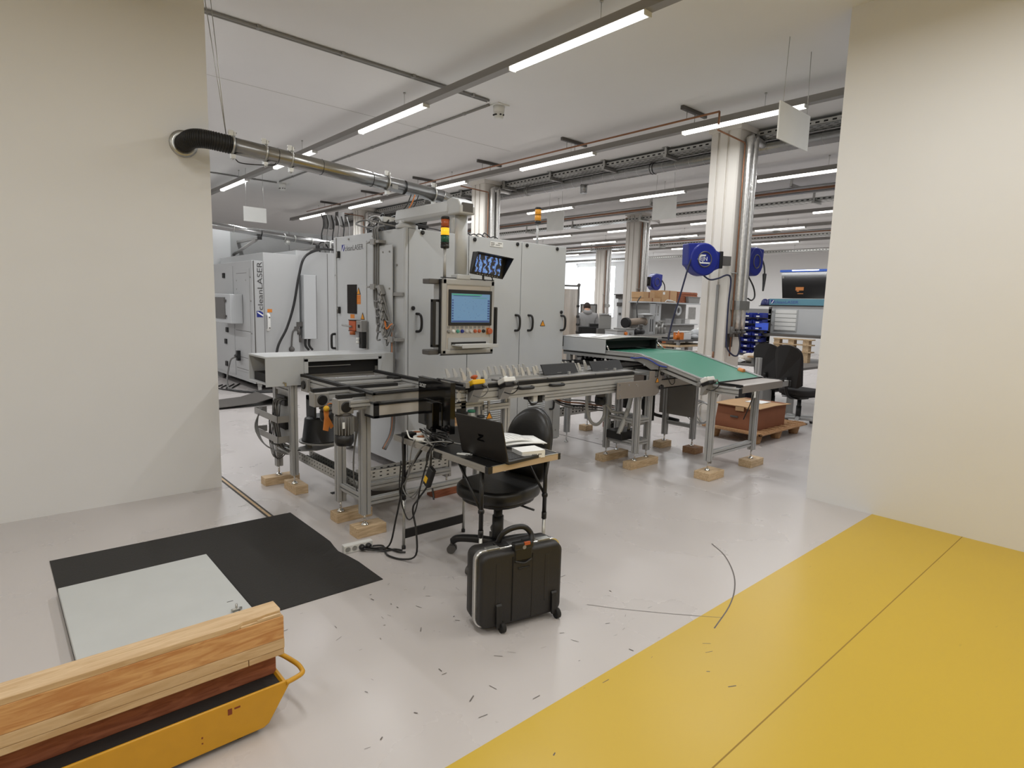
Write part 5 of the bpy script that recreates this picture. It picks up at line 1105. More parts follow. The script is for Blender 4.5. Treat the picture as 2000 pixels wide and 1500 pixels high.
# ------------------------------------------------------------------ tool case
TC = thing('tool_case', 'black rolling tool case with silver rim standing on the floor', 'case', (1.95, 2.14, 0), None, math.radians(-12.5))
W2, DP, H0, H1 = .235, .085, .025, .405
def rr(hw, z0, z1, r, n=6):
    o = []
    for cx, cz, a0 in ((hw-r, z1-r, 0), (-hw+r, z1-r, 90), (-hw+r, z0+r, 180), (hw-r, z0+r, 270)):
        for i in range(n+1): a = math.radians(a0+90*i/n); o.append((cx+r*math.cos(a), cz+r*math.sin(a)))
    return o
def shell(y0, y1, hw, taper):
    a = rr(hw, H0, H1, .04); b = rr(hw-taper, H0+taper, H1-taper, .035); n = len(a)
    m = MB()
    ring = [[(x, y0, z) for x, z in a], [(x, y0+(y1-y0)*.7, z) for x, z in rr(hw-.004, H0+.004, H1-.004, .04)], [(x, y0+(y1-y0)*.93, z) for x, z in rr(hw-taper*.5, H0+taper*.5, H1-taper*.5, .04)], [(x, y1, z) for x, z in rr(hw-taper*1.6, H0+taper*1.6, H1-taper*1.6, .035)]]
    o = 0
    for q in ring: m.v += q
    for k in range(3):
        for i in range(n): m.f.append((k*n+i, k*n+(i+1) % n, (k+1)*n+(i+1) % n, (k+1)*n+i)); m.sm.append(True)
    m.f.append(tuple(range(3*n, 4*n))); m.sm.append(False); m.f.append(tuple(range(n))[::-1]); m.sm.append(False)
    if y1 > y0: m.f = [f[::-1] for f in m.f]
    return m
CASEP = mat('case_black_abs', (34, 32, 31), .5, 0, .08, 200, .25)
obj('front_shell', shell(-.036, -DP, W2, .012), CASEP, TC, local=True); obj('rear_shell', shell(-.014, .085, W2, .012), CASEP, TC, local=True)
rim = MB().prism(rr(W2+.006, H0-.006, H1+.006, .046), -.042, -.01, 'y', True)
obj('metal_rim', rim, mat('brushed_rim', (226, 226, 226), .25, .8, .08, 20), TC, local=True)
obj('rim_groove', MB().prism(rr(W2+.0066, H0-.0066, H1+.0066, .0466), -.028, -.024, 'y', True), GREYP, TC, local=True)
cp_ = obj('centre_panel', MB().box(-.058, .052, -DP-.004, -DP+.01, H0+.02, H1-.05), CASEP, TC, local=True, bev=.003)
for x in (-.058, .052): obj('panel_groove', MB().box(x-.002, x+.002, -DP-.0045, -DP+.005, H0+.015, H1-.03), BLK2, cp_, local=True)
obj('panel_lip', MB().tube([(-.05, -DP-.004, H1-.055), (-.0, -DP-.012, H1-.068), (.045, -DP-.004, H1-.055)], .006, 8), BLACK, cp_, local=True)
obj('panel_lip', MB().tube([(-.03, -DP-.004, H1-.095), (.035, -DP-.004, H1-.095)], .005, 8), BLACK, cp_, local=True)
for s in (-1, 1): obj('shell_rib', MB().prism([(-DP-.002, H1-.05), (-DP-.002, H0+.08), (-DP+.006, H0+.08), (-DP+.006, H1-.05)], s*.14-.012, s*.14+.012, 'x'), CASEP, TC, local=True, bev=.003)
hh = obj('trolley_handle', MB().box(-.05, .05, -DP-.006, -DP+.03, H1-.06, H1+.03).box(-.055, .055, -DP-.008, -DP+.034, H1-.0, H1+.035), BLACK, TC, local=True, bev=.008)
obj('handle_button', MB().cyl((-.0, -DP-.009, H1+.012), (0, -DP-.006, H1+.012), .01, 12), GREYP, hh, local=True)
obj('orange_release', MB().box(.0, .032, -DP-.01, -DP+.0, H1+.022, H1+.037), REDO, hh, local=True)
obj('carry_handle', MB().tube([(-.09, .02, H1+.008), (-.075, .0, H1+.06), (-.03, -.02, H1+.09), (.03, -.03, H1+.09), (.065, -.04, H1+.055), (.06, -.06, H1+.02)], .014, 10, 6), BLACK, TC, local=True)
obj('handle_mount', MB().box(-.115, -.05, -.03, .03, H1+.0, H1+.014).box(.03, .08, -.05, .0, H1, H1+.016), BLACK, TC, local=True, bev=.004)
for x in (-.18, .11): obj('rim_latch', MB().box(x, x+.07, -.044, -.008, H1+.002, H1+.012), ZINC, TC, local=True, bev=.002)
for x in (-.135, .185):
    b_ = obj('wheel_bracket', MB().prism([(-DP-.004, .03), (-DP-.02, .03), (-DP-.014, .14), (-DP-.004, .15)], x-.016, x+.016, 'x'), BLACK, TC, local=True, bev=.003)
    obj('wheel', MB().cyl((x+.008, -DP-.012, .026), (x+.03, -DP-.012, .026), .026, 20), RUBBER, b_, local=True); obj('hub', MB().cyl((x+.03, -DP-.012, .026), (x+.032, -DP-.012, .026), .012, 14), GREYP, b_, local=True)
obj('rest_foot', MB().box(-.2, .2, .03, .06, 0, .03), BLACK, TC, local=True)
# ------------------------------------------------------------------ mats
m = MB(); xs = [.2+.16*i for i in range(10)]; ys = [2.945+.1*i for i in range(15)]
def mz(x, y): return .004+(.012*max(0, 1-abs(y-3.42)/.18) if x > 1.55 else 0)
def mx_(x, y): return x+((-.04*max(0, 1-abs(y-3.45)/.2)) if x > 1.6 else 0)
g = [[(mx_(x, y), y-.02*(x-1), mz(x, y)) for x in xs] for y in ys]
nx, ny = len(xs), len(ys)
top = [v for r_ in g for v in r_]; bot = [(v[0], v[1], 0) for v in top]
fs = [(j*nx+i, j*nx+i+1, (j+1)*nx+i+1, (j+1)*nx+i) for j in range(ny-1) for i in range(nx-1)]
N_ = nx*ny; ed = [(j*nx+nx-1, (j+1)*nx+nx-1) for j in range(ny-1)]+[(i+1, i) for i in range(nx-1)][::-1]
fs += [(a, b, b+N_, a+N_)[::-1] for a, b in [(j*nx+nx-1, (j+1)*nx+nx-1) for j in range(ny-1)]]+[(i, i+1, i+1+N_, i+N_)[::-1] for i in range(nx-1)]+[((ny-1)*nx+i+1, (ny-1)*nx+i, (ny-1)*nx+i+N_, (ny-1)*nx+i+1+N_)[::-1] for i in range(nx-1)]
m.add(top+bot, fs)
tag(obj('rubber_mat', m, mat('mat_black', (44, 42, 40), .85, 0, .1, 120, .5)), 'large black rubber mat on the floor at the left, by the power strip', 'mat')
m = MB()
pr = [(2.2, .02), (2.6, .03), (2.95, .05), (3.2, .11), (3.34, .0)]
pr2 = [(x, z) for x, z in pr]
m.prism([(x, z+.008) for x, z in pr2]+[(x, z) for x, z in pr2[::-1]], 9.05, 9.75, 'y', False)
tag(obj('rubber_mat', m, mat('mat_grey', (84, 80, 76), .85, 0, .1, 60, .3)), 'buckled grey mat on the far floor in front of the left machine', 'mat')
# ------------------------------------------------------------------ yellow dolly, timber and the pale base plate
DO = thing('yellow_dolly', 'low yellow transport dolly with black deck and bent tube handle', 'dolly', (.3, 2.25, 0))
YD = mat('dolly_yellow', (204, 150, 28), .4, 0, .1, 14)
lip = MB().prism([(-.5, .172), (.776, .172), (.782, .16), (.70, .03), (.68, .02), (-.5, .02)], 2.1, 2.112, 'y')
obj('front_lip', lip, YD, DO, .004)
obj('end_lip', MB().add([(.77, 2.11, .165), (.77, 2.32, .165), (.69, 2.32, .03), (.69, 2.11, .03), (.76, 2.11, .165), (.76, 2.32, .165), (.68, 2.32, .03), (.68, 2.11, .03)], [(0, 3, 2, 1), (4, 5, 6, 7), (0, 1, 5, 4)]), YD, DO)
obj('rear_lip', MB().box(-.5, .76, 2.49, 2.5, .03, .165), YD, DO)
obj('deck', MB().box(-.5, .768, 2.112, 2.49, .145, .155), mat('deck_black', (34, 32, 31), .7, 0, .1, 80, .3), DO)
RUST = mat('rust_brown', (128, 62, 34), .8)
for q in ((.558, .572, .128, .15), (.58, .6, .142, .148), (.47, .475, .08, .086), (.47, .475, .06, .064)): obj('worn_patch', MB().box(q[0], q[1], 2.0985, 2.1, q[2], q[3]), RUST, DO)
obj('tube_handle', MB().tube([(.7, 2.42, .16), (.8, 2.34, .162), (.84, 2.22, .163), (.845, 2.15, .163), (.83, 2.12, .163), (.765, 2.102, .163)], .0095, 10, 6), YD, DO)
obj('shaft', MB().cyl((.6, 2.14, .04), (.6, 2.46, .04), .012, 8), DGREY, DO)
for x in (-.3, .6):
    for y in (2.14, 2.46): obj('wheel', MB().cyl((x, y-.015, .035), (x, y+.015, .035), .035, 18), RUBBER, DO)
def beamwood(nm, x0, x1, y0, y1, z0, z1, label, m): return tag(obj(nm, MB().box(x0, x1, y0, y1, z0, z1), m, None, .003), label, 'timber')
PLANK = wood_mat('pale_plank', (196, 164, 124), (214, 186, 148), (1.5, 12, 12))
tbm = thing('timber_beam', 'thick orange timber beam with a chipped corner on top of the yellow dolly', 'timber', (.2, 2.22, .31))
obj('beam', MB().box(-.45, .785, 2.163, 2.265, .3105, .4), SPRUCE, tbm, .002)
obj('top_face_board', MB().prism([(-.45, 2.165), (.62, 2.165), (.64, 2.174), (.70, 2.172), (.72, 2.178), (.775, 2.178), (.782, 2.19), (.782, 2.264), (-.45, 2.264)], .4, .421, 'z'), PLANK, tbm, .002)
obj('splinters', MB().box(.63, .78, 2.166, 2.178, .4, .406).box(.69, .775, 2.168, 2.178, .406, .411), PINE, tbm)
beamwood('timber_plank', -.45, .787, 2.163, 2.262, .2685, .31, 'pale plank directly under the thick orange beam', PLANK)
beamwood('timber_plank', .655, .786, 2.165, 2.262, .243, .268, 'short end of thin plank under the pale plank, nearest the handle', PLANK)
beamwood('timber_plank', -.45, .653, 2.165, 2.262, .243, .268, 'long thin plank under the pale plank on the yellow dolly', PLANK)
beamwood('timber_block', -.2, .765, 2.2, 2.27, .155, .2425, 'dark reddish timber resting on the black deck of the dolly', PINER)
BPp = thing('base_plate', 'pale grey painted base plate with clamp bolts lying on the mat', 'plate', (.6, 3.1, .0))
obj('plate', MB().box(.2, .922, 2.75, 3.8, .017, .05), mat('pale_grey_paint', (196, 198, 196), .5), BPp, .003)
for (x, y) in ((.85, 2.98), (.93, 2.73)):
    obj('clamp_bolt', MB().cyl((x, y, .05), (x, y, .09), .006, 8).cyl((x-.025, y, .062), (x+.025, y, .062), .007, 8).cyl((x, y, .05), (x, y, .056), .016, 12), ZINC, BPp)
obj('slot_mark', MB().box(.84, .87, 3.1, 3.106, .0498, .0505), DGREY, BPp)

# ------------------------------------------------------------------ the second laser machine at the left back
LM_ = thing('laser_cabinet', 'second light grey laser machine at the left back with a vertical logo', 'machine', (4.0, 11.5, 0))
obj('body', MB().box(3.42, 3.61, 10.5, 13.0, .14, 2.225), CAB2, LM_, .004)
obj('body', MB().box(3.61, 4.22, 10.5, 12.9, .14, 2.37), CAB2, LM_, .004)
obj('body', MB().box(4.22, 5.6, 10.62, 12.9, .14, 2.46), CAB2, LM_, .004)
obj('corner_post', MB().box(3.44, 3.455, 10.494, 10.5, .14, 2.22).box(3.605, 3.61, 10.496, 10.5, .14, 2.22), DGREY, LM_)
sp = obj('side_panel', MB().box(3.413, 3.42, 10.62, 11.42, .3, 2.1), CAB2, LM_, .002)
for z in (.34, .55, 1.02): obj('panel_seam', MB().box(3.4115, 3.413, 10.62, 11.42, z, z+.008), DGREY, sp)
obj('panel_seam', MB().box(3.4115, 3.413, 10.75, 11.3, 2.02, 2.027), DGREY, sp)
obj('side_panel', MB().box(3.41, 3.42, 11.5, 12.9, .2, 2.16), CAB2, LM_, .002)
scr = obj('screen_box', MB().box(3.2, 3.41, 10.98, 11.9, 1.15, 1.66), CAB, LM_, .01)
obj('screen_glass', MB().box(3.19, 3.2, 11.25, 11.85, 1.22, 1.6), mat('screen_grey', (104, 102, 100), .2), scr)
obj('screen_catch', MB().box(3.17, 3.2, 11.18, 11.25, 1.25, 1.29).box(3.17, 3.2, 11.18, 11.25, 1.52, 1.56), DGREY, scr)
for (y, z) in ((12.0, 2.0), (12.0, .78), (12.0, .36), (11.9, 1.0)): obj('hinge', MB().box(3.39, 3.41, y-.06, y+.06, z-.045, z+.045), BLACK, LM_)
ml = obj('mains_plug', MB().box(3.36, 3.413, 11.2, 11.28, .48, .66).cyl((3.33, 11.2, .57), (3.33, 11.05, .57), .03, 8), BLACK, LM_)
obj('mains_lead', MB().tube([(3.35, 11.24, .55), (3.28, 11.3, .5), (3.25, 11.35, .35), (3.2, 11.3, .1), (3.15, 10.9, .02), (3.4, 10.4, .012)], .014, 6), CABLEG, ml)
for (y, z) in ((10.58, 1.95), (10.58, 1.55), (10.58, 1.0), (11.3, 1.9), (11.3, 1.75), (10.8, 1.9)): obj('screw', MB().cyl((3.42, y, z), (3.408, y, z), .014, 8), ALUD, LM_)
logo(LM_, (3.588, 10.497, 1.28), (0, 0, 1), (-1, 0, 0), .93, .085)
obj('orange_sticker', MB().box(3.66, 3.74, 10.497, 10.5, 1.365, 1.42), STO, LM_)
vh = obj('white_handle', MB().tube([(3.66, 10.5, 1.33), (3.66, 10.44, 1.31), (3.66, 10.43, 1.2), (3.66, 10.44, 1.08), (3.66, 10.5, 1.06)], .026, 8, 4), WHITEP, LM_)
obj('handle_bolt', MB().cyl((3.66, 10.41, 1.28), (3.66, 10.4, 1.28), .012, 8).cyl((3.66, 10.41, 1.1), (3.66, 10.4, 1.1), .012, 8), DGREY, vh)
du = obj('wall_duct', MB().box(4.27, 4.5, 10.42, 10.62, .9, 2.03), CAB, LM_, .006)
obj('duct_edge', MB().box(4.497, 4.503, 10.418, 10.424, .9, 2.03), DGREY, du)
for x in (4.32, 4.39): obj('duct_hose', MB().tube([(x, 10.5, .9), (x-.01, 10.48, .78), (x+.05, 10.48, .7)], .022, 8), BLACK, du)
va = obj('air_regulator', MB().box(4.16, 4.26, 10.48, 10.6, 1.12, 1.2).box(4.12, 4.2, 10.48, 10.56, 1.05, 1.12).cyl((4.2, 10.5, .98), (4.2, 10.5, 1.08), .03, 10).cyl((4.22, 10.5, .84), (4.22, 10.5, .98), .02, 8), DGREY, LM_)
obj('regulator_hose', MB().tube([(4.13, 10.5, 1.08), (4.08, 10.48, 1.0), (4.06, 10.48, .8), (4.06, 10.48, .6)], .013, 6).sphere((4.06, 10.48, .72), .05, 10, 8), DGREY, va)
obj('door_seam', MB().box(4.8, 4.806, 10.614, 10.62, .2, 2.44), DGREY, LM_)
obj('power_cable', MB().tube([(5.3, 11.0, 2.55), (4.9, 10.7, 2.53), (4.62, 10.52, 2.5), (4.3, 10.42, 2.34), (4.18, 10.4, 2.0), (4.08, 10.4, 1.5), (3.95, 10.4, 1.1), (3.78, 10.4, .75), (3.7, 10.3, .3)], .022, 8, 6), BLACK, LM_)
obj('base_skirt', MB().box(3.6, 5.5, 10.7, 12.8, .08, .14), BLACK, LM_)
for (x, y) in ((3.55, 10.65), (5.4, 10.75), (3.55, 12.7), (4.4, 10.7)):
    obj('caster', MB().cyl((x-.02, y, .04), (x+.02, y, .04), .04, 14).box(x-.03, x+.03, y-.03, y+.03, .07, .14), WHITEP if x < 3.6 and y < 11 else BLACK, LM_)
for k in range(4): obj('floor_cable', MB().tube([(3.2+.1*k, 11.6, .012), (3.0+.05*k, 11.2-.1*k, .012), (3.3, 10.6-.06*k, .012), (3.9, 10.35-.05*k, .012)], .012, 6), BLACK, LM_)
for k in range(7):
    a = k*.9; obj('roof_cable', MB().tube([(4.75+.1*k, 10.8, 2.47), (4.7+.12*k, 10.75, 2.6+.04*(k % 3)), (4.85+.12*k, 10.85, 2.66), (5.0+.1*k, 10.9, 2.5)], .014, 6), (BLACK, CABLEG, WHITEP)[k % 3], LM_)
RE = thing('rear_enclosure', 'tall grey panelled enclosure behind the left machine, below the long silver pipes', 'enclosure', (4.8, 13.6, 0))
obj('wall_panel', MB().box(3.86, 5.1, 13.2, 14.4, 0, 3.05), mat('enclosure_grey', (140, 140, 139), .5, 0, .03, 2), RE); obj('wall_panel', MB().box(5.11, 6.4, 13.2, 14.4, 0, 3.05), MATS['enclosure_grey'], RE)
obj('side_panel', MB().box(3.4, 3.85, 13.05, 14.4, 0, 3.0), CAB2, RE)
P2 = thing('twin_pipes', 'pair of long silver pipes on brackets over the left machine', 'pipe', (4.5, 12, 2.9))
obj('pipe_run', MB().cyl((2.6, 12, 2.94), (5.75, 12, 2.72), .06, 20), DUCT, P2); obj('pipe_run', MB().cyl((2.6, 12.25, 2.98), (5.75, 12.25, 2.78), .05, 20), DUCT, P2)
for x in (3.6, 4.1, 4.55, 4.75, 5.1, 5.5): 
    z = 2.94-.0698*(x-2.6); obj('pipe_clamp', MB().torus((x, 12, z), .062, .01, (1, 0, -.07), 20, 5), ZINC if x != 4.1 else BLACK, P2)
for x in (4.05, 5.2):
    z = 2.94-.0698*(x-2.6)-.08; obj('bracket_arm', MB().box(x-.03, x+.03, 11.95, 13.06 if x < 4 else 13.2, z-.04, z), ALUD, P2); obj('bracket_strut', MB().cyl((x, 12.1, z-.04), (x-.1, 13.19, z-.28), .03, 8), ALUD, P2); obj('bracket_cap', MB().box(x-.04, x+.04, 11.92, 11.95, z-.05, z+.01), BLACK, P2)
obj('drip_valve', MB().sphere((4.6, 11.98, 2.71), .06, 12, 8), ZINC, P2)
WCb = thing('wall_cabling', 'cables and boxes mounted high between the left machine and the far column', 'cabling', (6.3, 13.6, 2.9))
obj('junction_box', MB().box(5.9, 6.1, 13.1, 13.25, 3.2, 3.5).box(6.2, 6.35, 13.1, 13.25, 3.3, 3.6), DGREY, WCb)
for k in range(6): obj('cable_drop', MB().tube([(5.8+.12*k, 13.1, 3.5), (5.85+.12*k, 13.08, 3.3), (5.8+.13*k, 13.1, 3.0), (5.9+.1*k, 13.1, 2.6)], .014, 6), (BLACK, CABLEG)[k % 2], WCb)
# ------------------------------------------------------------------ hose reels
def reel(x, y, z, r, side, label, txt=False):
    t = thing('hose_reel', label, 'hose reel', (x, y, z))
    prof_ = []
    for i in range(28):
        a = 2*math.pi*i/28; prof_.append((x+r*math.cos(a), z+r*math.sin(a)))
    s = side
    out = [(x+s*r*.55, z+r*.75), (x+s*r*1.15, z+r*.45), (x+s*r*1.15, z-r*.5), (x+s*r*.7, z-r*.7)]
    obj('drum_case', MB().prism(prof_, y-.09, y+.09, 'y', True), REELB, t, .02, seg=3)
    obj('outlet_snout', MB().prism([(x-s*r*.1, z+r), (x-s*r*1.14, z+r*.92), (x-s*r*1.1, z-r*.35), (x-s*r*.9, z-r*.5)], y-.075, y+.075, 'y'), REELB, t, .012)
    obj('mount_case', MB().prism(out, y-.07, y+.07, 'y'), REELB, t, .012)
    obj('mount_plate', MB().box(x+s*r*1.12, x+s*r*1.35, y-.08, y+.08, z-r*.5, z+r*.55), BLACK, t, .008)
    xe = (7.45 if s > 0 else 7.85) if x < 10 else 12.9
    obj('mount_arm', MB().box(min(x+s*r*1.3, xe), max(x+s*r*1.3, xe), y-.04, y+.04, z-.06, z+.06), DGREY, t)
    hub = obj('hub_ring', MB().torus((x, y-.093, z), r*.46, .008, (0, 1, 0), 28, 6), DGREY, t)
    if txt:
        w_ = obj('logo_letter', MB().prism([(x-.095+.01+a, z+b) for a, b in [(1.3*a_-.02, 1.3*b_) for a_, b_ in ((0, .0), (.01, .035), (.035, .045), (.09, .045), (.085, .03), (.04, .03), (.025, .02), (.02, 0), (.02, -.02), (.035, -.028), (.14, -.028), (.136, -.042), (.03, -.042), (.008, -.03))]], y-.0945, y-.0915, 'y'), WHITEP, t)
        text('logo_lettering', 'EJN', .072, WHITEP, t, frame((x-.072, y-.0935, z-.018), (1, 0, 0), (.0, 0, 1)))
    if txt:
        for ch in t.children: ch.data.transform(Matrix.Rotation(math.radians(-25), 4, 'Z'))
        for ch in [c for q in t.children for c in q.children]: ch.data.transform(Matrix.Rotation(math.radians(-25), 4, 'Z'))
    return t
r1 = reel(7.02, 4.3, 2.25, .208, 1, 'blue hose reel with white lettering on the left of the nearest column', True)
obj('hose', MB().tube([(6.86, 4.3, 2.32), (6.8, 4.32, 2.2), (6.76, 4.4, 1.8), (6.72, 4.48, 1.4), (6.7, 4.5, 1.2)], .011, 8), mat('hose_dark_blue', (40, 44, 70), .5), r1)
obj('supply_hose', MB().tube([(7.02, 4.26, 2.06), (7.1, 4.2, 2.0), (7.22, 4.15, 2.02), (7.36, 4.1, 2.07), (7.42, 4.08, 2.0), (7.42, 4.09, 1.7), (7.43, 4.09, 1.3), (7.43, 4.07, 1.12), (7.5, 4.02, 1.02), (7.6, 4.0, 1.02), (7.64, 4.0, 1.16), (7.62, 4.02, 1.3)], .011, 8), MATS['hose_dark_blue'], r1)
obj('manifold_plate', MB().box(7.46, 7.62, 4.1, 4.118, 1.12, 1.3), DGREY, r1)
r2 = reel(8.18, 4.22, 2.3, .2, -1, 'blue hose reel half hidden behind the foil pipes of the nearest column')
obj('hose', MB().tube([(8.38, 4.2, 2.4), (8.44, 4.16, 2.3), (8.42, 4.12, 2.15), (8.36, 4.1, 2.0)], .011, 8), BLACK, r2); obj('hose_stop', MB().tube([(8.42, 4.12, 2.14), (8.38, 4.1, 2.02), (8.33, 4.08, 1.9)], lambda u: .03-.018*u, 8), BLACK, r2)
obj('supply_hose', MB().tube([(8.1, 4.2, 2.1), (8.2, 4.16, 1.95), (8.22, 4.14, 1.82), (8.1, 4.12, 1.76), (7.95, 4.1, 1.78)], .011, 8), BLACK, r2)
r3 = reel(13.2, 9.4, 2.3, .22, -1, 'far blue hose reel beside the beige column')
obj('hose', MB().tube([(13.4, 9.3, 2.35), (13.5, 9.28, 2.2), (13.5, 9.28, 1.9)], .014, 8), BLACK, r3)
# ------------------------------------------------------------------ person far back
def skin(name, pts, edges, rad, m, parent, sub=1):
    me = bpy.data.meshes.new(name); me.from_pydata(pts, edges, []); o = bpy.data.objects.new(name, me); COL.objects.link(o)
    sm = o.modifiers.new('skin', 'SKIN')
    if not me.skin_vertices: me.attributes.new('skin', 'FLOAT', 'POINT')
    for i, r in enumerate(rad): me.skin_vertices[0].data[i].radius = r if isinstance(r, tuple) else (r, r)
    me.skin_vertices[0].data[0].use_root = True
    ss = o.modifiers.new('sub', 'SUBSURF'); ss.levels = sub; ss.render_levels = sub
    dg = bpy.context.evaluated_depsgraph_get(); ev = bpy.data.meshes.new_from_object(o.evaluated_get(dg))
    bpy.data.objects.remove(o); ev.name = name; ev.polygons.foreach_set('use_smooth', [True]*len(ev.polygons)); ev.materials.clear(); ev.materials.append(m)
    q = bpy.data.objects.new(name, ev); COL.objects.link(q); q.parent = parent; return q
PE = thing('person', 'person in a grey hooded sweater seen from behind, head bent over a bench', 'person', (10.66, 9.42, 0), None, math.radians(-41))
# local: +y forward (away from the camera), x right
bp_ = [(0, 0, .95), (0, .01, 1.12), (0, .0, 1.3), (0, .0, 1.42), (0, .05, 1.5), (0, .09, 1.56), (0, .12, 1.66),
       (-.19, 0, 1.4), (-.25, .02, 1.15), (-.2, .22, 1.05), (-.16, .32, 1.06), (.19, 0, 1.4), (.25, .02, 1.15), (.2, .22, 1.05), (.16, .32, 1.06),
       (-.1, 0, .88), (-.11, .01, .5), (-.11, -.01, .1), (-.11, .1, .04), (.1, 0, .88), (.11, .01, .5), (.11, -.01, .1), (.11, .1, .04)]
be = [(0, 1), (1, 2), (2, 3), (3, 4), (4, 5), (5, 6), (3, 7), (7, 8), (8, 9), (9, 10), (3, 11), (11, 12), (12, 13), (13, 14), (0, 15), (15, 16), (16, 17), (17, 18), (0, 19), (19, 20), (20, 21), (21, 22)]
br_ = [(.08, .06), (.08, .06), (.18, .12), (.15, .1), .06, (.075, .09), (.06, .07), .07, .055, .045, .035, .07, .055, .045, .035, .085, .06, .045, .04, .085, .06, .045, .04]
skin('body', bp_, be, br_, SKIN, PE)
hp_ = [(0, 0, .96), (0, .01, 1.12), (0, 0, 1.3), (0, -.005, 1.42), (0, .02, 1.5), (-.19, 0, 1.4), (-.25, .02, 1.15), (-.2, .2, 1.06), (.19, 0, 1.4), (.25, .02, 1.15), (.2, .2, 1.06)]
skin('hooded_sweater', hp_, [(0, 1), (1, 2), (2, 3), (3, 4), (3, 5), (5, 6), (6, 7), (3, 8), (8, 9), (9, 10)], [(.18, .14), (.18, .14), (.21, .15), (.18, .13), (.1, .1), .09, .072, .06, .09, .072, .06], mat('sweater_grey', (150, 149, 148), .9, 0, .06, 20), PE)
skin('hood', [(-.1, -.02, 1.5), (0, -.09, 1.47), (.1, -.02, 1.5)], [(0, 1), (1, 2)], [.05, .06, .05], MATS['sweater_grey'], PE)
skin('trousers', [(0, 0, 1.04), (-.1, 0, .86), (-.11, .01, .5), (-.11, -.01, .12), (.1, 0, .86), (.11, .01, .5), (.11, -.01, .12)], [(0, 1), (1, 2), (2, 3), (0, 4), (4, 5), (5, 6)], [(.2, .16), .115, .085, .07, .115, .085, .07], BLK2, PE)
hm = MB().sphere((0, .1, 1.625), .088, 14, 10, (.92, 1.05, 1.1)); hm.v = [v for v in hm.v]
obj('hair', hm, mat('hair_dark_brown', (50, 38, 32), .8), PE, local=True)
for s in (-1, 1): obj('ear', MB().sphere((s*.085, .11, 1.59), .02, 8, 6, (.5, 1, 1.3)), SKIN, PE, local=True)
obj('nose', MB().sphere((0, .2, 1.58), .015, 8, 6), SKIN, PE, local=True)
# ------------------------------------------------------------------ far background furniture
CU = thing('plastic_curtain', 'tall translucent plastic curtain on a pipe frame right of the main cabinet', 'curtain', (8.5, 7.95, 0))
m = MB(); a, b = Vector((8.05, 8.3, 0)), Vector((8.6, 7.86, 0)); n = Vector((b.y-a.y, a.x-b.x, 0)).normalized()
pp = []
for i in range(25): u = i/24; p = a.lerp(b, u)+n*.018*math.sin(u*26); pp.append(p)
for i in range(24): 
    p, q = pp[i], pp[i+1]; m.add([(p.x, p.y, .1), (q.x, q.y, .1), (q.x, q.y, 1.94), (p.x, p.y, 1.94)], [(0, 1, 2, 3)], True)
obj('curtain_sheet', m, mat('curtain_film', (160, 148, 134), .3, 0, .14, 5, alpha=.95), CU)
obj('frame_pipe', MB().cyl((8.6, 7.84, .0), (8.6, 7.84, 2.03), .022, 10).cyl((8.0, 8.33, 2.0), (8.62, 7.83, 2.0), .018, 10).sphere((8.6, 7.84, 2.02), .035, 10, 8).box(8.5, 8.7, 7.75, 7.95, 0, .03), DGREY, CU)
for z in (1.1, 1.25, 1.4, 1.6): obj('pipe_joint', MB().cyl((8.6, 7.84, z), (8.6, 7.84, z+.04), .032, 10), BLACK, CU)
def ob(c, dx, dy, dz, a): return MB().obox(c, dx, dy, dz, Matrix.Rotation(a, 3, 'Z'))
A = math.radians(-41.5)
GC = thing('grey_board', 'dark grey rounded board standing behind the person', 'board', (11.81, 10.4, 0))
obj('board', ob((11.81, 10.4, 1.2), .44, .04, .98, A), DGREY, GC, .03); obj('board_panel', ob((11.81-.02, 10.4-.022, 1.25), .36, .03, .8, A), GREYP, GC, .02); obj('board_foot', ob((11.81, 10.4, .36), .4, .3, .71, A), DGREY, GC)
BB = thing('black_bench', 'black bench with drawers right behind the curtain', 'bench', (10.0, 8.8, 0))
obj('bench_body', ob((10.02, 8.84, .59), .46, .5, 1.18, A), BLK2, BB, .01); obj('drawer_front', ob((10.02-.17, 8.84-.19, 1.08), .3, .02, .12, A), BLACK, BB); obj('bench_goods', ob((10.12, 8.74, 1.215), .2, .2, .07, A), BLACK, BB, .01)
GB = thing('grey_case', 'pale grey square case standing on the bench below the far column', 'case', (9.39, 7.82, 0))
obj('case', ob((9.39, 7.82, 1.32), .235, .12, .28, A), GREYP, GB, .004); obj('case_lid', ob((9.37, 7.8, 1.475), .24, .13, .02, A), CAB2, GB)
obj('case_stand', ob((9.4, 7.83, .59), .3, .25, 1.18, A), DGREY, GB)
WT = thing('work_cabinet', 'brown grey bench cabinet with two black handles and an orange notice', 'cabinet', (9.9, 7.3, 0))
obj('top_board', MB().box(8.95, 10.75, 7.0, 7.8, 1.03, 1.07), mat('bench_top_grey', (170, 166, 160), .4), WT)
obj('cabinet_body', MB().box(9.05, 10.7, 7.03, 7.75, .1, 1.03), mat('cabinet_brown_grey', (112, 102, 92), .5), WT, .004)
for x in (10.1, 10.52): obj('bow_handle', MB().tube([(x, 7.03, .98), (x+.03, 6.98, .97), (x+.04, 6.97, .92), (x+.04, 6.97, .8), (x+.03, 7.02, .76)], .016, 8, 3), BLACK, WT)
obj('orange_notice', MB().box(10.2, 10.37, 7.022, 7.03, .78, .96), mat('notice_orange', (190, 104, 50), .6), WT)
obj('cabinet_foot', MB().box(9.1, 10.65, 7.1, 7.7, 0, .1), BLACK, WT)
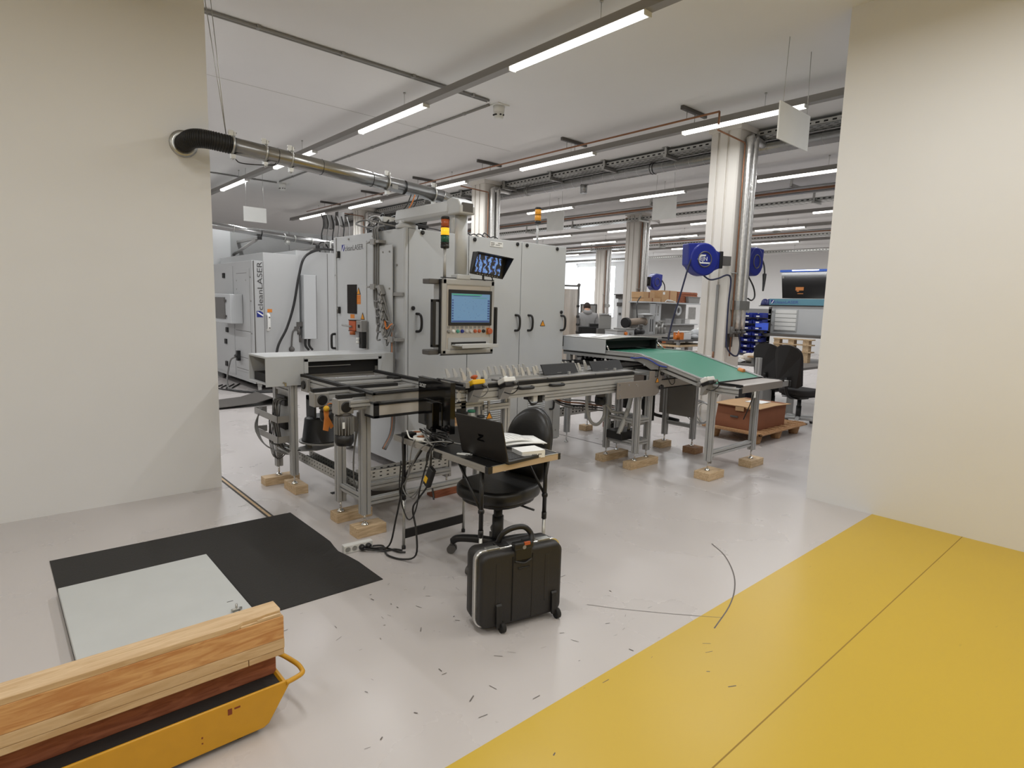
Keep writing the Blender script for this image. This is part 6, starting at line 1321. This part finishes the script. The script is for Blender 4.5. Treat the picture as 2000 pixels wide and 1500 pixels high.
for k, (x, l_) in enumerate(((9.15, 'pale grey tool box with an orange knob on the bench cabinet'), (9.42, 'second pale grey tool box, nearer the tan tube on the bench cabinet'))):
    g = thing('tool_box', l_, 'box', (x, 7.3, 1.07))
    obj('box_body', MB().box(x-.13, x+.13, 7.2, 7.5, 1.07, 1.16+.03*k), CAB2, g, .006); obj('box_lid', MB().box(x-.135, x+.135, 7.19, 7.51, 1.16+.03*k, 1.185+.03*k), GREYP, g, .004)
    obj('box_knob', MB().cyl((x+.11 if k == 0 else x, 7.2, 1.12), (x+.11 if k == 0 else x, 7.16, 1.12), .03, 10), ORNG if k == 0 else GREYP, g)
FX = thing('test_fixture', 'metal test fixture with a tan tube and black flange on the bench cabinet', 'machine part', (10.0, 7.3, 1.07))
obj('base_board', MB().box(9.6, 10.65, 7.1, 7.5, 1.07, 1.1), ALUD, FX, .003)
obj('tan_tube', MB().cyl((9.42, 7.3, 1.33), (9.9, 7.25, 1.36), .07, 16).cyl((9.9, 7.25, 1.36), (10.02, 7.25, 1.3), .07, 16, .05), mat('tube_tan', (140, 126, 112), .5), FX)
obj('black_flange', MB().cyl((9.36, 7.3, 1.32), (9.44, 7.3, 1.325), .1, 16), BLK2, FX)
obj('upright', MB().box(9.95, 10.1, 7.15, 7.3, 1.1, 1.48).box(10.12, 10.16, 7.15, 7.3, 1.1, 1.46), CAB2, FX, .004); obj('upright_slot', MB().box(9.98, 10.0, 7.145, 7.15, 1.15, 1.4).box(10.05, 10.07, 7.145, 7.15, 1.15, 1.4), BLK2, FX)
obj('top_disc', MB().lathe((9.95, 7.25, 1.48), [(.15, 0), (.15, .015), (.06, .03)], 20).box(9.95, 10.4, 7.2, 7.3, 1.5, 1.515), CAB2, FX)
for k, (x, h) in enumerate(((10.25, .22), (10.36, .18), (10.45, .24), (10.55, .16))): obj('clamp_post', MB().cyl((x, 7.2, 1.1), (x, 7.2, 1.1+h), .035, 10).box(x-.04, x+.04, 7.15, 7.25, 1.1+h, 1.13+h), ALUD if k % 2 else ZINC, FX)
obj('black_cloth', MB().sphere((9.7, 7.2, 1.15), .12, 12, 8, (1.2, .8, .7)), BLACK, FX)
obj('thin_hose', MB().tube([(9.75, 7.3, 1.42), (9.85, 7.4, 1.7), (10.1, 7.5, 1.85)], .012, 6), BLACK, FX)
SH = thing('storage_wall', 'grey storage shelves with a top board loaded with boxes, left of the nearest column', 'shelf', (12.3, 8.7, 0))
obj('back_panel', MB().box(11.7, 14.1, 8.98, 9.0, .2, 1.76), mat('storage_back_grey', (150, 147, 143), .5), SH)
obj('top_board', MB().box(11.65, 14.15, 8.48, 9.0, 1.745, 1.775), CAB, SH)
obj('shelf_board', MB().box(11.7, 14.1, 8.6, 8.98, 1.22, 1.245), CAB2, SH)
obj('end_panel', MB().box(11.8, 11.83, 8.5, 9.0, 0, 1.75).box(12.05, 12.08, 8.5, 9.0, 1.2, 1.75), GREYP, SH)
obj('door', MB().box(11.83, 12.05, 8.5, 8.52, 1.25, 1.73), CAB2, SH, .004); obj('vent_slot', MB().box(11.86, 12.0, 8.497, 8.5, 1.3, 1.31).box(11.86, 12.0, 8.497, 8.5, 1.33, 1.34), DGREY, SH)
obj('front_plate', MB().box(12.1, 12.35, 8.55, 8.57, 1.26, 1.74), CAB, SH, .004); obj('front_plate_slot', MB().box(12.2, 12.26, 8.547, 8.55, 1.45, 1.68), GREYP, SH)
obj('base_panel', MB().box(11.7, 14.1, 8.7, 8.72, .0, 1.22), GREYP, SH)
for k, (x0, x1, z0, z1, nm, lab, mm_) in enumerate((
    (11.68, 12.12, 1.86, 2.0, 'cardboard_box', 'cardboard box beside the far blue reel, on top of a paler one', CARDL),
    (11.7, 12.38, 1.776, 1.86, 'cardboard_box', 'long flat pale cardboard box at the left end of the storage shelf', CARDL),
    (12.42, 13.06, 1.776, 2.06, 'cardboard_box', 'tall brown cardboard box with a white label on the storage shelf', CARDL),
    (13.08, 13.98, 1.776, 2.05, 'slatted_crate', 'dark red brown slatted crate on the storage shelf', PINER))):
    t = thing(nm, lab, 'box', ((x0+x1)/2, 8.75, z0))
    obj('carton', MB().box(x0, x1, 8.6, 8.95, z0, z1), mm_, t, .004)
    if k == 3:
        for q in range(5): obj('slat', MB().box(x0, x1, 8.59, 8.6, z0+.01+.052*q, z0+.045+.052*q), PINER, t)
    else: obj('carton_tape', MB().box((x0+x1)/2-.02, (x0+x1)/2+.02, 8.598, 8.6, z0, z1), CARD, t)
    if k == 2: obj('carton_label', MB().box(x0+.04, x0+.12, 8.596, 8.6, z1-.1, z1-.04), PAPER, t)
t = thing('grey_crate', 'grey plastic crate in front of the slatted crate', 'crate', (13.7, 8.53, 1.776))
obj('crate_body', MB().prism([(13.46, 1.776), (13.95, 1.776), (13.98, 1.93), (13.43, 1.93)], 8.5, 8.585, 'y'), GREYP, t, .006); obj('crate_rim', MB().box(13.42, 13.99, 8.49, 8.59, 1.925, 1.94), GREYP, t)
t = thing('paper_bundle', 'bent white plastic sheets lying on the storage shelf between the boxes', 'sheet', (12.5, 8.54, 1.776))
for k in range(4): obj('sheet', MB().tube([(12.46+.03*k, 8.52, 1.786+.012*k), (12.6, 8.53, 1.83-.01*k), (12.9, 8.53, 1.79+.005*k)], .012, 6), (WHITEP, GREYP)[k % 2], t)
for k, (x, z, r, l_) in enumerate(((13.08, 1.58, .1, 'round transparent ring hanging inside the storage shelf'),)):
    tag(obj('plastic_ring', MB().torus((x, 8.55, z), r, .03, (0, 1, 0), 24, 8), CAB), l_, 'ring')
tag(obj('foil_bag', MB().box(13.55, 13.88, 8.54, 8.56, 1.36, 1.68), FOIL, None, .01), 'crumpled silver bag hanging in the storage shelf', 'bag')
for k, x in enumerate((12.75, 13.2, 13.6)):
    t = thing('clear_bin', ('clear plastic bin on the storage board, left of three', 'clear plastic bin on the storage board, middle of three', 'clear plastic bin under the silver bag')[k], 'bin', (x, 8.65, 1.245), 'clear bins on the storage board')
    obj('bin_body', MB().box(x-.12, x+.12, 8.6, 8.8, 1.246, 1.36), CLEAR, t); obj('bin_rim', MB().box(x-.125, x+.125, 8.59, 8.81, 1.36, 1.37), CAB, t)
B2 = thing('assembly_bench', 'assembly bench with a wooden shelf in front of the storage shelves', 'bench', (10.0, 6.2, 0))
obj('bench_top', MB().box(9.5, 10.6, 6.15, 6.7, 1.02, 1.05), DGREY, B2); obj('wood_shelf', MB().box(9.5, 10.6, 6.15, 6.7, .92, .955), PINE, B2); obj('lower_shelf', MB().box(9.5, 10.6, 6.15, 6.7, .78, .8), PINE, B2)
for x in (9.53, 10.57): obj('leg', MB().box(x-.025, x+.025, 6.16, 6.21, 0, 1.02).box(x-.025, x+.025, 6.64, 6.69, 0, 1.02), GREYP, B2)
for k, (x, z, s, mm_, l_) in enumerate(((9.62, 1.05, .05, ORNG, 'small orange bottle on the assembly bench, left one'), (9.55, 1.05, .03, ORNG, 'tiny orange tube at the left end of the assembly bench'))):
    t = thing('orange_bottle', l_, 'bottle', (x, 6.25, z)); obj('bottle', MB().lathe((x, 6.25, z), [(s*.6, 0), (s*.6, s*2), (s*.25, s*2.6), (s*.2, s*3.2)], 12), mm_, t); obj('cap', MB().lathe((x, 6.25, z+s*3.2), [(s*.25, 0), (s*.25, s*.4)], 10), WHITEP, t)
t = thing('parts_tray', 'white tray with an orange side on the assembly bench', 'tray', (9.9, 6.3, 1.05)); obj('tray_body', MB().box(9.8, 10.05, 6.25, 6.45, 1.05, 1.17), PAPER, t, .004); obj('orange_side', MB().box(9.76, 9.8, 6.25, 6.45, 1.05, 1.18), ORNG, t); obj('tray_lid', MB().box(9.72, 10.15, 6.28, 6.42, 1.18, 1.2), WHITEP, t)
t = thing('bubble_wrap', 'heap of clear bubble wrap at the right end of the assembly bench', 'wrap', (10.35, 6.35, 1.05)); obj('wrap', MB().sphere((10.35, 6.35, 1.13), .15, 14, 10, (1, .7, .75)).sphere((10.25, 6.3, 1.09), .09, 12, 8, (1.2, .8, .6)), CAB, t); obj('fold', MB().sphere((10.42, 6.32, 1.2), .08, 10, 8, (1, .6, .9)), WHITEP, t)
t = thing('black_device', 'small black soldering device behind the assembly bench', 'device', (9.75, 6.55, 1.05)); obj('device_body', MB().box(9.68, 9.9, 6.5, 6.65, 1.05, 1.08), BLACK, t); obj('device_arm', MB().tube([(9.75, 6.55, 1.08), (9.77, 6.55, 1.16), (9.83, 6.54, 1.18)], .02, 8), DGREY, t)

# ------------------------------------------------------------------ workplace at the right behind the column
WBn = thing('workbench', 'long cluttered workbench at the right behind the nearest column', 'bench', (10.3, 4.7, 0))
obj('bench_top', MB().box(9.3, 11.6, 3.9, 5.4, .72, .76), mat('bench_grey', (120, 116, 112), .5), WBn, .004)
for x, y in ((9.35, 4.0), (9.35, 5.3), (11.5, 4.0), (11.5, 5.3)): obj('bench_leg', MB().box(x-.04, x+.04, y-.04, y+.04, 0, .72), GREYP, WBn)
obj('wood_edge_board', MB().box(9.35, 9.9, 4.35, 4.75, .86, .885), CARDL, WBn); obj('riser', MB().box(9.4, 9.44, 4.4, 4.7, .76, .86).box(9.82, 9.86, 4.4, 4.7, .76, .86), GREYP, WBn)
obj('upper_shelf', MB().box(10.6, 11.5, 3.9, 5.3, 1.18, 1.22), DGREY, WBn); obj('shelf_post', MB().box(10.62, 10.68, 3.95, 4.01, .76, 1.18).box(10.62, 10.68, 5.2, 5.26, .76, 1.18), GREYP, WBn)
for k in range(12):
    x, y = 9.4+.07*k, 4.5+.35*((k*7) % 5)/5; obj('tool_clutter', MB().obox((x, y, .785), .16, .05, .03+.01*(k % 3), Matrix.Rotation(k*.7, 3, 'Z')), (BLACK, DGREY, PAPER, BLACK)[k % 4], WBn, .004)
AP = thing('aluminium_post', 'short upright aluminium profile post at the end of the cluttered bench', 'post', (8.5, 4.14, 0))
obj('post', MB().prof((8.5, 4.14, 0), (8.5, 4.14, .935), .07, .07), ALU, AP); obj('post_foot', MB().box(8.43, 8.57, 4.07, 4.21, 0, .02), DGREY, AP)
bg = thing('plastic_bag', 'puffy white plastic bag on the workbench below the blue bins', 'bag', (9.5, 4.78, .76))
obj('bag', MB().sphere((9.5, 4.78, .85), .1, 16, 10, (.9, 1.4, .75)).sphere((9.46, 4.68, .88), .075, 12, 8, (1, 1.2, .8)), mat('milky_plastic', (214, 204, 190), .4), bg); obj('bag_knot', MB().sphere((9.44, 4.88, .82), .05, 10, 8), MATS['milky_plastic'], bg)
tag(obj('crumpled_paper', MB().prism([(5.02, .765), (4.86, .768), (4.8, .80), (4.9, .83), (5.0, .80)], 9.35, 9.5, 'x'), PAPER, None, .004), 'crumpled white paper left of the puffy plastic bag', 'paper')
# blue bin rack
BR = thing('bin_rack', 'louvred rack carrying rows of blue bins behind the column', 'rack', (10.75, 5.4, 0))
obj('back_sheet', MB().box(10.78, 10.8, 5.1, 5.75, .78, 1.66), GREYP, BR); obj('rack_post', MB().box(10.78, 10.82, 5.1, 5.14, 0, 1.7).box(10.78, 10.82, 5.71, 5.75, 0, 1.7), DGREY, BR)
for q in range(8): obj('rail', MB().box(10.765, 10.78, 5.1, 5.75, .86+.1*q, .875+.1*q), CAB2, BR)
tops = ['bottom', 'second from bottom', 'third from bottom', 'middle', 'third from top', 'second from top', 'top']
first = None
for r_ in range(7):
    for c in range(3):
        y = 5.22+.2*c; z = .84+.11*r_
        if first is None:
            b = thing('storage_bin', '', 'bin', (10.66, y, z), 'blue bins on the louvred rack')
            obj('bin_shell', MB().box(-.1, .1, -.085, .085, 0, .006).box(.094, .1, -.085, .085, 0, .085).box(-.1, .1, -.085, -.079, 0, .07).box(-.1, .1, .079, .085, 0, .07).prism([(-.1, 0), (-.094, 0), (-.115, .05), (-.121, .05)], -.085, .085, 'y'), BLUEP, b, local=True)
            obj('bin_label', MB().box(-.118, -.108, -.03, .03, .012, .034), PAPER, b, local=True); first = b
        else: b = copy_tree(first); b.location = (10.66, y, z)
        b['label'] = 'blue bin in the %s row of the rack, %s' % (tops[r_], ('right', 'middle', 'left')[c])
MS = thing('desk_monitor', 'small monitor with a blue picture beside the blue bins', 'monitor', (10.6, 5.14, 1.22))
obj('casing', MB().box(10.56, 10.6, 5.01, 5.27, 1.27, 1.42), BLACK, MS, .004); obj('screen', MB().box(10.555, 10.56, 5.02, 5.26, 1.28, 1.41), mat('screen_night_blue', (44, 66, 150), .3, 0, .6, 14, emit=.7), MS); obj('stand', MB().box(10.57, 10.6, 5.11, 5.17, 1.22, 1.28).box(10.53, 10.64, 5.06, 5.22, 1.22, 1.228), BLACK, MS)
# white machine with the lettered strip and the black glass box
WM = thing('laser_unit', 'white laser unit with louvred front and a turquoise lettered strip', 'machine', (11.1, 4.6, 1.22))
obj('case', MB().box(10.9, 11.45, 4.1, 5.16, 1.22, 1.73), CAB, WM, .006)
obj('front_panel', MB().box(10.89, 10.9, 4.66, 5.08, 1.27, 1.66), CAB2, WM)
for k in range(5): obj('louvre', MB().box(10.882, 10.89, 4.68, 5.06, 1.285+.075*k, 1.348+.075*k), WHITEP, WM, .003)
TURQ = mat('strip_turquoise', (92, 140, 156), .4)
hs_ = obj('lettered_strip', MB().box(10.88, 11.45, 4.1, 5.19, 1.735, 1.85), TURQ, WM, .003); obj('strip_edge', MB().box(10.875, 11.46, 4.1, 5.2, 1.722, 1.737), BLACK, WM)
logo(WM, (10.878, 5.16, 1.765), (0, -1, 0), (0, 0, 1), .5, .052, mat('letter_blue', (70, 90, 160), .4), mat('letter_dark_blue', (40, 50, 130), .4))
for z in (1.62, 1.38): obj('case_screw', MB().cyl((10.9, 5.12, z), (10.888, 5.12, z), .01, 8), GREYP, WM)
GX = thing('glass_box', 'black glass box with a blue top edge on the white laser unit', 'box', (11.15, 4.75, 1.85))
obj('black_pane', MB().add([(10.93, 4.2, 1.86), (10.93, 4.98, 1.86), (10.99, 5.06, 2.33), (10.99, 4.2, 2.33), (11.4, 4.2, 1.86), (11.4, 4.98, 1.86), (11.4, 5.06, 2.33), (11.4, 4.2, 2.33)], [(0, 3, 2, 1), (1, 2, 6, 5), (4, 5, 6, 7), (3, 7, 6, 2), (0, 1, 5, 4), (0, 4, 7, 3)]), GLOSSB, GX)
obj('blue_top', MB().box(10.97, 11.42, 4.2, 5.08, 2.33, 2.37), mat('top_blue', (60, 100, 190), .4), GX); obj('top_lamp', MB().box(10.96, 10.99, 4.4, 4.86, 2.35, 2.362), LAMPM, GX)
obj('orange_part', MB().box(10.94, 10.955, 4.62, 4.76, 2.0, 2.06).box(10.94, 10.955, 4.62, 4.72, 1.92, 1.95).box(10.945, 10.958, 4.7, 4.74, 1.95, 2.0), mat('part_orange', (190, 120, 60), .5), GX); obj('pane_hinge', MB().box(10.975, 10.985, 5.0, 5.03, 2.22, 2.27), GREYP, GX)
for k, y in enumerate((5.33, 5.24)):
    t = thing('dome_lamp', ('blue black dome beside the turquoise strip, left one', 'blue black dome beside the turquoise strip, right one')[k], 'dome', (11.0, y, 1.72)); obj('dome', MB().lathe((11.0, y, 1.725), [(.075, 0), (.075, .03), (.06, .09), (.03, .12), (.005, .125)], 18), mat('dome_blue', (26, 34, 92), .4), t); obj('dome_ring', MB().torus((11.0, y, 1.73), .076, .006), BLACK, t)
obj('dome_bracket', MB().box(10.95, 11.05, 5.15, 5.42, 1.712, 1.722), BLACK, WM)
# wooden pallet on the bench
WP = thing('wooden_pallet', 'small wooden pallet standing on the workbench under the white laser unit', 'pallet', (10.55, 4.5, .76))
for z in (.93, 1.05, 1.14): obj('board', MB().box(10.45, 10.6, 4.2, 4.86, z, z+.02), PINE, WP, .002)
for y in (4.3, 4.55, 4.8): obj('block', MB().box(10.46, 10.58, y-.05, y+.05, .952, 1.05).box(10.46, 10.58, y-.05, y+.05, 1.07, 1.14), PINE, WP, .002)
for y in (4.25, 4.72): obj('foot_block', MB().box(10.46, 10.58, y, y+.1, .76, .93), PINE, WP)
# computer under the bench, cable coil, box and pallet on the floor
PC = thing('computer_tower', 'black computer tower under the workbench seen past the conveyor leg', 'computer', (9.1, 4.5, 0))
obj('tower_case', MB().box(8.95, 9.3, 4.52, 4.72, .05, .48), mat('tower_black', (24, 24, 40), .5), PC, .006); obj('tower_front', MB().box(8.94, 8.95, 4.53, 4.71, .06, .47), BLACK, PC); obj('tower_foot', MB().box(8.98, 9.28, 4.54, 4.7, 0, .05), BLACK, PC); obj('side_unit', MB().box(8.95, 9.25, 4.25, 4.42, .0, .42), GREYP, PC, .01)
CC = thing('cable_coil', 'coil of pale cable leaning on the foot of the nearest column', 'cable', (7.42, 4.3, 0))
for k in range(6): obj('coil_turn', MB().torus((7.35-.012*k, 4.25+.02*k, .19+.006*k), .16+.006*(k % 3), .007, (1, .12*k-.3, .25), 28, 6), (CAB, GREYP)[k % 2], CC)
PT = thing('pressed_pallet', 'pressed wood pallet on cup feet to the right of the nearest column', 'pallet', (7.5, 3.75, 0))
PRESS = wood_mat('pressed_wood', (160, 118, 80), (188, 148, 106), (12, 12, 12))
pal = [(7.05, 3.3), (7.62, 3.3), (8.25, 3.46), (8.25, 4.0), (7.6, 4.06), (7.05, 4.06)]
obj('deck', MB().prism([(6.92, 3.28), (8.2, 3.28), (8.2, 4.03), (6.92, 4.03)], .125, .145, 'z'), PRESS, PT, .006); obj('deck_rim', MB().box(6.9, 8.22, 3.26, 3.3, .115, .135).box(6.9, 6.94, 3.26, 4.05, .115, .135).box(8.18, 8.22, 3.26, 4.05, .115, .135), PRESS, PT, .004)
for x in (7.02, 7.56, 8.08):
    for y in (3.38, 3.93): obj('cup_foot', MB().lathe((x, y, 0), [(.055, 0), (.058, .01), (.085, .125)], 14), PRESS, PT)
for k in range(8): obj('deck_rib', MB().box(7.0+.16*k, 7.07+.16*k, 3.3, 3.42, .145, .153), PRESS, PT, .003)
CBx = thing('cardboard_box', 'brown cardboard box with bent lid flaps on the pressed wood pallet', 'box', (7.4, 3.7, .145))
CBM = mat('box_red_brown', (132, 80, 52), .8, 0, .08, 10)
obj('box_body', MB().prism([(6.98, .146), (7.78, .146), (7.8, .43), (7.04, .43)], 3.38, 3.92, 'y'), CBM, CBx, .004)
obj('lid_flap', MB().prism([(7.0, .432), (7.42, .44), (7.84, .425), (7.84, .419), (7.42, .432), (7.0, .424)], 3.34, 3.95, 'y'), CARDL, CBx)
obj('flap_tongue', MB().box(7.0, 7.01, 3.55, 3.66, .37, .43).box(6.99, 7.0, 3.44, 3.52, .41, .43), CARDL, CBx); obj('box_print', MB().box(6.998, 7.02, 3.62, 3.72, .28, .30), DGREY, CBx)
tag(obj('paper_sheet', MB().box(7.35, 7.62, 3.5, 3.72, .442, .446), PAPER), 'white paper sheet on the lid of the brown cardboard box', 'paper')
swivel(8.72, 3.6, math.radians(168), 'black office chair with a tall curved back at the right picture edge', False, .5, mat('chair_fabric', (38, 35, 35), .9, 0, .1, 60))
swivel(9.4, 4.3, math.radians(180), 'second black office chair close to the blue bins', False, .47, MATS['chair_fabric'])
DV = thing('end_device', 'small exit camera box high on the far right wall', 'device', (24.9, 15.0, 3.4)); obj('device_box', MB().box(24.8, 25, 14.9, 15.15, 3.3, 3.55), DGREY, DV, .01); obj('device_lens', MB().cyl((24.8, 15.02, 3.42), (24.76, 15.02, 3.42), .06, 12), BLACK, DV)
ST_ = thing('wall_board', 'narrow tool board with black holders left of the beige column', 'board', (12.6, 10.2, 0)); obj('board', MB().box(12.75, 12.78, 10.05, 10.2, 1.0, 1.95), CAB, ST_); obj('holder', MB().box(12.7, 12.75, 10.05, 10.25, 1.85, 1.95).box(12.7, 12.75, 10.06, 10.2, 1.65, 1.75).box(12.72, 12.75, 10.08, 10.14, 1.42, 1.48).box(12.6, 12.78, 10.0, 10.28, 1.95, 1.97), DGREY, ST_); obj('board_post', MB().box(12.76, 12.79, 10.1, 10.14, 0, 1.0), GREYP, ST_)
